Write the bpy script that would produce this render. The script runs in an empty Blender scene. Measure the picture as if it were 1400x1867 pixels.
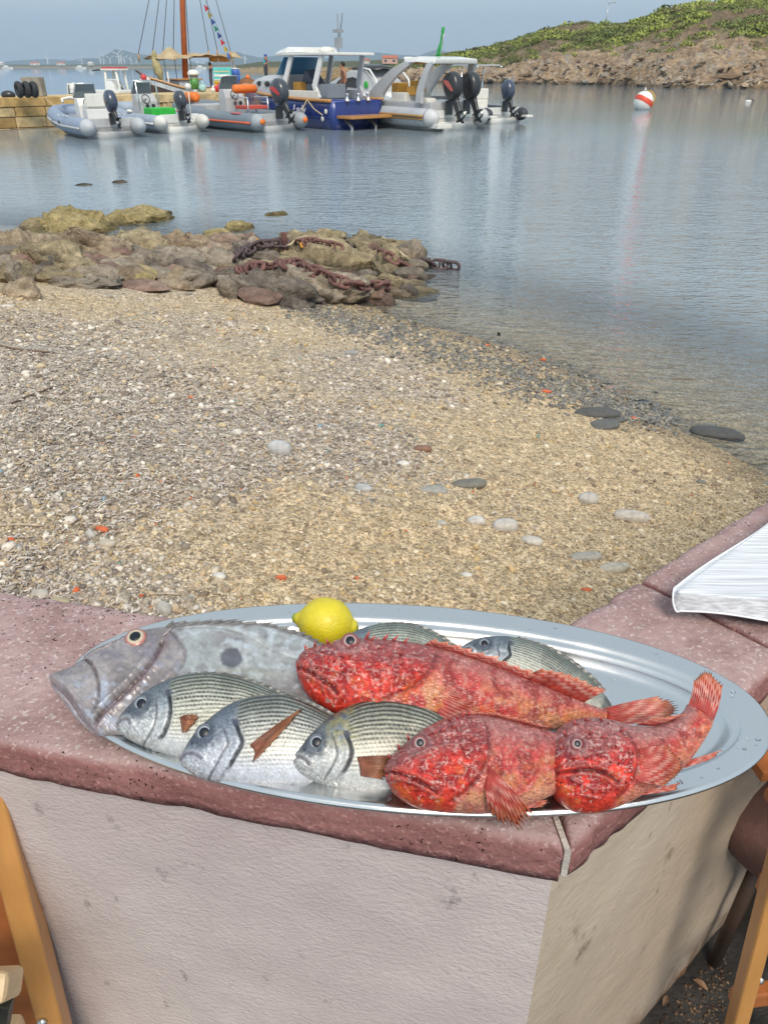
import bpy, bmesh, math, random
import numpy as np
from mathutils import Vector, Matrix
from mathutils.bvhtree import BVHTree

sc = bpy.context.scene
C = sc.collection
R = math.radians
H = 2.10                                   # camera height above the sea
PITCH = math.atan((933.5 - 120.0) / 1400.0)

# ------------------------------------------------------------------ camera
cam_d = bpy.data.cameras.new('camera')
cam = bpy.data.objects.new('camera', cam_d)
C.objects.link(cam)
cam_d.sensor_fit = 'HORIZONTAL'
cam_d.sensor_width = 36.0
cam_d.lens = 36.0
cam_d.clip_start = 0.02
cam_d.clip_end = 30000
cam.location = (0, 0, H)
cam.rotation_euler = (R(90) - PITCH, 0, 0)
sc.camera = cam

# ------------------------------------------------------------------ sky, sun, exposure
SUN_EL, SUN_AZ = 50.0, 168.0              # behind the viewer, a little to the right
world = bpy.data.worlds.new('World')
sc.world = world
world.use_nodes = True
wn, wl = world.node_tree.nodes, world.node_tree.links
wn.clear()
w_out = wn.new('ShaderNodeOutputWorld')
w_bg = wn.new('ShaderNodeBackground')
w_sky = wn.new('ShaderNodeTexSky')
w_sky.sky_type = 'NISHITA'
w_sky.sun_disc = False
w_sky.sun_elevation = R(SUN_EL)
w_sky.sun_rotation = R(SUN_AZ)
w_sky.air_density = 1.0
w_sky.dust_density = 2.0
w_tc = wn.new('ShaderNodeTexCoord')
w_map = wn.new('ShaderNodeMapping')
w_map.inputs['Scale'].default_value = (1, 1, 3.2)
w_noise = wn.new('ShaderNodeTexNoise')
w_noise.inputs['Scale'].default_value = 2.3
w_noise.inputs['Detail'].default_value = 6
w_noise.inputs['Roughness'].default_value = 0.55
w_ramp = wn.new('ShaderNodeValToRGB')
w_ramp.color_ramp.elements[0].position = 0.3
w_ramp.color_ramp.elements[0].color = (5.3, 6.45, 7.1, 1)
w_ramp.color_ramp.elements[1].position = 0.75
w_ramp.color_ramp.elements[1].color = (6.5, 7.2, 7.5, 1)
w_mix = wn.new('ShaderNodeMixRGB')
w_mix.inputs['Fac'].default_value = 0.72
wl.new(w_tc.outputs['Generated'], w_map.inputs['Vector'])
wl.new(w_map.outputs['Vector'], w_noise.inputs['Vector'])
wl.new(w_noise.outputs['Fac'], w_ramp.inputs['Fac'])
wl.new(w_sky.outputs['Color'], w_mix.inputs['Color1'])
wl.new(w_ramp.outputs['Color'], w_mix.inputs['Color2'])
wl.new(w_mix.outputs['Color'], w_bg.inputs['Color'])
w_bg.inputs['Strength'].default_value = 0.10
wl.new(w_bg.outputs['Background'], w_out.inputs['Surface'])

sun_d = bpy.data.lights.new('sun', 'SUN')
sun_d.energy = 2.2
sun_d.angle = R(24)
sun_d.color = (1.0, 0.90, 0.76)
sun = bpy.data.objects.new('sun', sun_d)
C.objects.link(sun)
_a, _e = R(SUN_AZ), R(SUN_EL)
_sd = Vector((math.sin(_a) * math.cos(_e), math.cos(_a) * math.cos(_e), math.sin(_e)))
sun.rotation_euler = _sd.to_track_quat('Z', 'Y').to_euler()

sc.view_settings.view_transform = 'Standard'
sc.view_settings.look = 'None'
sc.view_settings.gamma = 1.0
sc.view_settings.use_curve_mapping = False
sc.view_settings.exposure = 0.54
sc.cycles.use_denoising = True
sc.cycles.max_bounces = 7
sc.cycles.diffuse_bounces = 3
sc.cycles.glossy_bounces = 3
sc.cycles.transparent_max_bounces = 8
sc.cycles.caustics_reflective = False
sc.cycles.caustics_refractive = False
sc.cycles.volume_bounces = 0

# ------------------------------------------------------------------ picture geometry, used only to find where things stand
F = 1400.0
_cp, _sp = math.cos(PITCH), math.sin(PITCH)
def ray(px, py):
    x = (np.asarray(px, float) - 700) / F
    y = -(np.asarray(py, float) - 933.5) / F
    return np.stack(np.broadcast_arrays(x, _cp + y * _sp, -_sp + y * _cp), -1)
CAM = np.array([0, 0, H])
def U(px, py, z):                          # the point of height z seen at a pixel
    d = ray(px, py)
    t = (np.asarray(z) - H) / d[..., 2]
    return CAM + d * t[..., None]
def at(px, py, Y):                         # the point at distance Y seen at a pixel
    d = ray(px, py)
    return CAM + d * (Y / d[..., 1])[..., None]
def proj(P):
    P = np.asarray(P, float)
    x, y, z = P[..., 0], P[..., 1], P[..., 2] - H
    d = y * _cp - z * _sp
    u = y * _sp + z * _cp
    return 700 + F * x / d, 933.5 - F * u / d

# ------------------------------------------------------------------ noise
def _h(ix, iy, iz, s):
    n = (ix.astype(np.int64) * 374761393 + iy.astype(np.int64) * 668265263 + iz.astype(np.int64) * 2147483647 + s * 974711) & 0xffffffff
    n = ((n ^ (n >> 13)) * 1274126177) & 0xffffffff
    n = ((n ^ (n >> 16)) * 2246822519) & 0xffffffff
    return ((n ^ (n >> 15)) & 0xffffff) / float(0xffffff)
def vn(p, s=0):
    p = np.asarray(p, float)
    i = np.floor(p).astype(np.int64)
    f = p - i
    f = f * f * (3 - 2 * f)
    x, y, z = i[..., 0], i[..., 1], i[..., 2]
    fx, fy, fz = f[..., 0], f[..., 1], f[..., 2]
    def c(a, b, d): return _h(x + a, y + b, z + d, s)
    x00 = c(0,0,0) * (1 - fx) + c(1,0,0) * fx
    x10 = c(0,1,0) * (1 - fx) + c(1,1,0) * fx
    x01 = c(0,0,1) * (1 - fx) + c(1,0,1) * fx
    x11 = c(0,1,1) * (1 - fx) + c(1,1,1) * fx
    return (x00 * (1 - fy) + x10 * fy) * (1 - fz) + (x01 * (1 - fy) + x11 * fy) * fz
def fbm(p, o=4, s=0, ridged=False):
    p = np.asarray(p, float)
    r = np.zeros(p.shape[:-1]); a, tot = 1.0, 0.0
    for k in range(o):
        v = vn(p * 2.03 ** k + 17.3 * k, s + k)
        if ridged: v = 1 - np.abs(2 * v - 1)
        r += a * v; tot += a; a *= 0.5
    return r / tot
def sm(a, b, x):
    t = np.clip((np.asarray(x, float) - a) / (b - a), 0, 1)
    return t * t * (3 - 2 * t)
def mixc(a, b, t):
    a = np.asarray(a, float); b = np.asarray(b, float)
    t = np.asarray(t, float)[..., None]
    return a * (1 - t) + b * t
def P3(x, y, z=0.0):
    return np.stack(np.broadcast_arrays(x, y, z), -1).astype(float)

# ------------------------------------------------------------------ materials
MATS = {}
def mat(name, col=(.5,.5,.5), rough=.5, metal=0, nscale=0, namt=.25, bump=0, bscale=40, coat=0, spec=.5, alpha=1, trans=0, vcol=False, stretch=None, emit=0, bdist=.01):
    if name in MATS: return MATS[name]
    m = bpy.data.materials.new(name); m.use_nodes = True
    N, L = m.node_tree.nodes, m.node_tree.links
    b = N['Principled BSDF']
    b.inputs['Base Color'].default_value = (*col, 1)
    b.inputs['Roughness'].default_value = rough
    b.inputs['Metallic'].default_value = metal
    b.inputs['Specular IOR Level'].default_value = spec
    b.inputs['Coat Weight'].default_value = coat
    b.inputs['Coat Roughness'].default_value = .12
    b.inputs['Alpha'].default_value = alpha
    b.inputs['Transmission Weight'].default_value = trans
    tc = N.new('ShaderNodeTexCoord'); mp = N.new('ShaderNodeMapping')
    L.new(tc.outputs['Object'], mp.inputs['Vector'])
    if stretch: mp.inputs['Scale'].default_value = stretch
    src = None
    if vcol:
        at_ = N.new('ShaderNodeAttribute'); at_.attribute_name = 'Col'
        src = at_.outputs['Color']
    if nscale:
        n = N.new('ShaderNodeTexNoise'); n.inputs['Scale'].default_value = nscale
        n.inputs['Detail'].default_value = 5; n.inputs['Roughness'].default_value = .6
        L.new(mp.outputs['Vector'], n.inputs['Vector'])
        mr = N.new('ShaderNodeMapRange')
        mr.inputs['From Min'].default_value = .3; mr.inputs['From Max'].default_value = .7
        mr.inputs['To Min'].default_value = 1 - namt; mr.inputs['To Max'].default_value = 1 + namt
        L.new(n.outputs['Fac'], mr.inputs['Value'])
        mx = N.new('ShaderNodeMixRGB'); mx.blend_type = 'MULTIPLY'; mx.inputs['Fac'].default_value = 1
        mx.inputs['Color1'].default_value = (*col, 1)
        if src: L.new(src, mx.inputs['Color1'])
        L.new(mr.outputs['Result'], mx.inputs['Color2'])
        src = mx.outputs['Color']
        mr2 = N.new('ShaderNodeMapRange')
        mr2.inputs['To Min'].default_value = max(0, rough - .12); mr2.inputs['To Max'].default_value = min(1, rough + .12)
        L.new(n.outputs['Fac'], mr2.inputs['Value']); L.new(mr2.outputs['Result'], b.inputs['Roughness'])
    if src: L.new(src, b.inputs['Base Color'])
    if bump:
        n2 = N.new('ShaderNodeTexNoise'); n2.inputs['Scale'].default_value = bscale
        n2.inputs['Detail'].default_value = 4; n2.inputs['Roughness'].default_value = .65
        L.new(mp.outputs['Vector'], n2.inputs['Vector'])
        bp = N.new('ShaderNodeBump'); bp.inputs['Strength'].default_value = bump; bp.inputs['Distance'].default_value = bdist
        L.new(n2.outputs['Fac'], bp.inputs['Height']); L.new(bp.outputs['Normal'], b.inputs['Normal'])
    MATS[name] = m
    return m

# ------------------------------------------------------------------ objects
def link(o, parent=None):
    C.objects.link(o)
    if parent is not None: o.parent = parent
    return o
def tag(o, label=None, cat=None, group=None, kind=None):
    if label: o['label'] = label
    if cat: o['category'] = cat
    if group: o['group'] = group
    if kind: o['kind'] = kind
    return o
def thing(name, label, cat, loc=(0,0,0), rotz=0, group=None):
    o = bpy.data.objects.new(name, None); C.objects.link(o)
    o.empty_display_size = .1
    o.location = loc; o.rotation_euler = (0, 0, rotz)
    return tag(o, label, cat, group)
def mesh_np(name, V, faces, m, parent=None, cols=None, smooth=True, mats=None, midx=None):
    me = bpy.data.meshes.new(name)
    V = np.asarray(V, float).reshape(-1, 3)
    if isinstance(faces, np.ndarray):
        nf, k = faces.shape
        me.vertices.add(len(V)); me.vertices.foreach_set('co', V.ravel())
        me.loops.add(nf * k); me.loops.foreach_set('vertex_index', faces.ravel().astype(np.int32))
        me.polygons.add(nf)
        me.polygons.foreach_set('loop_start', np.arange(0, nf * k, k, dtype=np.int32))
        try: me.polygons.foreach_set('loop_total', np.full(nf, k, dtype=np.int32))
        except Exception: pass
        me.update(calc_edges=True); me.validate()
    else:
        me.from_pydata([tuple(v) for v in V], [], faces); me.update()
    me.polygons.foreach_set('use_smooth', np.full(len(me.polygons), bool(smooth)))
    if cols is not None:
        a = me.color_attributes.new('Col', 'FLOAT_COLOR', 'POINT')
        cc = np.ones((len(V), 4), np.float32); cc[:, :3] = np.asarray(cols).reshape(-1, 3)
        a.data.foreach_set('color', cc.ravel())
    for mm in (mats or [m]): me.materials.append(mm)
    if midx is not None: me.polygons.foreach_set('material_index', np.asarray(midx, np.int32))
    o = bpy.data.objects.new(name, me)
    return link(o, parent)
def grid_faces(n, m, wrap=False):
    i, j = np.meshgrid(np.arange(n - 1), np.arange(m if wrap else m - 1), indexing='ij')
    j2 = (j + 1) % m
    return np.stack([i * m + j, (i + 1) * m + j, (i + 1) * m + j2, i * m + j2], -1).reshape(-1, 4)

class MB:                                   # collects shapes; build() links them as one mesh
    def __init__(s): s.v, s.f = [], []
    def add(s, V, Fc):
        o = len(s.v); s.v += [tuple(map(float, p)) for p in V]
        s.f += [tuple(int(i) + o for i in f) for f in Fc]; return s
    def box(s, c, d, rot=None):
        V = [Vector((x * d[0] / 2, y * d[1] / 2, z * d[2] / 2)) for x in (-1, 1) for y in (-1, 1) for z in (-1, 1)]
        if rot is not None: V = [rot @ v for v in V]
        V = [v + Vector(c) for v in V]
        return s.add(V, [(0,1,3,2), (4,6,7,5), (0,4,5,1), (2,3,7,6), (0,2,6,4), (1,5,7,3)])
    def bar(s, p, q, w, h, up=(0,0,1)):
        p, q = Vector(p), Vector(q); x = (q - p).normalized()
        y = Vector(up).cross(x)
        if y.length < 1e-4: y = Vector((0,1,0)).cross(x)
        y.normalize(); z = x.cross(y)
        return s.box((p + q) / 2, ((q - p).length, w, h), Matrix((x, y, z)).transposed())
    def tube(s, pts, r, n=8, caps=True, closed=False):
        pts = [Vector(p) for p in pts]; k = len(pts)
        rr = r if hasattr(r, '__len__') else [r] * k
        rings = []; last = None
        for i, p in enumerate(pts):
            a = pts[(i - 1) % k] if closed else pts[max(i - 1, 0)]
            b = pts[(i + 1) % k] if closed else pts[min(i + 1, k - 1)]
            t = (b - a).normalized() if (b - a).length > 1e-9 else Vector((0,0,1))
            if last is None:
                u = Vector((0,0,1)) if abs(t.z) < .9 else Vector((1,0,0))
            else: u = last
            u = (u - t * u.dot(t)).normalized(); last = u
            w = t.cross(u)
            rings.append([p + (u * math.cos(2*math.pi*j/n) + w * math.sin(2*math.pi*j/n)) * rr[i] for j in range(n)])
        return s.loft(rings, caps and not closed, closed)
    def loft(s, rings, caps=True, closed=False, open_ring=False):
        n = len(rings[0]); k = len(rings)
        V = [p for r_ in rings for p in r_]; Fc = []
        for i in range(k if closed else k - 1):
            for j in range(n - 1 if open_ring else n):
                a, b = i * n + j, i * n + (j + 1) % n
                c, d = ((i + 1) % k) * n + (j + 1) % n, ((i + 1) % k) * n + j
                Fc.append((a, b, c, d))
        if caps:
            Fc.append(tuple(range(n))[::-1]); Fc.append(tuple(range((k - 1) * n, k * n)))
        return s.add(V, Fc)
    def ell(s, c, rx, ry, rz, nu=14, nv=9, rot=None):
        V = [(0, 0, -rz)]
        for i in range(1, nv):
            ph = -math.pi / 2 + math.pi * i / nv
            for j in range(nu):
                th = 2 * math.pi * j / nu
                V.append((rx * math.cos(ph) * math.cos(th), ry * math.cos(ph) * math.sin(th), rz * math.sin(ph)))
        V.append((0, 0, rz))
        V = [Vector(p) for p in V]
        if rot is not None: V = [rot @ p for p in V]
        V = [p + Vector(c) for p in V]
        Fc = []
        for j in range(nu):
            Fc.append((0, 1 + (j + 1) % nu, 1 + j))
            for i in range(nv - 2):
                a = 1 + i * nu
                Fc.append((a + j, a + (j + 1) % nu, a + nu + (j + 1) % nu, a + nu + j))
            a = 1 + (nv - 2) * nu
            Fc.append((a + j, a + (j + 1) % nu, len(V) - 1))
        return s.add(V, Fc)
    def lathe(s, prof, c=(0,0,0), n=20, axis='z'):
        rings = []
        for r_, z in prof:
            ring = []
            for j in range(n):
                t = 2 * math.pi * j / n
                p = Vector((r_ * math.cos(t), r_ * math.sin(t), z))
                if axis == 'y': p = Vector((p.x, p.z, -p.y))
                if axis == 'x': p = Vector((p.z, p.x, p.y))
                ring.append(p + Vector(c))
            rings.append(ring)
        return s.loft(rings)
    def prism(s, poly, z0, z1):
        n = len(poly)
        V = [(x, y, z0) for x, y in poly] + [(x, y, z1) for x, y in poly]
        return s.add(V, [tuple(range(n))[::-1], tuple(range(n, 2 * n))] + [(i, (i + 1) % n, n + (i + 1) % n, n + i) for i in range(n)])
    def build(s, name, m, parent=None, smooth=False, bevel=0, off=None, sub=0, seg=2):
        me = bpy.data.meshes.new(name)
        V = s.v
        if off is not None: V = [(p[0] - off[0], p[1] - off[1], p[2] - off[2]) for p in V]
        me.from_pydata(V, [], s.f); me.update()
        if smooth: me.polygons.foreach_set('use_smooth', np.full(len(me.polygons), True))
        bm = bmesh.new(); bm.from_mesh(me); bmesh.ops.recalc_face_normals(bm, faces=bm.faces)
        if bevel:
            ed = [e for e in bm.edges if len(e.link_faces) == 2 and e.calc_face_angle(0) > .6]
            bmesh.ops.bevel(bm, geom=ed, offset=bevel, segments=seg, profile=.7, affect='EDGES', clamp_overlap=True)
        bm.to_mesh(me); bm.free()
        me.materials.append(m)
        o = bpy.data.objects.new(name, me); link(o, parent)
        if sub:
            md = o.modifiers.new('sub', 'SUBSURF'); md.levels = md.render_levels = sub
        return o
def B(): return MB()
def cat(P, n):                              # Catmull-Rom through the points
    P = np.asarray(P, float); k = len(P)
    t = np.linspace(0, k - 1, n); i = np.minimum(t.astype(int), k - 2); f = (t - i)[:, None]
    Q = np.vstack([2 * P[0] - P[1], P, 2 * P[-1] - P[-2]])
    a, b, c, d = Q[i], Q[i + 1], Q[i + 2], Q[i + 3]
    return .5 * (2 * b + (c - a) * f + (2 * a - 5 * b + 4 * c - d) * f ** 2 + (3 * b - a - 3 * c + d) * f ** 3)
def segdist(X, Y, poly):
    best = np.full(np.shape(X), 1e9); side = np.zeros(np.shape(X))
    for (ax, ay), (bx, by) in zip(poly[:-1], poly[1:]):
        dx, dy = bx - ax, by - ay
        t = np.clip(((X - ax) * dx + (Y - ay) * dy) / (dx * dx + dy * dy + 1e-12), 0, 1)
        d = np.hypot(X - ax - t * dx, Y - ay - t * dy)
        cr = dx * (Y - ay) - dy * (X - ax)
        m_ = d < best
        best = np.where(m_, d, best); side = np.where(m_, np.sign(cr), side)
    return best, side
rng = np.random.default_rng(7)
random.seed(7)
# ================================================================== THE GROUND
SH = [(-30,17), (-14,13.5), (-9,12.2), (-6,11.5), (-4,10.9), (-2.2,9.9), (-.9,8.8), (-.2,7.9), (.05,7.5), (.6,6.95), (1.17,6.34), (1.6,5.6), (1.9,4.92), (2.28,4.06), (2.9,2.6), (3.6,.8), (4.6,-2)]
_shx = np.array([p[0] for p in SH]); _shy = np.array([p[1] for p in SH])
def shore_d(x, y):                          # metres to the waterline, positive on land
    d, _ = segdist(x, y, SH)
    return np.where(y < np.interp(x, _shx, _shy), d, -d)
def gz(x, y):
    x = np.asarray(x, float); y = np.asarray(y, float)
    d = shore_d(x, y)
    land = .155 * d + .012 * d * d
    land = np.where(land > .85, .85 + .25 * (1 - np.exp(-(land - .85) / .25)), land)
    sea = -.085 * -d - .018 * d * d
    z = np.where(d > 0, land, np.maximum(sea, -3.2))
    p = P3(x, y, 0)
    amp = sm(.1, 1.2, d)
    z = z + (fbm(p * 1.1, 3, 3) - .5) * (.02 + .09 * amp) + (fbm(p * 6, 3, 5) - .5) * (.012 + .03 * amp)
    return z
def G(px, py):                              # the ground seen at a pixel
    z = np.full(np.shape(px), .4)
    for _ in range(14):
        p = U(px, py, z); z = .5 * z + .5 * gz(p[..., 0], p[..., 1])
    return U(px, py, z)

# wall plan (coping): left arm and right arm of the low wall
ZC = 1.505                                  # top of the coping
K = 1.0
def cp(px, py, z=ZC): return U(px, py, z)[:2]
_oc = cp(1026, 1612, ZC - .05)              # outer corner
_ul = np.array([-.976, .217]); _ul /= np.linalg.norm(_ul)
_ur = np.array([.772, .636]); _ur /= np.linalg.norm(_ur)
_nl = np.array([.217, .976]); _nr = np.array([-.636, .772])
WL, WR = .232, .205
def isect(p, u, q, w):
    A_ = np.array([[u[0], -w[0]], [u[1], -w[1]]]); s_ = np.linalg.solve(A_, np.asarray(q) - np.asarray(p)); return np.asarray(p) + u * s_[0]
_ic = isect(_oc + _nl * WL, _ul, _oc + _nr * WR, _ur)     # inner (beach-side) corner
def wall_line(t_, arm, w): return _oc + (_ul if arm == 'l' else _ur) * t_ + (_nl if arm == 'l' else _nr) * w

# beach sheet
def axis(a, b, n, c, k):
    t = np.linspace(0, 1, n); return a + (b - a) * t
xs = np.concatenate([np.linspace(-9, -4, 60), np.linspace(-3.97, 3.4, 290), np.linspace(3.45, 6, 30)])
ys = np.concatenate([np.linspace(-2, .5, 14), np.linspace(.52, 6.0, 240), np.linspace(6.03, 13, 200), np.linspace(13.2, 26, 40)])
gx, gy = np.meshgrid(xs, ys, indexing='ij')
gzv = gz(gx, gy)
sd = shore_d(gx, gy)
Fg = grid_faces(len(xs), len(ys))
cx = gx.ravel()[Fg].mean(1); cy = gy.ravel()[Fg].mean(1)
# leave the terrace side of the wall out
ml = ((cx - _oc[0]) * _nl[0] + (cy - _oc[1]) * _nl[1]) > .1
mr_ = ((cx - _oc[0]) * _nr[0] + (cy - _oc[1]) * _nr[1]) > .1
Fg = Fg[ml & mr_]
pg = P3(gx, gy, 0)
def drift(x, y):                            # where shell and seagrass debris has drifted: towards the left
    return .8 * fbm(P3(x, y) * np.array([.9, .9, 1]), 3, 11) + .1 + .32 * sm(.16, -.28, x / (y + .6)) * sm(5.6, 3.8, y + .25 * x) + .10 * sm(2.4, 1.6, y) - .13
n1 = drift(gx, gy); n2 = fbm(pg * 7, 3, 12); n3 = fbm(pg * 32, 2, 13)
tan = np.array([.50, .385, .245]); grey = np.array([.40, .345, .285]); ochre = np.array([.48, .37, .235])
litter = sm(.3, .8, n1)
col = mixc(tan, grey, litter)
col = mixc(col, ochre, .5 * sm(.45, .7, n2) * (1 - litter))
col = col * (.72 + .5 * n3[..., None])
wet = sm(.55, .05, sd + .35 * (n2 - .5)) * (.25 + .75 * sm(-.35, .0, sd))
col = col * (1 - .42 * wet[..., None])
deep = sm(.0, 4.5, -sd)
col = mixc(col, np.array([.47, .48, .47]), deep)
def beach_mat(name, grain=True):
    m = bpy.data.materials.new(name); m.use_nodes = True
    N, L = m.node_tree.nodes, m.node_tree.links
    b = N['Principled BSDF']; b.inputs['Roughness'].default_value = .85; b.inputs['Specular IOR Level'].default_value = .3
    a = N.new('ShaderNodeAttribute'); a.attribute_name = 'Col'
    tc = N.new('ShaderNodeTexCoord')
    v = N.new('ShaderNodeTexVoronoi'); v.inputs['Scale'].default_value = 95
    v2 = N.new('ShaderNodeTexVoronoi'); v2.inputs['Scale'].default_value = 34
    n = N.new('ShaderNodeTexNoise'); n.inputs['Scale'].default_value = 60; n.inputs['Detail'].default_value = 6
    for q in (v, v2, n): L.new(tc.outputs['Object'], q.inputs['Vector'])
    hs = N.new('ShaderNodeSeparateColor'); L.new(v.outputs['Color'], hs.inputs['Color'])
    mr = N.new('ShaderNodeMapRange'); mr.inputs['To Min'].default_value = .5; mr.inputs['To Max'].default_value = 1.45
    L.new(hs.outputs['Red'], mr.inputs['Value'])
    hs2 = N.new('ShaderNodeSeparateColor'); L.new(v2.outputs['Color'], hs2.inputs['Color'])
    mr2 = N.new('ShaderNodeMapRange'); mr2.inputs['To Min'].default_value = .78; mr2.inputs['To Max'].default_value = 1.2
    L.new(hs2.outputs['Green'], mr2.inputs['Value'])
    mu = N.new('ShaderNodeMath'); mu.operation = 'MULTIPLY'; L.new(mr.outputs[0], mu.inputs[0]); L.new(mr2.outputs[0], mu.inputs[1])
    mx = N.new('ShaderNodeMixRGB'); mx.blend_type = 'MULTIPLY'; mx.inputs['Fac'].default_value = 1
    L.new(a.outputs['Color'], mx.inputs['Color1']); L.new(mu.outputs[0], mx.inputs['Color2'])
    L.new(mx.outputs['Color'], b.inputs['Base Color'])
    bp = N.new('ShaderNodeBump'); bp.inputs['Strength'].default_value = .7; bp.inputs['Distance'].default_value = .006
    ad = N.new('ShaderNodeMath'); ad.operation = 'SUBTRACT'
    L.new(n.outputs['Fac'], ad.inputs[0]); L.new(v.outputs['Distance'], ad.inputs[1])
    L.new(ad.outputs[0], bp.inputs['Height']); L.new(bp.outputs['Normal'], b.inputs['Normal'])
    return m
m_beach = beach_mat('beach_sand')
beach = mesh_np('beach', P3(gx, gy, gzv), Fg, m_beach, cols=col)
tag(beach, kind='structure')
# sea floor further out
sx = np.array([-7000, -200, -40, -8.9, 5.9, 40, 200, 7000.]); sy = np.array([-40, 2, 25.9, 60, 200, 6400.])
SX, SY = np.meshgrid(sx, sy, indexing='ij')
fz = np.full(SX.shape, -3.6)
mesh_np('sea_floor', P3(SX, SY, fz), grid_faces(len(sx), len(sy)), mat('sea_floor', (.30,.37,.41), .9, nscale=.3, namt=.3))['kind'] = 'structure'

# ------------------------------------------------------------------ the sea
def water_mat():
    m = bpy.data.materials.new('sea_water'); m.use_nodes = True
    N, L = m.node_tree.nodes, m.node_tree.links
    N.remove(N['Principled BSDF']); out = N['Material Output']
    gl = N.new('ShaderNodeBsdfGlossy'); gl.inputs['Roughness'].default_value = .03; gl.inputs['Color'].default_value = (.93,.96,1,1)
    tr = N.new('ShaderNodeBsdfTransparent'); tr.inputs['Color'].default_value = (.92,.96,.98,1)
    fr = N.new('ShaderNodeFresnel'); fr.inputs['IOR'].default_value = 1.34
    mix = N.new('ShaderNodeMixShader')
    tc = N.new('ShaderNodeTexCoord')
    def noise(scale, sx_, sy_, rot, det):
        mp = N.new('ShaderNodeMapping'); mp.inputs['Scale'].default_value = (sx_, sy_, 1); mp.inputs['Rotation'].default_value = (0, 0, R(rot))
        n = N.new('ShaderNodeTexNoise'); n.inputs['Scale'].default_value = scale; n.inputs['Detail'].default_value = det; n.inputs['Roughness'].default_value = .55; n.inputs['Distortion'].default_value = .4
        L.new(tc.outputs['Object'], mp.inputs['Vector']); L.new(mp.outputs['Vector'], n.inputs['Vector']); return n
    a = noise(3.4, .55, 1.35, 24, 3); b = noise(9.5, .6, 1.5, 14, 2); c = noise(.7, .6, 1.2, 32, 2)
    g = noise(.05, 1, 1, 0, 2)                          # calmer and rougher patches
    mr = N.new('ShaderNodeMapRange'); mr.inputs['From Min'].default_value = .35; mr.inputs['From Max'].default_value = .65; mr.inputs['To Min'].default_value = .55; mr.inputs['To Max'].default_value = 1.2
    L.new(g.outputs['Fac'], mr.inputs['Value'])
    def mul(x, k):
        q = N.new('ShaderNodeMath'); q.operation = 'MULTIPLY'; L.new(x, q.inputs[0])
        if isinstance(k, float): q.inputs[1].default_value = k
        else: L.new(k, q.inputs[1])
        return q.outputs[0]
    def add(x, y):
        q = N.new('ShaderNodeMath'); q.operation = 'ADD'; L.new(x, q.inputs[0]); L.new(y, q.inputs[1]); return q.outputs[0]
    h = add(add(mul(a.outputs['Fac'], .050), mul(b.outputs['Fac'], .040)), mul(c.outputs['Fac'], .05))
    h = mul(h, mr.outputs[0])
    # the breeze ruffles the open right side of the bay; it is calmer towards the pier and further out
    sxy = N.new('ShaderNodeSeparateXYZ'); L.new(tc.outputs['Object'], sxy.inputs[0])
    def rng_(o_, a0, a1, b0, b1):
        q = N.new('ShaderNodeMapRange'); q.interpolation_type = 'SMOOTHSTEP'; q.inputs['From Min'].default_value = a0; q.inputs['From Max'].default_value = a1; q.inputs['To Min'].default_value = b0; q.inputs['To Max'].default_value = b1; L.new(o_, q.inputs['Value']); return q.outputs[0]
    h = mul(mul(h, rng_(sxy.outputs['X'], -4, 3.5, .5, 1.5)), rng_(sxy.outputs['Y'], 7, 32, 1.35, .14))
    bp = N.new('ShaderNodeBump'); bp.inputs['Strength'].default_value = 1; bp.inputs['Distance'].default_value = WAVE
    L.new(h, bp.inputs['Height'])
    for q in (gl, fr): L.new(bp.outputs['Normal'], q.inputs['Normal'])
    # deeper water is turbid: its own pale body colour takes over from the clear shallows
    df = N.new('ShaderNodeBsdfDiffuse'); df.inputs['Color'].default_value = (.26,.31,.34,1)
    de = N.new('ShaderNodeAttribute'); de.attribute_name = 'Col'; dx = N.new('ShaderNodeSeparateColor'); L.new(de.outputs['Color'], dx.inputs[0])
    bm = N.new('ShaderNodeMixShader'); L.new(dx.outputs['Red'], bm.inputs[0]); L.new(tr.outputs[0], bm.inputs[1]); L.new(df.outputs[0], bm.inputs[2])
    L.new(bp.outputs['Normal'], df.inputs['Normal'])
    L.new(fr.outputs[0], mix.inputs[0]); L.new(bm.outputs[0], mix.inputs[1]); L.new(gl.outputs[0], mix.inputs[2])
    L.new(mix.outputs[0], out.inputs['Surface'])
    return m
WAVE = .50
wx = np.concatenate([[-6500, -600, -60], np.linspace(-30, -8, 12), np.linspace(-7.5, 5, 60), np.linspace(5.5, 30, 12), [60, 600, 6500.]])
wy = np.concatenate([[-30], np.linspace(1.5, 16, 60), np.linspace(17, 60, 12), [200, 1200, 6300.]])
WX, WY = np.meshgrid(wx, wy, indexing='ij')
mesh_np('sea', P3(WX, WY, 0.0), grid_faces(len(wx), len(wy)), water_mat(), cols=np.repeat((.96 * sm(.1, 3.6, -shore_d(WX, WY))).reshape(-1, 1), 3, 1))['kind'] = 'structure'

# ------------------------------------------------------------------ terrace floor
ZF = .75
q0 = wall_line(0, 'l', .05)
tf = [tuple(wall_line(3.2, 'l', .1)), tuple(isect(_oc + _nl * .1, _ul, _oc + _nr * .1, _ur)), tuple(wall_line(4.5, 'r', .1)), (4.8, -2.5), (-4, -2.5)]
m_floor = mat('terrace_floor', (.035,.032,.030), .55, nscale=9, namt=.75, bump=.6, bscale=25)
fl = B(); fl.prism(tf, ZF - .2, ZF)
tag(fl.build('terrace_floor', m_floor), kind='structure')

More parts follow.
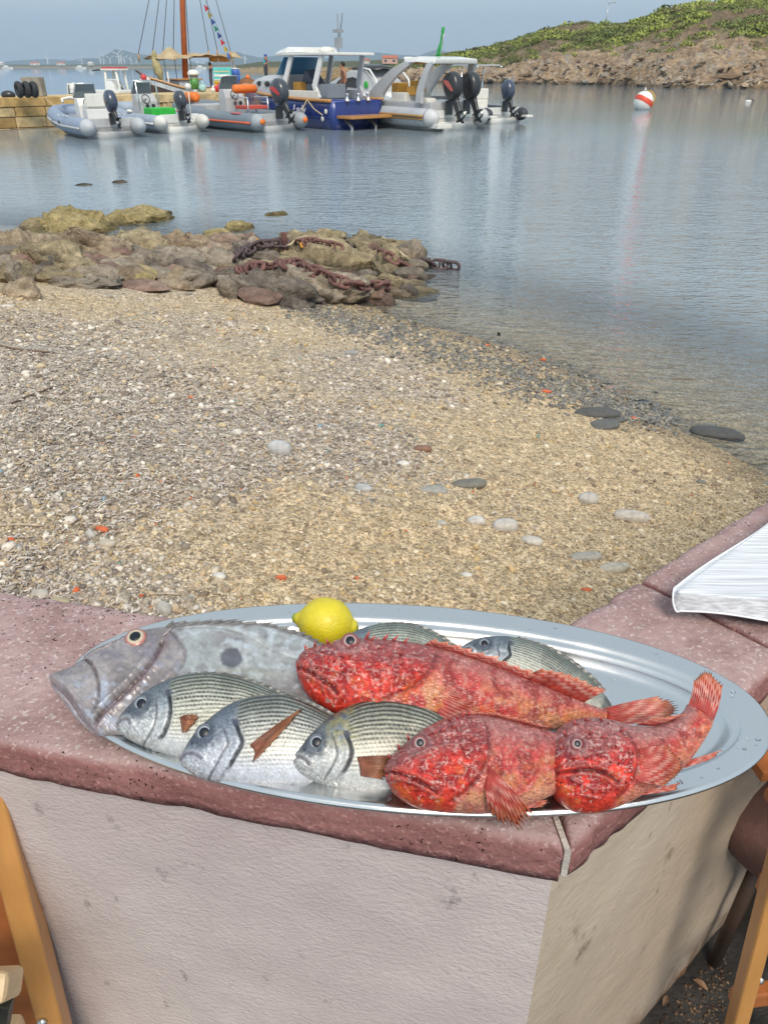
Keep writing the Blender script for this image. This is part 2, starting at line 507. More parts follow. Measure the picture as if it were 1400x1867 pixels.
# ================================================================== LOW WALL with coping slabs
m_pl = bpy.data.materials.new('white_plaster'); m_pl.use_nodes = True
def plaster(m, col, col2, sc_, str_, dirt):
    N, L = m.node_tree.nodes, m.node_tree.links
    b = N['Principled BSDF']; b.inputs['Roughness'].default_value = .6; b.inputs['Specular IOR Level'].default_value = .35
    tc = N.new('ShaderNodeTexCoord')
    mp = N.new('ShaderNodeMapping'); mp.inputs['Scale'].default_value = (1, 1, 1.6); L.new(tc.outputs['Object'], mp.inputs['Vector'])
    n = N.new('ShaderNodeTexNoise'); n.inputs['Scale'].default_value = 5; n.inputs['Detail'].default_value = 6; L.new(tc.outputs['Object'], n.inputs['Vector'])
    rp = N.new('ShaderNodeValToRGB'); rp.color_ramp.elements[0].position = .35; rp.color_ramp.elements[1].position = .68
    rp.color_ramp.elements[0].color = (*col2, 1); rp.color_ramp.elements[1].color = (*col, 1); L.new(n.outputs['Fac'], rp.inputs['Fac'])
    nl = N.new('ShaderNodeTexNoise'); nl.inputs['Scale'].default_value = 2.6; nl.inputs['Detail'].default_value = 5; nl.inputs['Roughness'].default_value = .6; L.new(tc.outputs['Object'], nl.inputs['Vector'])
    ml_ = N.new('ShaderNodeMapRange'); ml_.inputs['From Min'].default_value = .38; ml_.inputs['From Max'].default_value = .66; ml_.inputs['To Max'].default_value = .75; L.new(nl.outputs['Fac'], ml_.inputs['Value'])
    gr = N.new('ShaderNodeMixRGB'); gr.inputs['Color2'].default_value = (col2[0] * .86, col2[1] * .82, col2[2] * .86, 1); L.new(ml_.outputs[0], gr.inputs['Fac']); L.new(rp.outputs[0], gr.inputs['Color1']); rp = gr
    # scuffs and dirt specks
    mp2 = N.new('ShaderNodeMapping'); mp2.inputs['Scale'].default_value = (1.4, 1.4, .8); L.new(tc.outputs['Object'], mp2.inputs['Vector'])
    n2 = N.new('ShaderNodeTexNoise'); n2.inputs['Scale'].default_value = 17; n2.inputs['Detail'].default_value = 7; n2.inputs['Roughness'].default_value = .72; L.new(mp2.outputs['Vector'], n2.inputs['Vector'])
    mr = N.new('ShaderNodeMapRange'); mr.inputs['From Min'].default_value = .61; mr.inputs['From Max'].default_value = .72; mr.inputs['To Max'].default_value = .75; L.new(n2.outputs['Fac'], mr.inputs['Value'])
    mx = N.new('ShaderNodeMixRGB'); mx.inputs['Color2'].default_value = (*dirt, 1); L.new(mr.outputs[0], mx.inputs['Fac']); L.new(rp.outputs[0], mx.inputs['Color1'])
    # earth splashed up from the floor
    sp = N.new('ShaderNodeSeparateXYZ'); L.new(tc.outputs['Object'], sp.inputs[0])
    ad = N.new('ShaderNodeMath'); ad.operation = 'MULTIPLY_ADD'; ad.inputs[1].default_value = -.34; L.new(n2.outputs['Fac'], ad.inputs[0]); L.new(sp.outputs['Z'], ad.inputs[2])
    mr3 = N.new('ShaderNodeMapRange'); mr3.inputs['From Min'].default_value = .08 - .17; mr3.inputs['From Max'].default_value = -.02 - .17; mr3.inputs['To Max'].default_value = .85; L.new(ad.outputs[0], mr3.inputs['Value'])
    mx2 = N.new('ShaderNodeMixRGB'); mx2.inputs['Color2'].default_value = (.16, .085, .045, 1); L.new(mr3.outputs[0], mx2.inputs['Fac']); L.new(mx.outputs[0], mx2.inputs['Color1'])
    L.new(mx2.outputs[0], b.inputs['Base Color'])
    nb = N.new('ShaderNodeTexNoise'); nb.inputs['Scale'].default_value = sc_; nb.inputs['Detail'].default_value = 5; nb.inputs['Distortion'].default_value = .7; L.new(mp.outputs['Vector'], nb.inputs['Vector'])
    nb2 = N.new('ShaderNodeTexNoise'); nb2.inputs['Scale'].default_value = 300; nb2.inputs['Detail'].default_value = 2; L.new(tc.outputs['Object'], nb2.inputs['Vector'])
    q = N.new('ShaderNodeMath'); q.operation = 'MULTIPLY_ADD'; q.inputs[1].default_value = .25; L.new(nb2.outputs['Fac'], q.inputs[0]); L.new(nb.outputs['Fac'], q.inputs[2])
    bp = N.new('ShaderNodeBump'); bp.inputs['Strength'].default_value = str_; bp.inputs['Distance'].default_value = .008; L.new(q.outputs[0], bp.inputs['Height']); L.new(bp.outputs['Normal'], b.inputs['Normal'])
plaster(m_pl, (.645,.575,.55), (.50,.43,.42), 120, .30, (.12,.10,.10))
m_pl2 = bpy.data.materials.new('beige_plaster'); m_pl2.use_nodes = True
plaster(m_pl2, (.56,.485,.39), (.44,.36,.275), 40, .28, (.13,.085,.06))  # side face plaster, toned darker and beiger than the front

wall = thing('low_wall', 'low white plastered wall with reddish stone coping bending round the terrace corner', 'wall', (float(_oc[0]), float(_oc[1]), ZF))
WO = np.array([_oc[0], _oc[1], ZF])
def sheet(name, a, b_, z0, z1, m, par, nx, nz, push, seed, off):
    # a plastered face from plan point a to b, gently uneven
    a, b_ = np.asarray(a), np.asarray(b_); u = b_ - a; n_ = np.array([u[1], -u[0]]) / np.linalg.norm(u)
    s_, t_ = np.meshgrid(np.linspace(0, 1, nx), np.linspace(z0, z1, nz), indexing='ij')
    p = P3(a[0] + u[0] * s_, a[1] + u[1] * s_, t_)
    h = (fbm(p * 9, 3, seed) - .5) * push
    h *= sm(0, .03, s_) * sm(1, .97, s_)
    p[..., 0] += n_[0] * h; p[..., 1] += n_[1] * h
    return p
i_ = .016                                   # plaster stands behind the coping edge
body = B()
L_l, L_r = 3.2, 4.5
def off_pt(arm, t_, w): return wall_line(t_, arm, w)
o_c = isect(_oc + _nl * i_, _ul, _oc + _nr * i_, _ur); i_c = isect(_oc + _nl * (WL - i_), _ul, _oc + _nr * (WR - i_), _ur)
pl_o, pr_o, pl_i, pr_i = off_pt('l', L_l, i_), off_pt('r', L_r, i_), off_pt('l', L_l, WL - i_), off_pt('r', L_r, WR - i_)
ZB = ZC - .052
fp = sheet('f', pl_o, o_c, ZF - .05, ZB, None, None, 220, 60, .008, 21, None)
mesh_np('front_face', fp - WO, grid_faces(220, 60), m_pl, wall)
rp_ = sheet('f', o_c, pr_o, ZF - .05, ZB, None, None, 260, 60, .010, 22, None)
mesh_np('side_face', rp_ - WO, grid_faces(260, 60), m_pl2, wall)
core = B(); e_ = .006
core.prism([tuple(pl_o + _nl * e_), tuple(o_c + (_nl + _nr) * e_), tuple(pr_o + _nr * e_), tuple(pr_i), tuple(i_c), tuple(pl_i)], .2, ZB - .001)
core.build('masonry_core', m_pl, wall, off=WO)

m_cop = bpy.data.materials.new('reddish_stone'); m_cop.use_nodes = True
def stone_mat(m):
    N, L = m.node_tree.nodes, m.node_tree.links
    b = N['Principled BSDF']; b.inputs['Roughness'].default_value = .92; b.inputs['Specular IOR Level'].default_value = .25
    tc = N.new('ShaderNodeTexCoord'); O = tc.outputs['Object']
    n = N.new('ShaderNodeTexNoise'); n.inputs['Scale'].default_value = 9; n.inputs['Detail'].default_value = 12; n.inputs['Roughness'].default_value = .74; L.new(O, n.inputs['Vector'])
    rp = N.new('ShaderNodeValToRGB'); el = rp.color_ramp.elements
    el[0].position = .30; el[0].color = (.21,.125,.12,1); el[1].position = .72; el[1].color = (.46,.335,.325,1)
    e3 = el.new(.5); e3.color = (.35,.235,.228,1)
    L.new(n.outputs['Fac'], rp.inputs['Fac'])
    # light grains
    n2 = N.new('ShaderNodeTexNoise'); n2.inputs['Scale'].default_value = 210; n2.inputs['Detail'].default_value = 3; L.new(O, n2.inputs['Vector'])
    mr = N.new('ShaderNodeMapRange'); mr.inputs['From Min'].default_value = .57; mr.inputs['From Max'].default_value = .70; mr.inputs['To Max'].default_value = .7; L.new(n2.outputs['Fac'], mr.inputs['Value'])
    mx = N.new('ShaderNodeMixRGB'); mx.inputs['Color2'].default_value = (.60,.52,.50,1); L.new(mr.outputs[0], mx.inputs['Fac']); L.new(rp.outputs[0], mx.inputs['Color1'])
    # open pores: ragged pits, thicker in some patches
    mpv = N.new('ShaderNodeMapping'); mpv.inputs['Rotation'].default_value = (.4, .2, .5); mpv.inputs['Scale'].default_value = (1, 1.5, 1); L.new(O, mpv.inputs['Vector'])
    v = N.new('ShaderNodeTexNoise'); v.inputs['Scale'].default_value = 165; v.inputs['Detail'].default_value = 3; v.inputs['Roughness'].default_value = .7; L.new(mpv.outputs[0], v.inputs['Vector'])
    n3 = N.new('ShaderNodeTexNoise'); n3.inputs['Scale'].default_value = 7; n3.inputs['Detail'].default_value = 4; L.new(O, n3.inputs['Vector'])
    th = N.new('ShaderNodeMapRange'); th.inputs['From Min'].default_value = .40; th.inputs['From Max'].default_value = .66; th.inputs['To Min'].default_value = .28; th.inputs['To Max'].default_value = .405; L.new(n3.outputs['Fac'], th.inputs['Value'])
    lt = N.new('ShaderNodeMath'); lt.operation = 'LESS_THAN'; L.new(v.outputs['Fac'], lt.inputs[0]); L.new(th.outputs[0], lt.inputs[1])
    mx2 = N.new('ShaderNodeMixRGB'); mx2.inputs['Color2'].default_value = (.03,.018,.018,1); L.new(lt.outputs[0], mx2.inputs['Fac']); L.new(mx.outputs[0], mx2.inputs['Color1'])
    # upward faces keep the base tone; side faces are multiplied darker and redder
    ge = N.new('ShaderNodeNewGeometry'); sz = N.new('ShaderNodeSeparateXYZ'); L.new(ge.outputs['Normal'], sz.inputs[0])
    upw = N.new('ShaderNodeMapRange'); upw.inputs['From Min'].default_value = .2; upw.inputs['From Max'].default_value = .9; L.new(sz.outputs['Z'], upw.inputs['Value'])
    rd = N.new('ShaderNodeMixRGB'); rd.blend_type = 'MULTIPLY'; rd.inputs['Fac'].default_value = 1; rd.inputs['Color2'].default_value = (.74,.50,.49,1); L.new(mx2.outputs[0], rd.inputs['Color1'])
    fx = N.new('ShaderNodeMixRGB'); L.new(upw.outputs[0], fx.inputs['Fac']); L.new(rd.outputs[0], fx.inputs['Color1']); L.new(mx2.outputs[0], fx.inputs['Color2'])
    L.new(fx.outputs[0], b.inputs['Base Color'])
    nb = N.new('ShaderNodeTexNoise'); nb.inputs['Scale'].default_value = 90; nb.inputs['Detail'].default_value = 5; L.new(O, nb.inputs['Vector'])
    sb = N.new('ShaderNodeMath'); sb.operation = 'SUBTRACT'; L.new(nb.outputs['Fac'], sb.inputs[0]); L.new(lt.outputs[0], sb.inputs[1])
    bp = N.new('ShaderNodeBump'); bp.inputs['Strength'].default_value = .8; bp.inputs['Distance'].default_value = .005; L.new(sb.outputs[0], bp.inputs['Height']); L.new(bp.outputs['Normal'], b.inputs['Normal'])
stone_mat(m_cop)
def slab(name, q, n, m, seed, thick=.05, par=None):
    # q: four plan corners; a stone slab with rounded, chipped edges
    q = [np.asarray(p, float) for p in q]
    # section across the slab, from the bottom of one edge over the top to the bottom of the other
    prof = [(0, -thick), (0, -.038), (0, -.026), (0, -.014), (.002, -.005), (.006, -.0012)] 
    w = np.linspace(.016, 1, 30)[:-1]
    W0 = np.linalg.norm(q[3] - q[0])
    sec = [(a, b) for a, b in prof] + [(x * W0, 0) for x in np.linspace(.014 / W0, 1 - .014 / W0, m)] + [(W0 - a, b) for a, b in prof[::-1]]
    S = np.linspace(0, 1, n); rows = []
    lu = np.linalg.norm(q[1] - q[0])
    S = np.concatenate([[0, .0015 / lu, .005 / lu], np.linspace(.012 / lu, 1 - .012 / lu, n), [1 - .005 / lu, 1 - .0015 / lu, 1]])
    drop = np.concatenate([[.006, .0025, .0008], np.zeros(n), [.0008, .0025, .006]])
    for s_, dz in zip(S, drop):
        a = q[0] * (1 - s_) + q[1] * s_; b_ = q[3] * (1 - s_) + q[2] * s_
        rows.append([(*(a + (b_ - a) * (x / W0)), ZC + z - (dz if z > -.01 else 0)) for x, z in sec])
    P = np.array(rows)
    h = (fbm(P * 14, 4, seed) - .5) * .006 + (fbm(P * 70, 2, seed + 1) - .5) * .0022
    top = P[..., 2] > ZC - .004
    P[..., 2] += np.where(top, h, 0)
    dirv = (q[3] - q[0]) / W0
    chip = -np.clip(fbm(P * np.array([16, 16, 30]), 3, seed + 5, True) - .74, 0, 1) * .03
    k = np.arange(len(sec)); fr_ = k < len(prof) + 1; bk = k >= len(sec) - len(prof) - 1
    hh = (h * 1.5 - chip * 1.0) 
    rough = (fbm(P * 60, 3, seed + 3) - .5) * .0045 - chip * .55
    for sgn, msk in ((1, fr_), (-1, bk)):
        P[:, msk, 0] += sgn * dirv[0] * rough[:, msk]; P[:, msk, 1] += sgn * dirv[1] * rough[:, msk]
    k2 = len(sec); nn = len(S)
    Fc = [tuple(f) for f in grid_faces(nn, k2)]
    Fc += [tuple(range(k2))[::-1], tuple(range((nn - 1) * k2, nn * k2)), ]
    Fc += [(i * k2, i * k2 + k2 - 1, (i + 1) * k2 + k2 - 1, (i + 1) * k2)[::-1] for i in range(nn - 1)]
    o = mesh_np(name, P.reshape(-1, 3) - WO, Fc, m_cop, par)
    bm = bmesh.new(); bm.from_mesh(o.data); bmesh.ops.recalc_face_normals(bm, faces=bm.faces); bm.to_mesh(o.data); bm.free()
    return o
gap = .004
jr = .44                                   # joint across the right arm
c1o = _oc - _ul * -.012                    # left slab ends a little short of the corner
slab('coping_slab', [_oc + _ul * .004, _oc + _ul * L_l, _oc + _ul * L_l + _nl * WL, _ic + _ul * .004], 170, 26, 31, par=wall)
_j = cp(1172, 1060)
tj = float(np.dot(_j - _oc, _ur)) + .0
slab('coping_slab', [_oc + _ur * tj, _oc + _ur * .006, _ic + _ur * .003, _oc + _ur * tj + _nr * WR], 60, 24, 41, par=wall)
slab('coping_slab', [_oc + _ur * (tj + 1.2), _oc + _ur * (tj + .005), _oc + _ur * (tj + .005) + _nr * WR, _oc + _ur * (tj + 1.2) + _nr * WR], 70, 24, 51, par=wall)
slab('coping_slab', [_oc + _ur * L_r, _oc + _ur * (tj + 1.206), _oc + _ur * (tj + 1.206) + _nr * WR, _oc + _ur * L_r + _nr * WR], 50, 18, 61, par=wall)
m_mort = mat('mortar', (.50,.46,.42), .85, nscale=60, namt=.25, bump=.5, bscale=90)
mo = B(); mo.loft([[(*(_oc * (1 - t_) + _ic * t_ + dx_ * _ul * .004 - (_ul + _ur) * 0 + (np.array([0, 0]))), z_) for dx_, z_ in ((.5, ZC - .044), (.5, ZC - .008), (-.9, ZC - .008), (-.9, ZC - .044))] for t_ in np.linspace(.012, 1, 12)])
mo.build('mortar_joint', m_mort, wall, off=WO)

# ================================================================== PIER of stone blocks
ZP = 1.06
pa, pb = np.array([-27., 22.2]), np.array([-14.85, 32.9])
pdir = np.array([.755, .656]); pnor = np.array([-pdir[1], pdir[0]])
p0 = np.array([-14.85, 32.9])
def pier(t_, w): return p0 + pdir * t_ + pnor * w
pr = thing('stone_pier', 'yellow stone block pier with moored boats on its near side', 'pier', (*pier(0, 0), 0))
PO = np.array([*pier(0, 0), 0])
m_pst = mat('pier_stone', (.50,.33,.13), .9, nscale=1.6, namt=.45, bump=.8, bscale=9, bdist=.05)
m_pst2 = mat('pier_stone_pale', (.54,.41,.22), .9, nscale=1.9, namt=.4, bump=.8, bscale=9, bdist=.05)
m_pst3 = mat('pier_stone_dark', (.34,.22,.09), .9, nscale=1.7, namt=.45, bump=.8, bscale=9, bdist=.05)
pcore = B(); land_ = [(-9.6,38.0), (-5.9,41.0), (-5.9,64), (-8.9,64), (-8.4,55), (-9.5,48)]
pcore.prism([tuple(pier(-14, .12)), tuple(pier(11.6, .12)), tuple(pier(11.6, 2.6)), tuple(pier(-14, 2.6))], -3, ZP - .012)
pcore.prism(land_, -3, ZP - .02)
pcore.build('pier_core', m_pst3, pr, off=PO)
ptop = B(); ptop.prism([tuple(pier(-14, .42)), tuple(pier(11.6, .42)), tuple(pier(11.6, 2.6)), tuple(pier(-14, 2.6))], ZP - .012, ZP - .004); ptop.prism(land_, ZP - .021, ZP)
ptop.build('paved_top', m_pst2, pr, off=PO)
rr = random.Random(3)
zrow = [(-.5, .02), (.02, .40), (.40, .74)]
for z0, z1 in zrow:
    t_ = -9 + rr.random()
    while t_ < 10.6:
        w_ = rr.uniform(.7, 1.35); d_ = rr.uniform(-.035, .03) - (.12 if z1 < .1 else 0)
        bb = B(); a, b2 = pier(t_ + .012, 0), pier(t_ + w_ - .012, 0)
        mid = pier(t_ + w_ / 2, .1 + d_ / 2)
        bb.bar((*pier(t_ + .012, .1 + d_ / 2), (z0 + z1) / 2), (*pier(t_ + w_ - .012, .1 + d_ / 2), (z0 + z1) / 2), .26 - d_, z1 - z0 - .02)
        bb.build('stone_block', rr.choice([m_pst, m_pst, m_pst2, m_pst3]), pr, bevel=.025, off=PO)
        t_ += w_
t_ = -9
while t_ < 10.6:
    w_ = rr.uniform(1.5, 2.1); bb = B()
    bb.bar((*pier(t_ + .01, .18), .905), (*pier(t_ + w_ - .01, .18), .905), .52 + rr.uniform(0, .03), .31)
    bb.build('cap_stone', rr.choice([m_pst, m_pst2]), pr, bevel=.03, off=PO); t_ += w_

# ================================================================== HILLS, ISLETS, MOUNTAINS
m_hill = mat('hill_rock', rough=.95, vcol=True, nscale=1.6, namt=.5, bump=1.0, bscale=1.5, bdist=.9, stretch=(1, 1, 2.2))
def polar_land(name, pxs, tops, d0s, depth, n, m, seed, paint, rough_amp=1.0, back=.6, m_=None, z0=-1.0, expo=.75):
    # land rising from a shore (seen at columns pxs, at distance d0s) to a ridge, then falling away behind
    px = np.linspace(pxs[0], pxs[-1], n); top = np.interp(px, pxs, tops); d0 = np.interp(px, pxs, d0s)
    t = np.linspace(0, 1 + back, m)
    PX, T = np.meshgrid(px, t, indexing='ij')
    D = d0[:, None] + T * depth
    base = at(PX, 120.0, D)                          # on the eye-level plane
    ridge = at(px, top, d0 + depth)[:, 2]
    prof = np.where(T < 1, sm(0, 1, np.clip(T, 0, 1)) * .35 + .65 * np.clip(T, 0, 1) ** expo, 1 - ((T - 1) / back) ** 2 * 1.1)
    Z = z0 * .0 + prof * ridge[:, None]
    p = P3(base[..., 0], base[..., 1], Z)
    q = p * np.array([.16, .16, .55])
    r1 = fbm(q, 5, seed, True) - .55
    r2 = fbm(p * np.array([.55, .55, 1.6]), 4, seed + 9, True) - .5
    env = sm(0, .08, T) * sm(1 + back, .9, T)
    r3 = fbm(p * np.array([1.3, 1.3, 2.5]), 3, seed + 19, True) - .5
    Z = Z + rough_amp * (r1 * 2.4 + r2 * 1.5 + r3 * .6) * env * (.35 + .65 * np.clip(1.15 - T, 0, 1))
    Z = np.where(T <= 0, -1.2, Z)
    p[..., 2] = Z
    c = paint(p, T, r1, r2, PX)
    o = mesh_np(name, p, grid_faces(n, m), m_ or m_hill, cols=c)
    tag(o, kind='structure')
    return p, T, PX, c
def paint_hill(p, T, r1, r2, PX):
    n1 = fbm(p * .12, 4, 71); n2 = fbm(p * .5, 3, 72); n3 = fbm(p * 1.7, 3, 73)
    rock = mixc((.34,.225,.13), (.46,.335,.215), sm(.35, .65, n2))
    rock = mixc(rock, (.38,.33,.28), sm(.5, .75, n3))
    rock = mixc(rock, (.13,.09,.06), .75 * sm(.10, -.16, r2 + .4 * (n3 - .5)))  # crevice shade painted into the rock colour
    earth = mixc((.24,.155,.085), (.15,.115,.06), n2)
    green = mixc((.085,.115,.022), (.20,.23,.04), n2)
    c = mixc(rock, earth, sm(.30, .55, T + .25 * (n1 - .5)))
    c = mixc(c, green, sm(.43, .52, n1 + .24 * (T - .55) + .1 * (n2 - .5)) * sm(.3, .45, T))
    c = mixc(c, (.075,.055,.035), sm(.5, .1, p[..., 2]) * sm(.15, .0, T))
    return c
hx = [660, 720, 770, 815, 840, 870, 900, 940, 975, 1000, 1050, 1090, 1125, 1150, 1180, 1230, 1270, 1330, 1400, 1520, 1700]
hy = [133, 128, 119, 106, 104, 97, 92, 80, 66, 55, 48, 50, 52, 44, 31, 19, 12, 9, 5, -6, -20]
hd = [150, 140, 134, 130, 128, 126, 124, 122, 120, 118, 116, 113, 110, 106, 103, 98, 96, 94, 92, 90, 88]
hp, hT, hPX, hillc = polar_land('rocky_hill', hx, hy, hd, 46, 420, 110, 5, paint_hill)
def paint_gold(p, T, r1, r2, PX):
    n2 = fbm(p * .6, 3, 72); n3 = fbm(p * 1.9, 3, 73)
    c = mixc((.40,.26,.10), (.30,.21,.11), n2); c = mixc(c, (.10,.075,.05), sm(.55, .8, n3))
    return mixc(c, (.09,.075,.05), sm(.5, .1, p[..., 2]))
polar_land('rocky_islet', [560, 580, 610, 640, 665, 690, 700], [140, 131, 126, 124, 129, 137, 141], [150]*7, 14, 90, 40, 15, paint_gold, .55)
polar_land('rocky_islet', [672, 690, 712, 740, 765, 782, 800], [141, 130, 125, 123, 127, 132, 139], [146]*7, 14, 90, 40, 25, paint_gold, .55)
def paint_far(p, T, r1, r2, PX):
    n2 = fbm(p * .05, 4, 75); 
    c = mixc((.06,.075,.025), (.11,.10,.04), n2)
    return mixc(c, (.34,.24,.12), sm(.32, .1, T))
polar_land('low_headland', [430, 470, 520, 560, 600, 650, 700, 760, 820, 900], [120, 113, 112, 113, 112, 111, 109, 106, 105, 104], [420, 410, 400, 400, 410, 430, 440, 450, 450, 450], 90, 200, 30, 35, paint_far, .8)
m_mt = mat('mountain', (.06,.085,.06), .95, nscale=.004, namt=.3)
def mountain(pxs, tops, D, depth, seed):
    pxs = list(pxs); n = 200; px = np.linspace(pxs[0], pxs[-1], n)
    top = np.interp(px, pxs, tops); t = np.linspace(0, 2, 24)
    PX, T = np.meshgrid(px, t, indexing='ij'); Dm = D + T * depth
    b_ = at(PX, 120.0, Dm); ridge = at(px, top, D + depth)[:, 2]
    Z = np.sin(T / 2 * math.pi) ** .8 * ridge[:, None]
    p = P3(b_[..., 0], b_[..., 1], Z); e = sm(0, .3, T) * sm(2, 1.7, T)
    Z = Z + (fbm(p * .006, 4, seed, True) - .6) * ridge[:, None] * .22 * e
    p[..., 2] = np.where((T <= 0) | (T >= 2), -2, Z)
    tag(mesh_np('distant_mountain', p, grid_faces(n, 24), m_mt), kind='structure')
mountain([-60, 0, 40, 80, 130, 180, 240, 330], [118, 113, 109, 107, 109, 110, 112, 119], 4200, 500, 81)
mountain([100, 125, 150, 180, 200, 214, 228, 245, 280, 320, 350, 380], [119, 112, 106, 106, 99, 91, 92, 97, 101, 106, 111, 119], 3300, 300, 82)
mountain([360, 395, 420, 436, 455, 480, 510, 560], [119, 106, 95, 94, 101, 106, 108, 119], 3600, 300, 83)
mountain([430, 470, 500, 520, 540, 570, 600, 640, 680, 720, 770, 850], [118, 106, 101, 99, 104, 108, 105, 98, 95, 99, 102, 110], 3800, 400, 84)
mountain([740, 765, 785, 800, 812, 830, 870], [112, 100, 93, 89, 92, 100, 112], 4100, 250, 85)
shore_strip = polar_land('low_headland', [-60, 60, 180, 300, 420, 560], [116.5, 117, 116.2, 116.5, 116.6, 117], [1500]*6, 160, 120, 14, 45, paint_far, .25)
# ================================================================== PLATTER
ZW = ZC + .007                              # floor of the platter's well
PCX, PCY, PA, PB, PTH = .0233, .6009, .3660, .1500, -.104
def pell(da, th, z):                        # a point da inside the rim ellipse
    x, y = (PA - da) * math.cos(th), (PB - da) * math.sin(th)
    return (x * math.cos(PTH) - y * math.sin(PTH), x * math.sin(PTH) + y * math.cos(PTH), z)
plat = thing('oval_platter', 'long oval stainless steel fish platter resting on the reddish coping', 'platter', (PCX, PCY, ZC))
NT = 180
prof = [(.0030, .0235), (.0006, .0240), (0, .0262), (.0012, .0288), (.0040, .0298), (.0075, .0288), (.0120, .0280), (.0220, .0275), (.0262, .0268), (.0290, .0245), (.0305, .0228), (.0335, .0222), (.0370, .0205), (.0400, .0165), (.0440, .0105), (.0490, .0074), (.0560, .0064), (.0700, .0060), (.0850, .0058), (.1000, .0057), (.1200, .0056), (.1400, .0056)]
rings = [[pell(d_, 2 * math.pi * j / NT, z_) for j in range(NT)] for d_, z_ in prof]
under = [[pell(d_ + .0012, 2 * math.pi * j / NT, z_ - .0022) for j in range(NT)] for d_, z_ in prof[4:]][::-1]
pm = B(); pm.loft(rings, caps=False); pm.add(rings[-1], [tuple(range(NT))])
m_steel = bpy.data.materials.new('brushed_steel'); m_steel.use_nodes = True
def steel(m):
    N, L = m.node_tree.nodes, m.node_tree.links; b = N['Principled BSDF']
    b.inputs['Metallic'].default_value = 1; b.inputs['Base Color'].default_value = (.66,.66,.655,1)
    tc = N.new('ShaderNodeTexCoord')
    n = N.new('ShaderNodeTexNoise'); n.inputs['Scale'].default_value = 16; n.inputs['Detail'].default_value = 6; L.new(tc.outputs['Object'], n.inputs['Vector'])
    mr = N.new('ShaderNodeMapRange'); mr.inputs['From Min'].default_value = .3; mr.inputs['From Max'].default_value = .7; mr.inputs['To Min'].default_value = .17; mr.inputs['To Max'].default_value = .34; L.new(n.outputs['Fac'], mr.inputs['Value']); L.new(mr.outputs[0], b.inputs['Roughness'])
    mp = N.new('ShaderNodeMapping'); mp.inputs['Scale'].default_value = (3, 160, 60); L.new(tc.outputs['Object'], mp.inputs['Vector'])
    n2 = N.new('ShaderNodeTexNoise'); n2.inputs['Scale'].default_value = 8; n2.inputs['Detail'].default_value = 3; L.new(mp.outputs[0], n2.inputs['Vector'])
    bp = N.new('ShaderNodeBump'); bp.inputs['Strength'].default_value = .06; bp.inputs['Distance'].default_value = .002; L.new(n2.outputs['Fac'], bp.inputs['Height']); L.new(bp.outputs[0], b.inputs['Normal'])
steel(m_steel)
pm.build('dish', m_steel, plat, smooth=True)
pu = B(); pu.loft(under, caps=False); pu.add(under[0], [tuple(range(NT))[::-1]])
pu.build('underside', m_steel, plat, smooth=True)
rim = B(); rim.tube([pell(.0022, 2 * math.pi * j / NT, .0262) for j in range(NT)], .0023, 8, closed=True)
rim.build('rolled_rim', m_steel, plat, smooth=True)

# ================================================================== FISH
m_bream = mat('bream_skin', rough=.36, metal=.22, vcol=True, nscale=220, namt=.18, bump=.4, bscale=420, coat=.4, bdist=.002)
m_dory = mat('dory_skin', rough=.36, metal=.10, vcol=True, nscale=120, namt=.16, bump=.45, bscale=260, coat=.5, bdist=.002)
m_scorp = mat('scorpionfish_skin', rough=.36, vcol=True, nscale=260, namt=.28, bump=.8, bscale=300, coat=.3, spec=.4, bdist=.003)
m_fin = mat('fin_membrane', rough=.36, vcol=True, nscale=160, namt=.2, coat=.3, alpha=.88)
m_iris = mat('eye_iris', rough=.3, vcol=True, coat=.15)
m_pupil = mat('eye_pupil', (.008,.011,.020), .32, spec=.35)

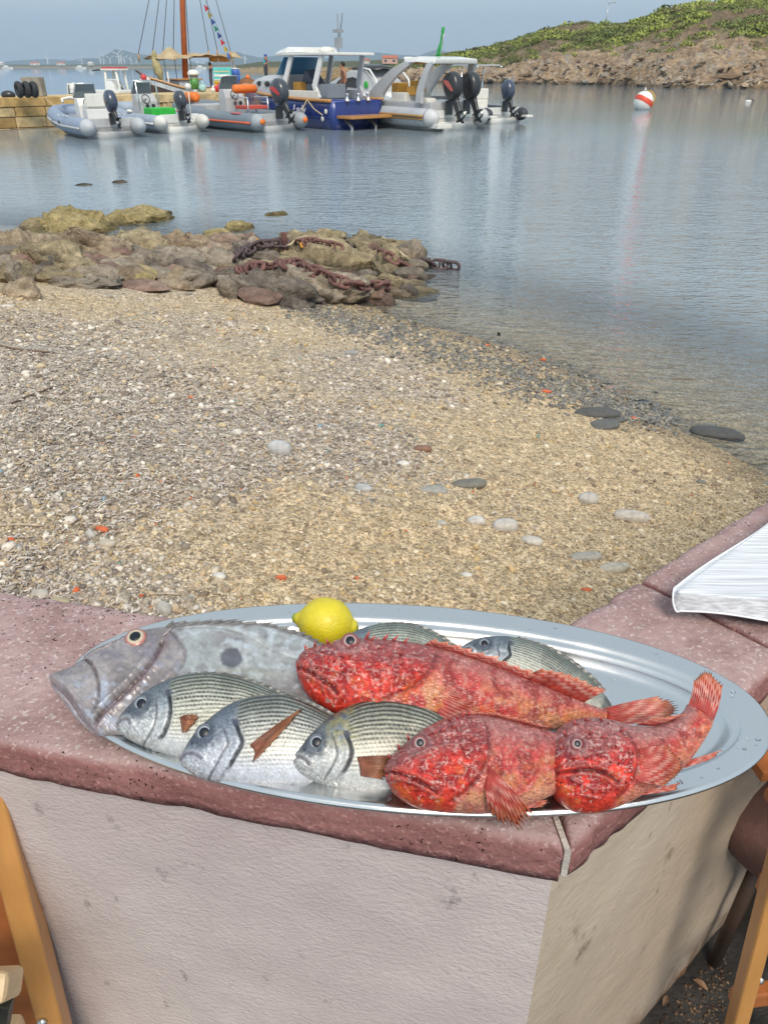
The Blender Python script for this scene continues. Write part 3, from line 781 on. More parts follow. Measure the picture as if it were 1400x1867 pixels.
class Plane:                                # the leaning plane a fish lies in
    def __init__(s, ax, ay, z, tilt, roll=0):
        s.O = U(ax, ay, z); t = R(tilt)
        y0 = np.array([0, math.cos(t), math.sin(t)]); x0 = np.array([math.cos(R(roll)), 0, math.sin(R(roll))])
        s.N = np.cross(x0, y0); s.N /= np.linalg.norm(s.N); s.X = x0; s.Y = np.cross(s.N, x0)
        s.mpp = float(s.O[1] * _cp - (s.O[2] - H) * _sp) / F      # metres per picture pixel here
    def q(s, px, py, up=0.0):
        d = ray(px, py)
        t = np.dot(s.O - CAM, s.N) / (d @ s.N)
        return CAM + d * t[..., None] + s.N * np.asarray(up)[..., None]
    def loc(s, P): return P - s.O
def fish_body(pl, top, bot, wfun, nu, nf, nb, feat, paint, m, par, name='body', sq=1.0):
    T, Bt = cat(top, nu), cat(bot, nu)
    s_ = np.linspace(0, 1, nu)
    ph = np.concatenate([np.linspace(0, math.pi, nf), np.linspace(math.pi, 2 * math.pi, nb + 2)[1:-1]])   # 0 = back, pi = belly, front first
    c_, n_ = np.cos(ph), np.sin(ph)
    cc = np.sign(c_) * np.abs(c_) ** sq; nn = np.sign(n_) * np.abs(n_) ** sq
    v = (1 + cc) / 2                        # 1 at the back, 0 at the belly
    PX = Bt[:, 0:1] * (1 - v) + T[:, 0:1] * v; PY = Bt[:, 1:2] * (1 - v) + T[:, 1:2] * v
    depth = np.hypot(*(T - Bt).T) * pl.mpp
    S, V = np.meshgrid(s_, v, indexing='ij')
    w = wfun(S) * depth.max()
    up = w * nn[None, :]
    if feat is not None:
        f_ = feat(S, V, PX, PY) * pl.mpp
        up = up + f_ * sm(0, .35, np.maximum(nn, 0))[None, :] + np.where(nn < 0, 0, 0)[None, :]
    P = pl.q(PX, PY, up) - pl.O
    col = paint(S, V, PX, PY)
    Fq = grid_faces(nu, len(ph), True)
    o = mesh_np(name, P, Fq, m, par, cols=np.clip(col, 0, 1).reshape(-1, 3))
    # close snout and tail
    bm = bmesh.new(); bm.from_mesh(o.data); bm.verts.ensure_lookup_table(); k = len(ph)
    for r0 in (0, (nu - 1) * k):
        try:
            f = bm.faces.new([bm.verts[r0 + j] for j in range(k)]); f.smooth = True
        except ValueError: pass
    bmesh.ops.recalc_face_normals(bm, faces=bm.faces); bm.to_mesh(o.data); bm.free()
    def surf(px, py):                       # height of the flank above the plane at a pixel
        i = np.argmin((PX[:, :nf] - px) ** 2 + (PY[:, :nf] - py) ** 2); return float(up[:, :nf].ravel()[i])
    return o, surf
def fin(name, pl, base, tip, par, paint, nray, lift0, lift1, jag=.12, wave=1.0, nt=14, seed=0, bend=0.0):
    n = nray * 4 + 1
    b_, t_ = cat(base, n), cat(tip, n)
    r = np.linspace(0, nray, n); tt = np.linspace(0, 1, nt)
    RR, TT = np.meshgrid(r, tt, indexing='ij')
    rl_ = np.random.default_rng(seed * 7 + nray).uniform(0, 1, nray + 1); notch = 1 - jag * np.abs(np.sin(math.pi * r)) - .9 * jag * np.interp(r, np.arange(nray + 1), rl_) - .5 * jag * (fbm(P3(r * .9 + seed, 0), 2, seed) - .3)
    TE = TT * notch[:, None]
    PX = b_[:, :1] * (1 - TE) + t_[:, :1] * TE; PY = b_[:, 1:] * (1 - TE) + t_[:, 1:] * TE
    l0 = np.interp(np.linspace(0, 1, n), np.linspace(0, 1, len(lift0)), lift0); l1 = np.interp(np.linspace(0, 1, n), np.linspace(0, 1, len(lift1)), lift1)
    up = l0[:, None] * (1 - TT) + l1[:, None] * TT + bend * np.sin(math.pi * TT) + wave * .0011 * np.cos(2 * math.pi * RR) * np.sin(math.pi * np.clip(TT, .05, .8)) + .0015 * (fbm(P3(RR * .7, TT * 2 + seed), 2, seed) - .5)
    P = pl.q(PX, PY, up) - pl.O
    o = mesh_np(name, P, grid_faces(n, nt), m_fin, par, cols=np.clip(paint(RR, TT, PX, PY), 0, 1).reshape(-1, 3))
    md = o.modifiers.new('thick', 'SOLIDIFY'); md.thickness = .0007
    return o
def eye(pl, px, py, r_px, up, par, ring, pup=.42, look=(0, 0), bulge=.55):
    r = r_px * pl.mpp; n, m = 28, 12
    th, rho = np.meshgrid(np.linspace(0, 2 * math.pi, n, endpoint=False), np.linspace(0, 1, m), indexing='ij')
    c = pl.q(px, py, up) - pl.O
    h = np.sqrt(np.maximum(0, 1 - (rho * .96) ** 2)) * r * bulge
    P = c + (np.cos(th) * rho * r)[..., None] * pl.X + (np.sin(th) * rho * r)[..., None] * pl.Y + h[..., None] * pl.N
    stops = np.array([s_[0] for s_ in ring]); cols = np.array([s_[1] for s_ in ring])
    col = np.stack([np.interp(rho, stops, cols[:, k]) for k in range(3)], -1)
    col = col * (.85 + .3 * vn(P3(th * 4, rho * 6), 3))[..., None]
    e = mesh_np('eye', P.transpose(1, 0, 2), grid_faces(m, n, True), m_iris, par, cols=col.transpose(1, 0, 2).reshape(-1, 3))
    pb_ = B(); d = pup * r
    q = c + (look[0] * r) * pl.X + (look[1] * r) * pl.Y + pl.N * (r * bulge * .93)
    pb_.ell((0, 0, 0), d, d, d * .22, 20, 10, Matrix((Vector(pl.X), Vector(pl.Y), Vector(pl.N))).transposed())
    pb_.v = [(p[0] + q[0], p[1] + q[1], p[2] + q[2]) for p in pb_.v]
    pb_.build('pupil', m_pupil, e, smooth=True)
    return e

# ---------------------------------------------------------------- sea bream
def bream(label, ax, z, tilt, top, bot, eye_px, gill, mouth, pect=None, tint=(1, 1, 1), dark=1.0, seed=0, er=14, gold=0.0, roll=0):
    pl = Plane(ax[0], ax[1], z, tilt, roll)
    par = thing('sea_bream', label, 'fish', tuple(pl.O), group='sea bream on the platter')
    Lp = math.dist(top[0], top[-1]); k = Lp / 385.0
    gp = cat(gill, 24).tolist(); mp_ = cat(mouth, 10).tolist()
    pre = [(x - 26 * k, y) for x, y in gp]
    topc, botc = cat(top, 60), cat(bot, 60)
    def behind(PX, PY):
        d, s_ = segdist(PX, PY, gp)
        gx_ = np.interp(PY, [p[1] for p in gp], [p[0] for p in gp]); return PX - gx_
    def feat(S, V, PX, PY):
        b_ = behind(PX, PY); f_ = np.zeros_like(S)
        dg, _ = segdist(PX, PY, gp)
        f_ += 2.6 * k * np.exp(-((b_ + 7 * k) / (9 * k)) ** 2) * sm(0, 8 * k, -b_) * sm(30 * k, 4 * k, dg)
        f_ -= 3.0 * k * np.exp(-(dg / (2.6 * k)) ** 2)
        dp, _ = segdist(PX, PY, [(x, y) for x, y in pre]); f_ -= 1.4 * k * np.exp(-(dp / (2.2 * k)) ** 2) * sm(.15, .3, 1 - np.abs(V - .45))
        dm, sd_ = segdist(PX, PY, mp_); f_ -= 2.8 * k * np.exp(-(dm / (2.4 * k)) ** 2); f_ += 1.8 * k * np.exp(-((dm - 6 * k) / (4 * k)) ** 2)
        de = np.hypot(PX - eye_px[0], PY - eye_px[1]); f_ += 1.6 * k * np.exp(-((de - er * 1.25) / (4 * k)) ** 2) - 1.5 * k * np.exp(-(de / er) ** 2)
        body = sm(0, 12 * k, b_)
        f_ += .16 * k * np.sin(2 * math.pi * V * 26) * np.sin(2 * math.pi * (S * 62 + .5 * np.floor(V * 26))) * body
        f_ += 1.0 * k * (fbm(P3(PX / (14 * k), PY / (14 * k)), 3, seed + 40) - .5) * (1 - .5 * body)
        return f_
    def paint(S, V, PX, PY):
        b_ = behind(PX, PY); body = sm(-2 * k, 10 * k, b_)
        n1 = fbm(P3(PX / (30 * k), PY / (30 * k)), 3, seed); n2 = fbm(P3(PX / (7 * k), PY / (7 * k)), 3, seed + 3); n3 = fbm(P3(PX / (2.6 * k), PY / (2.6 * k)), 2, seed + 5)
        belly = np.array([.54, .56, .60]); flank = np.array([.52, .515, .455]); back = np.array([.17, .185, .155])
        c = mixc(belly, flank, sm(.18, .45, V)); c = mixc(c, back, sm(.62, .98, V + .1 * (n1 - .5)))
        c = mixc(c, (.33,.38,.38), .3 * sm(.5, .7, n1) * sm(.5, .8, V))
        # scale rows
        rows = V * 22 + .35 * np.sin(S * 9) + .5 * (n1 - .5)
        st = .5 + .5 * np.cos(2 * math.pi * rows)
        dash = .5 + .5 * np.sin(2 * math.pi * (S * 66 + .5 * np.floor(rows + .5)))
        amt = sm(.10, .36, V) * (.62 + .38 * sm(.5, .72, V)) * sm(.0, .12, 1 - S)
        line = sm(.34, .78, st) * (.62 + .38 * sm(.25, .7, dash)) * amt * body * dark * (.7 + .6 * n2)
        c = mixc(c, (.030,.033,.028), np.clip(line * 1.12, 0, .95))
        c = mixc(c, (.75,.78,.76), .35 * sm(.75, .95, 1 - st) * sm(.6, .9, dash) * body * sm(.2, .5, V))
        cell = np.sin(2 * math.pi * (V * 22)) * np.sin(2 * math.pi * (S * 66 + .5 * np.floor(V * 22 + .25))); c = c * (1 + .16 * cell * body * sm(.04, .12, V))[..., None]
        c = c * (1 - .30 * sm(.12, .0, V) * n2)[..., None]
        bars = sm(.45, .62, fbm(P3(S * 11, V * 1.5), 2, seed + 9)); c = c * (1 - .24 * bars * body * sm(.3, .6, V))[..., None]
        ll = np.abs(V - (.735 - .10 * S)); c = mixc(c, (.03,.03,.03), .75 * sm(.012, .004, ll) * body * sm(.25, .6, dash))
        # head
        head = mixc((.44,.46,.50), (.25,.285,.33), sm(.3, .75, V + .5 * (n1 - .5)))
        head = mixc(head, (.085,.105,.135), .88 * sm(.58, .95, V)); 
        de = np.hypot((PX - eye_px[0] + 4 * k) / 1.25, PY - eye_px[1] - 4 * k)
        head = mixc(head, (.055,.068,.10), .82 * sm(er * 2.1, er * 1.0, de + 12 * k * (n2 - .5)))
        head = mixc(head, (.66,.69,.72), .5 * sm(.55, .8, n2) * sm(.75, .4, V)); head = head * (.66 + .68 * n3)[..., None]
        c = mixc(head, c, body)
        if gold: c = mixc(c, (.36,.31,.10), gold * sm(40 * k, 5 * k, np.abs(b_ + 12 * k)) * sm(.38, .62, V) * sm(.3, .6, n2))
        dg, _ = segdist(PX, PY, gp); c = mixc(c, (.012,.012,.016), .95 * sm(4.4 * k, 1.6 * k, dg + 2.2 * k * (n2 - .5)) * sm(.25, .35, V + .1))
        dp, _ = segdist(PX, PY, pre); c = mixc(c, (.07,.07,.085), .8 * sm(2.8 * k, .9 * k, dp) * sm(.8, .65, V))
        dm, _ = segdist(PX, PY, mp_); c = mixc(c, (.035,.03,.04), .92 * sm(3.2 * k, 1.3 * k, dm)); dn_ = np.hypot(PX - (eye_px[0] * .55 + mp_[0][0] * .45), PY - (eye_px[1] * .62 + mp_[0][1] * .38)); c = mixc(c, (.03,.03,.04), .8 * sm(3.4 * k, 1.8 * k, dn_)); c = mixc(c, (.36,.35,.40), .5 * sm(11 * k, 5 * k, dm))
        sp = np.hypot(PX - gp[0][0] - 3 * k, PY - gp[0][1] - 4 * k); c = mixc(c, (.09,.10,.14), .85 * sm(8 * k, 5 * k, sp))
        tailspot = sm(.86, .9, S) * sm(.985, .95, S); c = mixc(c, (.05,.05,.055), .7 * tailspot)
        return c * (.70 + .42 * n3)[..., None] * np.asarray(tint)
    wf = lambda S: .215 * np.sqrt(np.clip(1 - (1 - np.clip(S / .33, 0, 1)) ** 2, .02, 1)) * (1 - .86 * sm(.35, 1.0, S)) + .004
    o, surf = fish_body(pl, top, bot, wf, 300, 120, 26, feat, paint, m_bream, par)
    ex, ey = eye_px
    eye(pl, ex, ey, er * 1.08, surf(ex, ey) - er * pl.mpp * .22, par, [(0, (.02,.02,.03)), (.50, (.03,.03,.04)), (.56, (.36,.39,.43)), (.66, (.30,.33,.37)), (.72, (.10,.115,.14)), (.92, (.13,.15,.18)), (1, (.05,.06,.08))], .54, (0, 0), .34)
    gf = lambda c0, c1: (lambda RR, TT, PX, PY: mixc(mixc(c0, c1, TT), (.05,.03,.025), .6 * sm(.45, 1, .5 + .5 * np.cos(2 * math.pi * RR)) * (.4 + .6 * vn(P3(RR * 3, TT * 9), 3))) * (.75 + .5 * vn(P3(RR * .8, TT * 3), 8))[..., None])
    if pect:
        b0, t0 = pect; sf = [surf(*p) for p in b0]
        fin('pectoral_fin', pl, b0, t0, par, gf((.26,.085,.05), (.46,.21,.11)), 12, [s_ + .0015 for s_ in sf], [surf(*p) * .9 + .005 for p in t0], .14, 1.3, bend=.004, seed=seed)
    # low folded dorsal fin along the back, tail fin, anal fin
    i0, i1 = 22, 54
    bb = topc[i0:i1:4]; nrm = np.array([botc[i0:i1:4][j] - bb[j] for j in range(len(bb))]); nrm /= np.linalg.norm(nrm, axis=1)[:, None]
    fin('dorsal_fin', pl, bb + nrm * 4 * k, bb - nrm * (3.2 * k) + np.array([8 * k, 0]), par, gf((.08,.09,.085), (.16,.16,.15)), 14, [0] * 3, [.001] * 3, .10, .5)
    e1, e2 = np.array(top[-1], float), np.array(bot[-1], float); mid = (e1 + e2) / 2
    dirx = mid - (np.array(top[-2]) + np.array(bot[-2])) / 2.; dirx = dirx / np.linalg.norm(dirx); dn = np.array([-dirx[1], dirx[0]])
    fin('tail_fin', pl, [e1, mid, e2], [mid + dirx * 80 * k - dn * 62 * k, mid + dirx * 52 * k - dn * 20 * k, mid + dirx * 44 * k, mid + dirx * 52 * k + dn * 20 * k, mid + dirx * 80 * k + dn * 62 * k], par, gf((.12,.12,.12), (.19,.18,.17)), 12, [0] * 3, [.0] * 3, .1, .6)
    bb = botc[34:52:4]; 
    fin('anal_fin', pl, bb + np.array([0, -4 * k]), bb + np.array([8 * k, 5 * k]), par, gf((.22,.22,.22), (.15,.15,.15)), 8, [0] * 3, [.001] * 3, .2, .5)
    return par
bream('striped sea bream at the front left, lying against the pale flat grey fish', (330, 1384), ZW + .016, 33,
      [(212,1318),(232,1292),(265,1262),(305,1240),(350,1228),(400,1229),(450,1240),(495,1257),(535,1275),(570,1290),(592,1297)],
      [(216,1335),(240,1352),(280,1370),(325,1384),(375,1390),(420,1388),(465,1380),(510,1368),(545,1350),(580,1335),(598,1328)],
      (265,1289), [(312,1266),(319,1290),(318,1318),(306,1345),(283,1368)], [(214,1327),(226,1318),(240,1317),(244,1324)],
      pect=([(336,1316),(338,1326),(340,1344)], [(372,1314),(372,1322),(352,1342)]), tint=(1.02,1.02,.97), dark=.95, seed=1, er=15)
bream('striped grey sea bream in the front row with its long reddish pectoral fin raised', (470, 1437), ZW + .013, 36,
      [(328,1382),(350,1345),(380,1312),(420,1284),(465,1270),(515,1267),(560,1281),(600,1302),(645,1325),(690,1342),(715,1348)],
      [(332,1397),(355,1415),(390,1427),(430,1434),(480,1437),(530,1437),(575,1432),(620,1422),(660,1405),(695,1392),(715,1385)],
      (378,1340), [(433,1318),(442,1340),(448,1360),(437,1380),(424,1402),(408,1424)], [(330,1388),(345,1377),(362,1379),(372,1386)],
      pect=([(462,1364),(470,1376),(465,1394)], [(560,1290),(540,1318),(480,1384)]), tint=(.99,1.0,1.03), dark=.95, seed=2, er=16)
bream('dark striped sea bream with a gold tinged cheek beside the front red fish', (660, 1448), ZW + .012, 36,
      [(528,1388),(545,1360),(572,1330),(610,1302),(655,1280),(705,1271),(760,1279),(805,1300),(850,1325),(890,1345),(915,1355)],
      [(530,1398),(545,1414),(575,1428),(610,1440),(650,1447),(700,1450),(755,1447),(805,1438),(850,1424),(890,1408),(915,1398)],
      (580,1358), [(632,1340),(640,1362),(643,1380),(634,1402),(618,1424)], [(530,1390),(545,1383),(558,1388),(566,1397)],
      pect=([(652,1386),(656,1400),(658,1418)], [(735,1384),(740,1402),(700,1424)]), tint=(1.0,.98,.90), dark=1.15, seed=3, er=15, gold=.55)
bream('pale sea bream at the back showing only its humped back beside the lemon', (725, 1256), ZW + .018, 30,
      [(585,1195),(605,1178),(635,1158),(670,1143),(715,1136),(760,1142),(800,1160),(835,1185),(870,1208),(890,1215)],
      [(590,1210),(612,1228),(645,1243),(685,1252),(725,1256),(765,1254),(800,1250),(835,1243),(870,1237),(890,1235)],
      (628,1188), [(670,1172),(674,1190),(672,1205),(662,1225)], [(588,1203),(598,1199),(606,1202)], tint=(.98,1.03,1.0), dark=.7, seed=4, er=11)
bream('pale silver sea bream at the back right behind the long red fish', (950, 1275), ZW + .018, 30,
      [(836,1186),(850,1174),(880,1163),(925,1161),(965,1170),(1005,1185),(1045,1210),(1080,1240),(1105,1270),(1118,1290)],
      [(842,1196),(862,1212),(890,1232),(915,1255),(950,1275),(985,1295),(1020,1310),(1055,1318),(1085,1322),(1105,1322)],
      (881,1180), [(927,1176),(925,1190),(927,1202),(917,1212),(905,1222)], [(838,1190),(850,1188),(858,1192)], tint=(1.0,1.02,1.0), dark=.75, seed=5, er=11)

# ---------------------------------------------------------------- john dory
def dory():
    pl = Plane(330, 1358, ZW + .020, 17)
    par = thing('john_dory', 'large flat grey fish with a dark round spot at the platter\'s left end', 'fish', tuple(pl.O))
    top = [(90,1236),(108,1226),(135,1216),(178,1184),(225,1163),(275,1148),(335,1141),(410,1138),(480,1141),(540,1156),(600,1185),(640,1210),(655,1215)]
    bot = [(94,1252),(112,1276),(140,1312),(176,1341),(215,1340),(275,1350),(340,1360),(415,1365),(490,1355),(560,1335),(610,1300),(645,1270),(660,1262)]
    jaw = cat([(93,1246),(120,1268),(140,1292),(156,1318),(172,1336)], 20).tolist()
    maxi = cat([(152,1205),(166,1215),(182,1240),(187,1275),(180,1300)], 16).tolist()
    pre = cat([(300,1184),(285,1215),(262,1246),(230,1278),(196,1306),(178,1330)], 20).tolist()
    pre2 = cat([(276,1198),(262,1225),(240,1250),(210,1280),(190,1300)], 16).tolist()
    oper = cat([(318,1160),(335,1185),(342,1205),(330,1235),(305,1262),(262,1290)], 20).tolist()
    brow = cat([(156,1205),(185,1190),(215,1178),(240,1166)], 12).tolist()
    lat = cat([(345,1150),(400,1150),(450,1166),(500,1196),(560,1215),(640,1236)], 20).tolist()
    def feat(S, V, PX, PY):
        f_ = np.zeros_like(S)
        for poly, a, w in ((jaw, -9, 4.0), (maxi, -6.5, 3.0), (pre, -7, 3.2), (pre2, 5, 5), (oper, -5.5, 3.4), (brow, 4.5, 4), (lat, -1.5, 2.4)):
            d, s_ = segdist(PX, PY, poly); f_ += a * np.exp(-(d / w) ** 2)
        d, s_ = segdist(PX, PY, pre); f_ += 3.4 * np.exp(-((d - 9) / 5) ** 2)
        d, s_ = segdist(PX, PY, oper); f_ += 2.2 * np.exp(-((d - 8) / 5) ** 2) * (s_ > 0)
        d, s_ = segdist(PX, PY, jaw); f_ += 3.5 * np.exp(-((d - 11) / 6) ** 2)
        de = np.hypot(PX - 252, PY - 1174); f_ += 3.2 * np.exp(-((de - 24) / 6) ** 2)
        f_ += 6.5 * (fbm(P3(PX / 34, PY / 34), 4, 61) - .5) + 5.0 * (fbm(P3((PX + PY) / 30, (PX - PY) / 8), 3, 62, True) - .5) * sm(330, 260, PX)
        return f_
    def paint(S, V, PX, PY):
        n1 = fbm(P3(PX / 60, PY / 45), 4, 63); n2 = fbm(P3(PX / 15, PY / 12), 3, 64); n3 = fbm(P3(PX / 5, PY / 5), 3, 65)
        c = mixc((.33,.315,.32), (.43,.46,.46), sm(.35, .65, n1)); c = mixc(c, (.60,.67,.72), .85 * sm(.46, .66, n2) * sm(280, 380, PX)); c = mixc(c, (.22,.21,.22), .55 * sm(.55, .72, fbm(P3(PX / 22, PY / 16), 4, 67)))
        c = mixc(c, (.32,.34,.27), .6 * sm(.55, .75, fbm(P3(PX / 70, PY / 22), 3, 66)) * sm(320, 380, PX))
        head = mixc((.28,.245,.245), (.42,.385,.39), sm(.35, .7, n1)); head = mixc(head, (.48,.52,.62), .9 * sm(.5, .68, n2 + .15 * (n1 - .5)))
        dh, sh = segdist(PX, PY, oper); gx_ = np.interp(PY, [p[1] for p in oper], [p[0] for p in oper])
        hd_ = sm(6, -6, PX - gx_); c = mixc(c, head, hd_)
        c = mixc(c, (.20,.145,.155), .7 * sm(.5, .75, V) * sm(.45, .65, n2) * hd_)
        for poly, w, a, dk in ((jaw, 4, .75, (.09,.06,.065)), (maxi, 3, .65, (.12,.09,.095)), (pre, 4.5, .8, (.10,.06,.065)), (oper, 3, .55, (.16,.13,.14)), (lat, 1.8, .6, (.13,.12,.11)), (brow, 3, .4, (.14,.10,.10))):
            d, s_ = segdist(PX, PY, poly); c = mixc(c, dk, a * sm(w, w * .3, d + 2.5 * (n3 - .5)))
        d, s_ = segdist(PX, PY, pre); c = mixc(c, (.24,.155,.165), .75 * sm(15, 6, d) * (s_ < 0))
        d, s_ = segdist(PX, PY, jaw); c = mixc(c, (.40,.33,.35), .6 * sm(16, 6, d))
        ds = np.hypot((PX - 425), (PY - 1212) * 1.05); c = mixc(c, (.11,.11,.135), .92 * sm(23, 17, ds + 5 * (n3 - .5))); c = mixc(c, (.52,.54,.50), .4 * np.exp(-((ds - 27) / 4) ** 2))
        dl, _ = segdist(PX, PY, lat); c = mixc(c, (.55,.57,.56), .45 * sm(16, 4, dl))
        return c * (.60 + .36 * n3)[..., None] * np.array([1.03, 1.02, 1.03]) * .90
    wf = lambda S: .115 * np.sqrt(np.clip(1 - (1 - np.clip(S / .35, 0, 1)) ** 2, .05, 1)) * (1 - .8 * sm(.5, 1.0, S)) + .006
    o, surf = fish_body(pl, top, bot, wf, 320, 150, 26, feat, paint, m_dory, par)
    eye(pl, 252, 1174, 22, surf(252, 1174) + .0010, par, [(0, (.02,.02,.03)), (.46, (.02,.025,.035)), (.52, (.46,.40,.22)), (.66, (.50,.46,.40)), (.78, (.42,.16,.12)), (.92, (.34,.13,.11)), (1, (.16,.13,.13))], .46, (0, .02), .42)
    gf = lambda RR, TT, PX, PY: mixc(mixc((.18,.17,.17), (.10,.095,.10), TT), (.30,.29,.27), .4 * sm(.7, 1, .5 + .5 * np.cos(2 * math.pi * RR)))
    fin('dorsal_fin', pl, [(300,1149),(380,1143),(460,1145),(540,1160),(590,1183)], [(322,1138),(420,1134),(505,1139),(560,1158),(615,1186)], par, gf, 16, [.004, .002, .002], [.008, .006, .004], .35, 1.2)
    fin('anal_fin', pl, [(360,1362),(430,1362),(510,1350)], [(370,1372),(445,1373),(525,1362)], par, gf, 12, [0, 0], [0, 0], .3, .6)
    fin('tail_fin', pl, [(655,1215),(658,1240),(660,1262)], [(735,1195),(745,1238),(738,1285)], par, gf, 9, [0, 0], [.002, .002], .08, .8)
    fin('pectoral_fin', pl, [(352,1268),(352,1280),(350,1296)], [(392,1262),(402,1282),(384,1302)], par, gf, 8, [surf(352, 1280) + .001] * 2, [surf(390, 1280) + .003] * 2, .06, .8)
    for (a, b_) in (((156,1210), (240,1163)), ((300,1172), (322,1146))):
        A_ = pl.q(*a, surf(*a) + .0005) - pl.O; B_ = pl.q(*b_, surf(*b_) + .001) - pl.O
        tq = B(); tq.tube([A_, (A_ + B_) / 2 + pl.N * .001, B_], [.0008, .0016, .0006], 7)
        tq.build('bony_ridge', mat('dory_bone', (.30,.25,.25), .4, nscale=200, namt=.3, coat=.3), par, smooth=True)
dory()

# ---------------------------------------------------------------- scorpionfish
def scorpion(label, anchor, z, tilt, top, bot, eye_px, er, mouth, gill, width, seed, veil=.4, warm=.5, fins=(), lines=(), spikes=(), wpk=.35):
    pl = Plane(anchor[0], anchor[1], z, tilt)
    par = thing('scorpionfish', label, 'fish', tuple(pl.O), group='red scorpionfish on the platter')
    gp, mp_ = cat(gill, 20).tolist(), cat(mouth, 16).tolist()
    gxs = lambda PY: np.interp(PY, [p[1] for p in gp], [p[0] for p in gp])
    def nz(PX, PY, s, o, sd_, rid=False): return fbm(P3(PX / s, PY / s, sd_ * 3.1), o, seed * 20 + sd_, rid)
    def feat(S, V, PX, PY):
        hd_ = sm(10, -14, PX - gxs(PY)); f_ = np.zeros_like(S)
        wx_ = PX + 10 * (nz(PX, PY, 16, 2, 1) - .5); wy_ = PY + 10 * (nz(PX, PY, 16, 2, 2) - .5)
        f_ += hd_ * (12.0 * (nz(wx_, wy_, 25, 3, 3, True) - .62) + 6.5 * (nz(wx_, wy_, 10, 2, 4, True) - .6)) * (.55 + .45 * sm(.25, .6, V))
        f_ += (1 - hd_) * (2.4 * (nz(PX, PY, 30, 3, 5) - .5) + .8 * np.sin(2 * math.pi * V * 17 + 2 * S) * np.sin(2 * math.pi * (S * 38 + .5 * np.floor(V * 17))) + 1.1 * (nz(PX, PY, 7, 2, 6) - .5))
        dg, _ = segdist(PX, PY, gp); f_ -= 3.2 * np.exp(-(dg / 4.5) ** 2); f_ += 2.2 * np.exp(-((PX - gxs(PY) + 11) / 7) ** 2) * sm(45, 15, dg)
        dm, sd_ = segdist(PX, PY, mp_); f_ -= 5.5 * np.exp(-(dm / 3.0) ** 2); f_ += 3.5 * np.exp(-((dm - 8) / 4.5) ** 2)
        de = np.hypot(PX - eye_px[0], PY - eye_px[1]); f_ += 5.5 * np.exp(-((de - er * 1.25) / (er * .38)) ** 2)
        for poly, a, w in lines:
            d, _ = segdist(PX, PY, cat(poly, 12).tolist()); f_ += a * np.exp(-(d / w) ** 2)
        return f_
    def paint(S, V, PX, PY):
        hd_ = sm(16, -16, PX - gxs(PY) + 22 * (nz(PX, PY, 20, 3, 19) - .5))
        wx_ = PX + 14 * (nz(PX, PY, 18, 2, 1) - .5); wy_ = PY + 14 * (nz(PX, PY, 18, 2, 2) - .5)
        n1 = nz(PX, PY, 42, 3, 7); n2 = nz(wx_, wy_, 15, 3, 8); n3 = nz(PX, PY, 4.5, 3, 9)
        red, deep, mar, org = np.array([.74,.040,.022])*(.72 + .28*veil*2), np.array([.32,.006,.007]), np.array([.25,.04,.045]), np.array([.66,.16,.03])
        c = mixc(red, deep, sm(.42, .62, n2)); c = mixc(c, mar, .85 * sm(.5, .78, V + .3 * (n1 - .5)))
        bd = mixc((.48,.035,.034), (.56,.14,.10), sm(.4, .65, n2)); bd = mixc(bd, (.56,.25,.10), warm * sm(.42, .66, nz(PX, PY, 26, 3, 10)) * sm(.75, .35, V))
        bd = mixc(bd, (.36,.13,.12), .75 * sm(.55, .85, V)); bd = mixc(bd, (.27,.02,.018), .8 * sm(.54, .66, nz(wx_, wy_, 22, 3, 11)))
        bd = mixc(bd, (.66,.36,.30), .55 * sm(.3, .05, V) * (1 - .5 * n2))
        c = mixc(bd, c, hd_)
        c = mixc(c, (.58,.04,.022), .85 * sm(.32, .08, V) * hd_)
        c = mixc(c, org, .55 * sm(.55, .75, nz(PX, PY, 19, 3, 12)) * sm(.6, .3, V))
        # pale veins and flecks of skin
        rd = nz(wx_, wy_, 9, 3, 13, True); ve = sm(.80, .87, rd) * (.55 + .45 * hd_)
        c = mixc(c, (.66,.42,.39), (.38 + .40 * veil) * ve * sm(.1, .35, V))
        sp = sm(.68, .73, nz(PX, PY, 6.5, 2, 14)); c = mixc(c, (.72,.54,.48), .55 * sp * (.5 + .5 * hd_))
        c = mixc(c, (.47,.29,.275), veil * .70 * sm(.60, .95, V + .35 * (n1 - .5)) * (.6 + .4 * n3))
        dg, _ = segdist(PX, PY, gp); c = mixc(c, (.10,.008,.01), .55 * sm(5, 1.0, dg + 5 * (n3 - .5)))
        dm, _ = segdist(PX, PY, mp_); c = mixc(c, (.09,.008,.01), .85 * sm(4, 1, dm + 2 * (n3 - .5))); c = mixc(c, (.52,.16,.13), .45 * np.exp(-((dm - 7) / 3.5) ** 2))
        for poly, a, w in lines:
            d, _ = segdist(PX, PY, cat(poly, 12).tolist()); c = mixc(c, (.50,.24,.22) if a > 0 else (.10,.01,.012), .42 * sm(w * 1.1, w * .2, d + 3.5 * (n3 - .5)) * sm(.35, .6, n2))
        de = np.hypot(PX - eye_px[0], PY - eye_px[1]); c = mixc(c, (.34,.17,.17), .7 * np.exp(-((de - er * 1.3) / (er * .4)) ** 2))
        return c * (.62 + .62 * n3)[..., None]
    wf = lambda S: width * np.sqrt(np.clip(1 - (1 - np.clip(S / wpk, 0, 1)) ** 2, .10, 1)) * (1 - .84 * sm(wpk, 1.0, S)) + .006
    o, surf = fish_body(pl, top, bot, wf, 340, 170, 30, feat, paint, m_scorp, par)
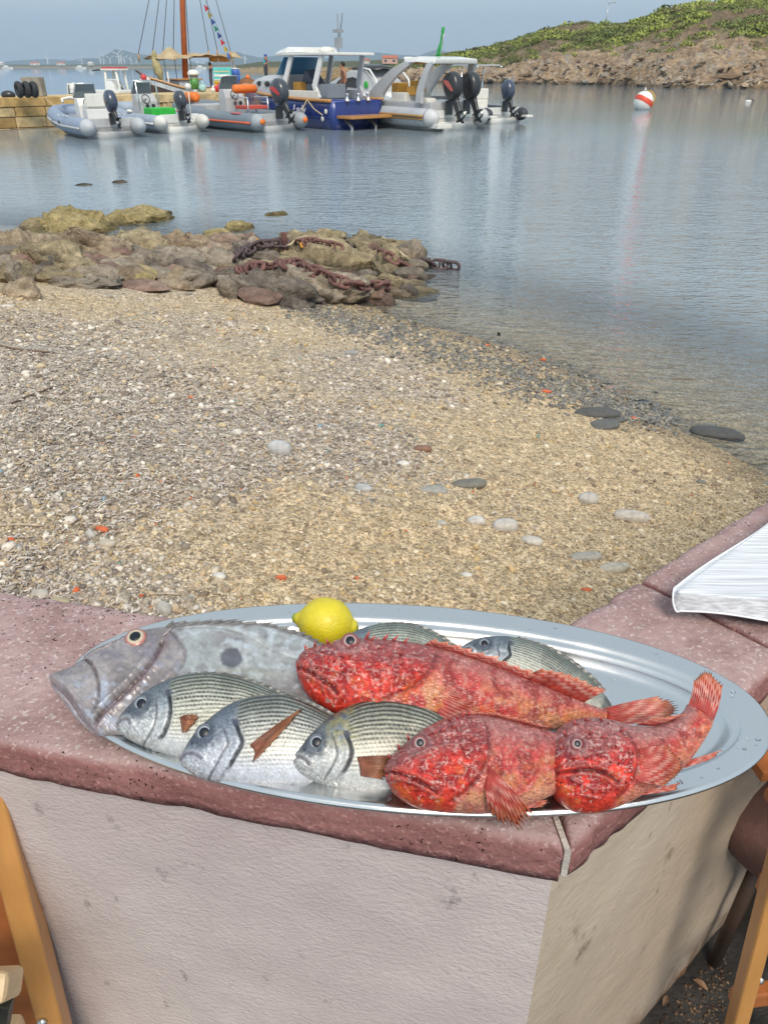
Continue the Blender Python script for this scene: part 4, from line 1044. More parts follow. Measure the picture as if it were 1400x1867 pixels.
    eye(pl, eye_px[0], eye_px[1], er, surf(*eye_px) + .0005, par, [(0, (.03,.03,.04)), (.42, (.10,.11,.13)), (.50, (.42,.33,.31)), (.62, (.40,.26,.25)), (.74, (.24,.09,.09)), (1, (.20,.05,.05))], .48, (.02, .05), .5)
    def gf(RR, TT, PX, PY):
        n = nz(PX, PY, 9, 3, 15); bands = sm(.45, .6, .5 + .5 * np.sin(TT * 20 + 1.4 * np.floor(RR + .5)) * (.6 + .8 * n))
        c = mixc((.50,.035,.028), (.36,.05,.035), n); c = mixc(c, (.70,.44,.38), .65 * bands * sm(.15, .4, TT)); c = mixc(c, (.22,.012,.012), .55 * sm(.5, .64, nz(PX, PY, 13, 3, 17))); c = mixc(c, (.55,.20,.06), .5 * sm(.6, 1, TT))
        c = mixc(c, (.60,.17,.12), .4 * sm(.72, 1, .5 + .5 * np.cos(2 * math.pi * RR))); return c * (.75 + .5 * n)[..., None]
    for nm, b0, t0, nr_, jag, l0, l1, bend in fins:
        lo = [surf(*p) * (l0 if isinstance(l0, (int, float)) and l0 < 5 else 1) for p in b0]; hi = [l1] * len(t0) if not hasattr(l1, '__len__') else list(l1)
        fin(nm, pl, b0, t0, par, gf, nr_, lo, hi, jag, 1.1, seed=seed, bend=bend)
    rf_ = np.random.default_rng(seed + 50); FV, FF, FC = [], [], []; tq, bq = cat(top, 40), cat(bot, 40)
    for k in range(190):                    # small skin flaps over the head
        i = int(rf_.integers(1, 17)); v = rf_.uniform(.15, .97); q = bq[i] * (1 - v) + tq[i] * v
        if math.hypot(q[0] - eye_px[0], q[1] - eye_px[1]) < er * 1.25: continue
        s0 = surf(q[0], q[1]); a = pl.q(q[0], q[1], s0 - .0006) - pl.O; L0 = rf_.uniform(3.0, 9.0) * pl.mpp; w0 = L0 * rf_.uniform(.18, .38)
        dr = pl.X * rf_.uniform(.2, 1.0) + pl.Y * rf_.normal(0, .5) + pl.N * rf_.uniform(.25, .7); dr /= np.linalg.norm(dr); sd3 = np.cross(dr, pl.N + .4 * rf_.normal(0, 1, 3)); sd3 /= np.linalg.norm(sd3)
        o0 = len(FV); FV += [a - sd3 * w0, a + sd3 * w0, a + dr * L0 * .6 + sd3 * w0 * .7, a + dr * L0 + sd3 * w0 * .15, a + dr * L0 * .7 - sd3 * w0 * .6]; FF.append((o0, o0 + 1, o0 + 2, o0 + 3, o0 + 4)); cc = [(.34,.012,.012), (.16,.015,.018), (.40,.05,.04), (.55,.28,.25)][int(rf_.integers(0, 4))]; FC += [cc] * 5
    of = mesh_np('skin_flaps', FV, FF, m_scorp, par, cols=FC); of['kind'] = 'stuff'; md = of.modifiers.new('t', 'SOLIDIFY'); md.thickness = .0006
    # spines on the head and back
    m_sp = mat('spine_red', (.42,.075,.07), .4, nscale=200, namt=.4, coat=.3)
    for (x, y, dx, dy, w) in spikes:
        sp = B(); a = pl.q(x, y, surf(x, y) - .001) - pl.O; e = pl.q(x + dx, y + dy, surf(x, y) + .004) - pl.O
        r_ = w * pl.mpp; mid = a * .45 + e * .55 + pl.N * .001
        sp.tube([a, mid, e], [r_, r_ * .6, r_ * .1], 7); sp.build('spine', m_sp, par, smooth=True)
    return par, pl, surf
rs = random.Random(5)
spk1 = [(560,1190,-3,-8,3.2), (575,1184,2,-9,3.2), (600,1180,-4,-8,3.4), (668,1172,6,-12,4.4), (676,1178,10,-7,3.6), (700,1172,8,-10,4.2), (716,1176,10,-8,3.8), (735,1182,9,-8,3.6), (690,1196,12,-3,3.0), (722,1206,14,-1,3.0), (760,1240,14,2,2.6), (585,1252,-4,6,2.2), (615,1262,-4,6,2.2)]
scorpion('long dark red scorpionfish across the middle of the platter beneath the lemon', (760, 1335), ZW + .030, 34,
    [(540,1205),(556,1188),(590,1178),(630,1168),(690,1168),(760,1175),(830,1192),(900,1215),(970,1243),(1040,1272),(1090,1290),(1105,1293)],
    [(545,1240),(560,1268),(592,1294),(640,1312),(700,1325),(770,1335),(840,1340),(900,1338),(965,1335),(1035,1330),(1085,1325),(1102,1322)],
    (640, 1182), 17, [(541,1222),(560,1232),(582,1246),(606,1262),(618,1275)], [(790,1205),(786,1228),(768,1252),(744,1270),(700,1285)], .40, 1, veil=.22, warm=.8,
    lines=[([(560,1196),(600,1210),(640,1222),(690,1228)], 3.5, 3), ([(690,1228),(730,1216),(780,1212)], 4, 3.5), ([(640,1238),(690,1240),(740,1250)], 3, 3), ([(575,1225),(620,1240),(655,1262)], 3, 2.6), ([(690,1195),(686,1222)], -3, 3), ([(555,1205),(575,1230),(600,1285)], 2.6, 2.4), ([(548,1215),(560,1245),(580,1280)], 2.6, 2.2)],
    spikes=spk1,
    fins=[('spiny_dorsal_fin', [(770,1180),(830,1196),(900,1220),(960,1243)], [(800,1170),(862,1189),(930,1210),(985,1237)], 9, .30, .25, .014, .003),
          ('soft_dorsal_fin', [(950,1240),(990,1254),(1030,1270),(1062,1283)], [(985,1228),(1035,1238),(1075,1256),(1100,1266)], 9, .10, .25, .020, .004),
          ('tail_fin', [(1100,1292),(1104,1307),(1102,1322)], [(1200,1274),(1238,1292),(1215,1322)], 11, .08, .5, .012, .002),
          ('pectoral_fin', [(792,1262),(800,1285),(792,1310)], [(880,1290),(890,1320),(850,1345)], 10, .1, 1.0, .016, .004)])
spk2 = [(712,1384,-6,-8,3.0), (728,1368,-4,-10,3.4), (745,1350,-3,-10,3.4), (786,1345,9,-9,3.6), (800,1340,10,-8,3.4), (820,1334,11,-7,3.4), (838,1310,8,-10,3.6), (816,1318,4,-10,3.4), (850,1358,13,-3,3.2), (836,1372,14,0,3.0), (865,1375,12,2,2.8), (735,1412,-2,6,2.2), (760,1425,-3,6,2.2), (850,1308,7,-11,3.4)]
scorpion('red scorpionfish at the front with a wide fanned fin dropping over the platter edge', (850, 1484), ZW + .026, 38,
    [(700,1400),(715,1378),(745,1350),(785,1322),(835,1304),(885,1305),(935,1315),(985,1328),(1040,1345),(1090,1360),(1115,1365)],
    [(704,1425),(720,1450),(750,1470),(790,1480),(840,1484),(895,1484),(945,1475),(990,1458),(1040,1435),(1090,1415),(1115,1405)],
    (763, 1361), 14, [(701,1410),(724,1413),(752,1424),(782,1440),(792,1448)], [(880,1330),(884,1365),(878,1395),(858,1430),(820,1462)], .42, 2, veil=.30, warm=.8,
    lines=[([(745,1385),(790,1368),(850,1360)], 4, 3.5), ([(850,1345),(820,1342),(790,1346)], 3.5, 3), ([(720,1400),(760,1404),(800,1396),(838,1402)], 3, 3), ([(720,1425),(755,1432),(790,1450)], 3, 2.5), ([(838,1320),(868,1316),(880,1335)], 3, 3), ([(705,1396),(730,1398),(745,1392)], 2.6, 2.4)],
    spikes=spk2,
    fins=[('dorsal_fin', [(830,1308),(880,1308),(935,1318),(985,1330)], [(850,1297),(905,1300),(955,1311),(1000,1325)], 10, .30, .25, .010, .003),
          ('pectoral_fin', [(879,1398),(880,1412),(874,1436)], [(968,1492),(940,1520),(886,1490)], 11, .12, 1.0, [.022, .012, .020], .010),
          ('pelvic_fin', [(930,1468),(940,1472),(950,1474)], [(1002,1460),(1000,1464),(990,1470)], 5, .1, .4, .004, .0),
          ('tail_fin', [(1113,1366),(1115,1385),(1115,1404)], [(1180,1352),(1195,1385),(1180,1418)], 9, .1, .5, .004, 0)])
spk3 = [(1040,1325,-3,-7,3.0), (1060,1318,2,-8,3.0), (1085,1318,4,-7,3.0), (1060,1345,8,-7,3.4), (1080,1352,9,-6,3.4), (1100,1372,10,-3,3.0), (1022,1345,-5,-7,3.0), (1015,1370,-6,-4,3.0), (1090,1395,9,1,2.8), (1115,1340,8,-5,3.0), (1030,1400,-4,5,2.4)]
scorpion('pinkish red scorpionfish at the platter\'s right end with its tail curled upward', (1090, 1482), ZW + .024, 38,
    [(998,1385),(1003,1350),(1030,1320),(1070,1309),(1110,1313),(1150,1323),(1190,1325),(1222,1315),(1243,1300),(1250,1290),(1252,1285)],
    [(1000,1430),(1015,1460),(1045,1480),(1085,1483),(1130,1470),(1175,1448),(1215,1425),(1250,1395),(1280,1355),(1297,1325),(1300,1315)],
    (1037, 1363), 12, [(1000,1415),(1025,1410),(1060,1408),(1092,1418),(1108,1430)], [(1128,1340),(1140,1370),(1142,1400),(1132,1430),(1112,1458)], .43, 3, veil=.62, warm=.3,
    lines=[([(1030,1385),(1070,1378),(1115,1372)], 4, 3.5), ([(1050,1340),(1080,1350),(1110,1350)], 3.5, 3), ([(1010,1398),(1050,1394),(1100,1400)], 3, 3), ([(1030,1425),(1060,1440),(1095,1440)], 3, 2.6), ([(1040,1450),(1080,1458)], 3, 2.4), ([(1058,1330),(1075,1340),(1098,1335)], 3, 2.6)],
    spikes=spk3,
    fins=[('tail_fin', [(1253,1290),(1276,1300),(1299,1318)], [(1262,1240),(1283,1222),(1313,1248)], 12, .06, .5, [.006, .008, .004], .003),
          ('soft_dorsal_fin', [(1160,1323),(1195,1324),(1225,1314)], [(1190,1312),(1222,1306),(1246,1303)], 8, .12, .25, .010, .002),
          ('pectoral_fin', [(1142,1372),(1146,1395),(1140,1428)], [(1200,1366),(1234,1402),(1200,1436)], 14, .05, 1.0, [.030, .022, .020], .006),
          ('pelvic_fin', [(1150,1452),(1165,1448),(1178,1440)], [(1225,1442),(1234,1438),(1236,1428)], 6, .08, .6, .006, .002),
          ('anal_fin', [(1236,1404),(1246,1396),(1255,1386)], [(1290,1386),(1306,1378),(1314,1368)], 6, .1, .5, .004, .002)])

# ================================================================== LEMON
lc = at(594, 1136, 0.705); 
def lemon():
    r = .030; n, m = 64, 48
    lo = thing('lemon', 'whole yellow lemon with a green tip behind the fish', 'lemon', (float(lc[0]), float(lc[1]), float(lc[2])))
    th, t = np.meshgrid(np.linspace(0, 2 * math.pi, n, endpoint=False), np.linspace(0, 1, m), indexing='ij')
    prof = np.array([(-1.34,.0),(-1.33,.10),(-1.27,.17),(-1.16,.22),(-1.03,.33),(-.90,.52),(-.72,.72),(-.45,.90),(-.1,.985),(.25,.965),(.55,.86),(.80,.66),(.95,.47),(1.02,.36),(1.12,.30),(1.2,.25),(1.23,.15),(1.235,0)])
    pr_ = cat(prof, m); x = pr_[:, 0] * r; rad = np.maximum(pr_[:, 1], 0) * r
    P = np.stack([np.broadcast_to(x, (n, m)), np.cos(th) * rad, np.sin(th) * rad], -1)
    P = P * (1 + .02 * (fbm(P * 60, 3, 91) - .5) + .018 * (fbm(P * np.array([15, 90, 90]), 2, 92) - .5))[..., None]
    c = mixc((.62,.50,.010), (.72,.60,.03), fbm(P * 70, 3, 93)); c = mixc(c, (.20,.28,.03), .9 * sm(-1.1 * r, -1.26 * r, P[..., 0])); c = mixc(c, (.48,.47,.03), .6 * sm(.98 * r, 1.15 * r, P[..., 0]))
    o = mesh_np('peel', P.transpose(1, 0, 2), grid_faces(m, n, True), mat('lemon_peel', rough=.42, vcol=True, nscale=90, namt=.08, bump=.5, bscale=330, coat=.15, bdist=.0025), lo, cols=c.transpose(1, 0, 2).reshape(-1, 3))
    st = B(); st.lathe([(.0022, -.0005), (.0034, .0006), (.0026, .0016), (.0, .0018)], (0, 0, 0), 12, 'x'); st.v = [(1.235 * r + p[0] - .0002, p[1], p[2]) for p in st.v]
    st.build('stem_scar', mat('stem_scar', (.20,.21,.05), .7), lo, smooth=True)
    lo.rotation_euler = (0, R(7), R(-6))
lemon()

# water drops left on the steel
wd = B(); rd_ = random.Random(9)
for k in range(70):
    th = rd_.uniform(0, 2 * math.pi); da = rd_.choice([rd_.uniform(.010, .024), rd_.uniform(.055, .075)])
    p = pell(da, th, .0280 if da < .03 else .0066); r_ = rd_.uniform(.0008, .0024)
    wd.ell((p[0] + PCX, p[1] + PCY, p[2] + ZC), r_ * rd_.uniform(.8, 1.5), r_, r_ * .45, 10, 6)
tag(wd.build('water_drops', mat('water_drop', (.9,.95,1), .02, trans=1), smooth=True), 'small clear water drops scattered on the steel platter', 'water', kind='stuff')
# ================================================================== TABLE with white cloth at the right, CHAIRS, POT
ZT = ZC + .045
def table():
    a = U(1236, 1078, ZT)[:2]                                  # visible corner of the cloth
    e1 = U(1400, 958, ZT)[:2] - a; e1 /= np.linalg.norm(e1)     # edge running back beside the wall
    e2 = U(1400, 1090, ZT)[:2] - a; e2 /= np.linalg.norm(e2)    # edge running to the right
    par = thing('dining_table', 'small table at the right edge overhanging the coping', 'table', (float(a[0]), float(a[1]), ZF))
    O = np.array([a[0], a[1], ZF])
    w1, w2 = .80, .75
    top = [a + (e1 + e2) * .02, a + e2 * w2, a + e2 * w2 + e1 * w1, a + e1 * w1]
    tb = B(); tb.prism([tuple(p) for p in top], ZT - .034, ZT - .006); tb.build('table_top', mat('table_wood', (.30,.17,.07), .5, nscale=20, namt=.25), par, bevel=.003, off=O)
    ctr = sum(top) / 4
    for p in top:
        q = p + (ctr - p) * (.55 if p is top[0] else .15); lg = B(); lg.bar((*q, ZF + .002), (*q, ZT - .034), .045, .045, (1, 0, 0)); lg.build('leg', MATS['table_wood'], par, bevel=.003, off=O)
    # the cloth: top sheet rounded over the edge and falling a few centimetres
    cl_par = thing('tablecloth', 'white woven tablecloth corner draped over the table at the right edge', 'tablecloth', (float(a[0]), float(a[1]), ZT))
    O2 = np.array([a[0], a[1], ZT])
    n, m = 90, 90
    s_, t_ = np.meshgrid(np.linspace(0, 1, n) ** 1.3 * w1, np.linspace(0, 1, m) ** 1.3 * w2, indexing='ij')
    # corner-rounded outline of the edge in plan
    out = []
    rad = .007; hang = .030
    path = [a + e1 * w1]
    for u in np.linspace(w1, rad, 70): out.append((a + e1 * u, 0))
    for k in range(1, 12):
        w_ = k / 12; c_ = (1 - w_) ** 2 * (a + e1 * rad) + 2 * w_ * (1 - w_) * a + w_ ** 2 * (a + e2 * rad); out.append((c_, w_))
    for u in np.linspace(rad, w2, 70): out.append((a + e2 * u, 1))
    pts = np.array([p for p, _ in out]); wgt = np.array([w_ for _, w_ in out])
    cen = a + e1 * w1 * .5 + e2 * w2 * .5
    tg = np.gradient(pts, axis=0); nrm = np.stack([tg[:, 1], -tg[:, 0]], -1); nrm /= np.linalg.norm(nrm, axis=1)[:, None]
    if np.dot(nrm[0], cen - pts[0]) > 0: nrm = -nrm
    hg = .0012 + (.022) * sm(0, .8, wgt) + .003 * np.sin(np.arange(len(pts)) * .35) * sm(0, 1, wgt)
    rings = []
    for f_ in np.linspace(0, 1, 26): 
        p = cen + (pts - cen) * (.03 + .97 * f_ ** .7); rings.append(np.column_stack([p - nrm * .006 * (f_ > .999) * 0, np.full(len(p), ZT) + (fbm(np.column_stack([p * 14, np.zeros(len(p))]), 2, 5) - .5) * .004]))
    for k in range(1, 7):
        an = k / 6 * math.pi / 2; p = pts + nrm * (.003 * math.sin(an)); rings.append(np.column_stack([p, np.full(len(p), ZT - .003 * (1 - math.cos(an)))]))
    for k in range(1, 9):
        f_ = k / 8; p = pts + nrm * (.003 + .004 * f_ + .003 * np.sin(np.arange(len(pts)) * .22)[:, None] * f_); rings.append(np.column_stack([p, ZT - .003 - hg * f_]))
    V = np.array(rings)
    m_cl = bpy.data.materials.new('woven_cloth'); m_cl.use_nodes = True
    N, L = m_cl.node_tree.nodes, m_cl.node_tree.links; b = N['Principled BSDF']; b.inputs['Roughness'].default_value = .8; b.inputs['Sheen Weight'].default_value = .3
    tc = N.new('ShaderNodeTexCoord'); mp = N.new('ShaderNodeMapping'); mp.inputs['Rotation'].default_value = (0, 0, R(8)); mp.inputs['Scale'].default_value = (9, 420, 300); L.new(tc.outputs['Object'], mp.inputs['Vector'])
    nn = N.new('ShaderNodeTexNoise'); nn.inputs['Scale'].default_value = 1; nn.inputs['Detail'].default_value = 3; L.new(mp.outputs[0], nn.inputs['Vector'])
    rp = N.new('ShaderNodeValToRGB'); rp.color_ramp.elements[0].position = .36; rp.color_ramp.elements[0].color = (.46,.47,.50,1); rp.color_ramp.elements[1].position = .62; rp.color_ramp.elements[1].color = (.70,.72,.76,1); L.new(nn.outputs['Fac'], rp.inputs['Fac']); L.new(rp.outputs[0], b.inputs['Base Color'])
    bp = N.new('ShaderNodeBump'); bp.inputs['Strength'].default_value = .15; bp.inputs['Distance'].default_value = .0006; L.new(nn.outputs['Fac'], bp.inputs['Height']); L.new(bp.outputs[0], b.inputs['Normal'])
    o = mesh_np('cloth', V - O2, grid_faces(len(rings), len(pts)), m_cl, cl_par)
    md = o.modifiers.new('thick', 'SOLIDIFY'); md.thickness = .0012
    hm = B(); hm.tube([V[-1][k] - O2 for k in range(len(pts))], .0013, 6); hm.build('hem', mat('hem_thread', (.78,.80,.84), .8), cl_par, smooth=True)
table()

m_wood = mat('chair_wood', (.50,.245,.075), .42, nscale=16, namt=.22, bump=.12, bscale=60, coat=.25, stretch=(1, 1, .12))
m_wood2 = mat('chair_wood_red', (.36,.12,.035), .42, nscale=16, namt=.25, coat=.25)
m_wood3 = mat('chair_wood_pale', (.62,.45,.26), .5, nscale=24, namt=.2, bump=.1, bscale=60)
m_bolt = mat('bolt_steel', (.6,.6,.6), .3, 1)
def post(par, O, p, q, w, d, face, m, name='post'):
    b_ = B(); b_.bar(p, q, w, d, face); return b_.build(name, m, par, bevel=.005, off=O, seg=3)
def bolt(par, O, p, dirv, r=.006):
    b_ = B(); b_.ell((0, 0, 0), r, r, r * .5, 12, 6); rot = Vector(dirv).to_track_quat('Z', 'Y').to_matrix()
    b_.v = [tuple(rot @ Vector(v) + Vector(p)) for v in b_.v]; b_.build('bolt', m_bolt, par, smooth=True, off=O)
def chair_left():
    p = at(-14, 1430, .60); q = at(150, 2060, .50); O = np.array([q[0], q[1], ZF])
    par = thing('folding_chair', 'orange varnished wooden folding chair at the bottom left corner', 'chair', tuple(O), group='wooden folding chairs')
    dv = (q - p) / np.linalg.norm(q - p)
    k = (ZF - p[2]) / (q[2] - p[2]); foot = p + (q - p) * k if k > 0 else q
    head = p - dv * .12
    fc = (.25, -.85, .45)
    post(par, O, head, foot, .030, .042, fc, m_wood)
    sh = np.array([-.040, .012, -.004]); post(par, O, head + sh, foot + sh, .040, .020, fc, m_wood2, 'side_rail')
    bolt(par, O, U(92, 1796, float((p + (q - p) * .58)[2]) + .0) * 0 + (p + dv * np.linalg.norm(q - p) * .60 + np.array([.0, -.0235, .012])), (.2, -.85, .45))
    # seat rail with a rounded end, and the leg it is pinned to
    r0 = at(28, 1795, .44); r1 = r0 + np.array([-.42, -.02, 0.0])
    sr = B(); sr.bar(r0, r1, .030, .050, (0, -.6, .8)); sr.build('seat_rail', m_wood3, par, bevel=.012, off=O, seg=4)
    for kk in range(5):
        sl = B(); c0 = r1 + np.array([.06 + .075 * kk, .02, .03]); sl.bar(c0, c0 + np.array([0, -.36, 0]), .055, .016); sl.build('seat_slat', m_wood3, par, bevel=.004, off=O)
    lg = B(); l0 = r0 + np.array([-.012, -.004, -.02]); lg.bar(l0, (l0[0] - .16, l0[1] - .02, ZF + .02), .012, .020, (0, 1, 0)); lg.build('steel_brace', mat('brace_dark', (.05,.055,.05), .45, .6, nscale=30, namt=.4), par, bevel=.002, off=O)
    l1 = B(); a_ = at(40, 1880, .47); l1.bar(a_, a_ + np.array([-.4, -.05, .0]), .028, .028); l1.build('stretcher', m_wood3, par, bevel=.008, off=O)
chair_left()
def chair_right():
    p = at(1455, 1430, .60); q = at(1318, 1960, .545); O = np.array([q[0], q[1], ZF])
    par = thing('folding_chair', 'ochre wooden folding chair leg with one bolt at the bottom right corner', 'chair', tuple(O), group='wooden folding chairs')
    dv = (q - p) / np.linalg.norm(q - p); foot = p + dv * ((ZF - p[2]) / dv[2]); head = p - dv * .05
    fc = (-.3, -.8, .5)
    post(par, O, head, foot, .018, .046, fc, m_wood)
    sh = np.array([.46, .06, 0]); post(par, O, head + sh, foot + sh, .018, .046, fc, m_wood)
    pb_ = at(1372, 1745, p[1] + dv[1] / dv[2] * 0 + .56); tt = (1745 - 1430) / (1960 - 1430)
    c_ = p + (q - p) * tt; bolt(par, O, c_ + np.array([.004, -.016, .010]), fc, .0055)
    for kk in (.35, .75):
        s_ = B(); c0 = p + (q - p) * kk + np.array([0, .02, 0]); s_.bar(c0, c0 + sh, .02, .03); s_.build('stretcher', m_wood2, par, bevel=.004, off=O)
    for kk in range(5):
        s_ = B(); c0 = p + dv * .07 + np.array([.0, .03 + .07 * kk, .0]); s_.bar(c0, c0 + sh, .05, .016); s_.build('seat_slat', m_wood2, par, bevel=.004, off=O)
chair_right()
ptc = at(1458, 1478, .80)
po = thing('round_stool', 'dark reddish round padded stool below the platter\'s right end', 'stool', (float(ptc[0]), float(ptc[1]), ZF))
pz = float(ptc[2]) - ZF
pp = B(); pp.lathe([(.0, pz - .075), (.07, pz - .072), (.115, pz - .055), (.138, pz - .02), (.142, pz + .01), (.132, pz + .045), (.10, pz + .065), (.0, pz + .072)], n=44)
pp.build('padded_seat', mat('dark_clay', (.125,.062,.052), .75, nscale=14, namt=.3, bump=.25, bscale=90), po, smooth=True)
for k in range(4):
    lg = B(); t_ = k * math.pi / 2 + .5; lg.tube([(.06 * math.cos(t_), .06 * math.sin(t_), pz - .06), (.085 * math.cos(t_), .085 * math.sin(t_), .003)], [.012, .010], 9); lg.build('leg', mat('stool_leg', (.05,.03,.02), .5), po, smooth=True)

# floor debris by the wall foot
lv = random.Random(11); m_leaf = mat('dry_leaf', (.23,.135,.075), .8, nscale=60, namt=.4)
LEAF = [(1238, 1772, .042, .9, 'largest curled dry leaf on the dark floor beside the wall foot'), (1275, 1800, .026, 2.4, 'small dry leaf on the dark floor, the one nearest the wooden chair leg'), (1212, 1830, .022, 4.0, 'small dry leaf on the dark floor at the bottom edge by the wall')]
for lx_, ly_, L0, an, lf_lb in LEAF:
    c0 = U(lx_, ly_, ZF + .003)
    V = []; 
    for i in range(6):
        f_ = i / 5; w_ = L0 * .22 * math.sin(math.pi * (f_ * .92 + .05)); z_ = .006 * math.sin(math.pi * f_) + .002
        for s_ in (-1, 0, 1):
            x_, y_ = (f_ - .5) * L0, s_ * w_
            V.append((x_ * math.cos(an) - y_ * math.sin(an), x_ * math.sin(an) + y_ * math.cos(an), z_ + (.004 if s_ else 0)))
    o = mesh_np('fallen_leaf', V, grid_faces(6, 3), m_leaf); o.location = tuple(c0)
    tag(o, lf_lb, 'leaf', 'dry leaves on the terrace floor')
grit = []; 
pts = np.column_stack([rng.uniform(1165, 1330, 900), rng.uniform(1600, 1880, 900)])
ico = bmesh.new(); bmesh.ops.create_icosphere(ico, subdivisions=1, radius=1); IV = np.array([v.co[:] for v in ico.verts]); IF = np.array([[v.index for v in f.verts] for f in ico.faces]); ico.free()
def scatter(name, P, size, flat, cols, m, kind='stuff', seed=0, jitter=.25):
    n = len(P); r_ = np.random.default_rng(seed)
    V = IV[None] * (1 + jitter * (r_.random((n, len(IV), 1)) - .5) * 2)
    sc3 = np.stack([size * r_.uniform(.8, 1.5, n), size * r_.uniform(.6, 1.0, n), size * flat], -1)
    V = V * sc3[:, None]
    a, b_ = r_.uniform(0, 6.28, n), r_.normal(0, .35, n)
    cb, sb = np.cos(b_)[:, None], np.sin(b_)[:, None]
    x, z = V[..., 0] * cb - V[..., 2] * sb, V[..., 0] * sb + V[..., 2] * cb
    ca, sa = np.cos(a)[:, None], np.sin(a)[:, None]
    X, Y = x * ca - V[..., 1] * sa, x * sa + V[..., 1] * ca
    W = np.stack([X, Y, z], -1) + P[:, None]
    Fc = (IF[None] + (np.arange(n) * len(IV))[:, None, None]).reshape(-1, 3)
    o = mesh_np(name, W, Fc, m, cols=np.repeat(cols, len(IV), 0))
    tag(o, kind=kind); return o
gp_ = U(pts[:, 0], pts[:, 1], ZF); keep = ((gp_[:, 0] - _oc[0]) * _nr[0] + (gp_[:, 1] - _oc[1]) * _nr[1]) < 0
gp_ = gp_[keep]; n_ = len(gp_)
m_peb = mat('pebble', rough=.75, vcol=True, nscale=120, namt=.2, spec=.3)
o = scatter('floor_grit', gp_, rng.uniform(.0008, .004, n_), .5, mixc((.05,.03,.02), (.20,.13,.08), rng.random(n_) ** 2), m_peb, seed=4)
o['label'] = 'brown grit and crumbs on the dark floor by the wall'; o['category'] = 'grit'

# ================================================================== SHINGLE, LITTER AND STONES OF THE BEACH
def palette(n, kind, r_):
    pals = {'tan': [(.52,.40,.25), (.57,.46,.31), (.41,.31,.19), (.34,.27,.19), (.63,.55,.42), (.50,.37,.20), (.24,.18,.13)],
            'grey': [(.38,.325,.265), (.48,.42,.35), (.27,.23,.19), (.60,.54,.47), (.42,.32,.22), (.20,.165,.135), (.68,.62,.54), (.50,.40,.26)],
            'dark': [(.15,.14,.12), (.22,.20,.17), (.28,.25,.20), (.18,.165,.15), (.33,.28,.20), (.115,.11,.105)]}
    p = np.array(pals[kind]); c = p[r_.integers(0, len(p), n)] * r_.uniform(.8, 1.2, (n, 1))
    od = r_.random(n); acc = np.array([(.62,.13,.05), (.55,.22,.12), (.12,.30,.28), (.25,.35,.42)])
    k = od < (.006 if kind == 'grey' else .002); c[k] = acc[r_.integers(0, 4, k.sum())]
    return np.clip(c, 0, .85)
def beach_pts(n, r_, x0=0, x1=1400, y0=535, y1=1150):
    px, py = r_.uniform(x0, x1, n), r_.uniform(y0, y1, n); p = G(px, py); d = shore_d(p[:, 0], p[:, 1]); return p, d, px, py
r1 = np.random.default_rng(21)
P_, d_, px_, py_ = beach_pts(46000, r1)
lit = drift(P_[:, 0], P_[:, 1])
dist = np.linalg.norm(P_ - CAM, axis=1)
keep = (d_ > .12) & (r1.random(len(d_)) < .55 + .45 * sm(.4, .6, lit)); P_, lit, dist, d_ = P_[keep], lit[keep], dist[keep], d_[keep]
n_ = len(P_); size = (.0026 + .0035 * r1.random(n_) ** 2 + .006 * (r1.random(n_) < .035) + .009 * (r1.random(n_) < .006) + .007 * (r1.random(n_) < .05 * sm(.45, .6, lit))) * (.55 + .28 * dist)
g_ = sm(.42, .62, lit) > r1.random(n_)
cols = np.where(g_[:, None], palette(n_, 'grey', r1), palette(n_, 'tan', r1))
o = scatter('shingle', P_ + np.array([0, 0, .001]), size, .55, cols, m_peb, seed=5)
o['label'] = 'fine tan and grey shingle covering the beach'; o['category'] = 'shingle'
# band of dark flat stones along the water's edge
r2 = np.random.default_rng(22); n_ = 5200
t_ = r2.uniform(0, 1, n_); edge = cat([(545,560),(640,590),(740,615),(850,655),(950,690),(1050,715),(1130,745),(1210,775)], 60)
ii = (t_ * 59).astype(int); ex = edge[ii] + r2.normal(0, 1, (n_, 2)) * np.array([20, 1]) 
ex[:, 1] += r2.normal(0, 1, n_) * (8 + 13 * np.sin(t_ * math.pi)) - 4
p = G(ex[:, 0], ex[:, 1]); dd = shore_d(p[:, 0], p[:, 1]); keep = dd > -.35; p = p[keep]; n_ = len(p)
o = scatter('shore_stones', p + np.array([0, 0, .004]), .008 + .022 * r2.random(n_) ** 2.5, .30, palette(n_, 'dark', r2), mat('wet_stone', rough=.45, vcol=True, nscale=50, namt=.25), seed=6)
o['label'] = 'band of small dark flat stones along the water\'s edge'; o['category'] = 'stones'
# dried seagrass ribbons and shell bits
r3 = np.random.default_rng(23)
P_, d_, px_, py_ = beach_pts(30000, r3)
lit = drift(P_[:, 0], P_[:, 1])
cl = fbm(P3(P_[:, 0], P_[:, 1]) * 3.2, 2, 17)
keep = (d_ > .6) & (r3.random(len(d_)) < sm(.46, .66, lit + .6 * (cl - .5)) ** 1.3); P_ = P_[keep][:9000]; n_ = len(P_)
dist = np.linalg.norm(P_ - CAM, axis=1)
Ln, wd_ = r3.uniform(.012, .045, n_), r3.uniform(.0012, .0030, n_) * (.5 + .25 * dist); an = r3.uniform(0, 6.28, n_); cur = r3.normal(0, 1.1, n_)
s_ = np.linspace(-.5, .5, 6)
th = an[:, None] + cur[:, None] * s_ * 2
cx_ = np.cumsum(np.cos(th), 1) / 6 * Ln[:, None]; cy_ = np.cumsum(np.sin(th), 1) / 6 * Ln[:, None]
zz = .003 + .010 * r3.random((n_, 1)) * np.abs(np.sin(s_ * 3 + r3.uniform(0, 3, (n_, 1)))) 
nx, ny = -np.sin(th) * wd_[:, None], np.cos(th) * wd_[:, None]
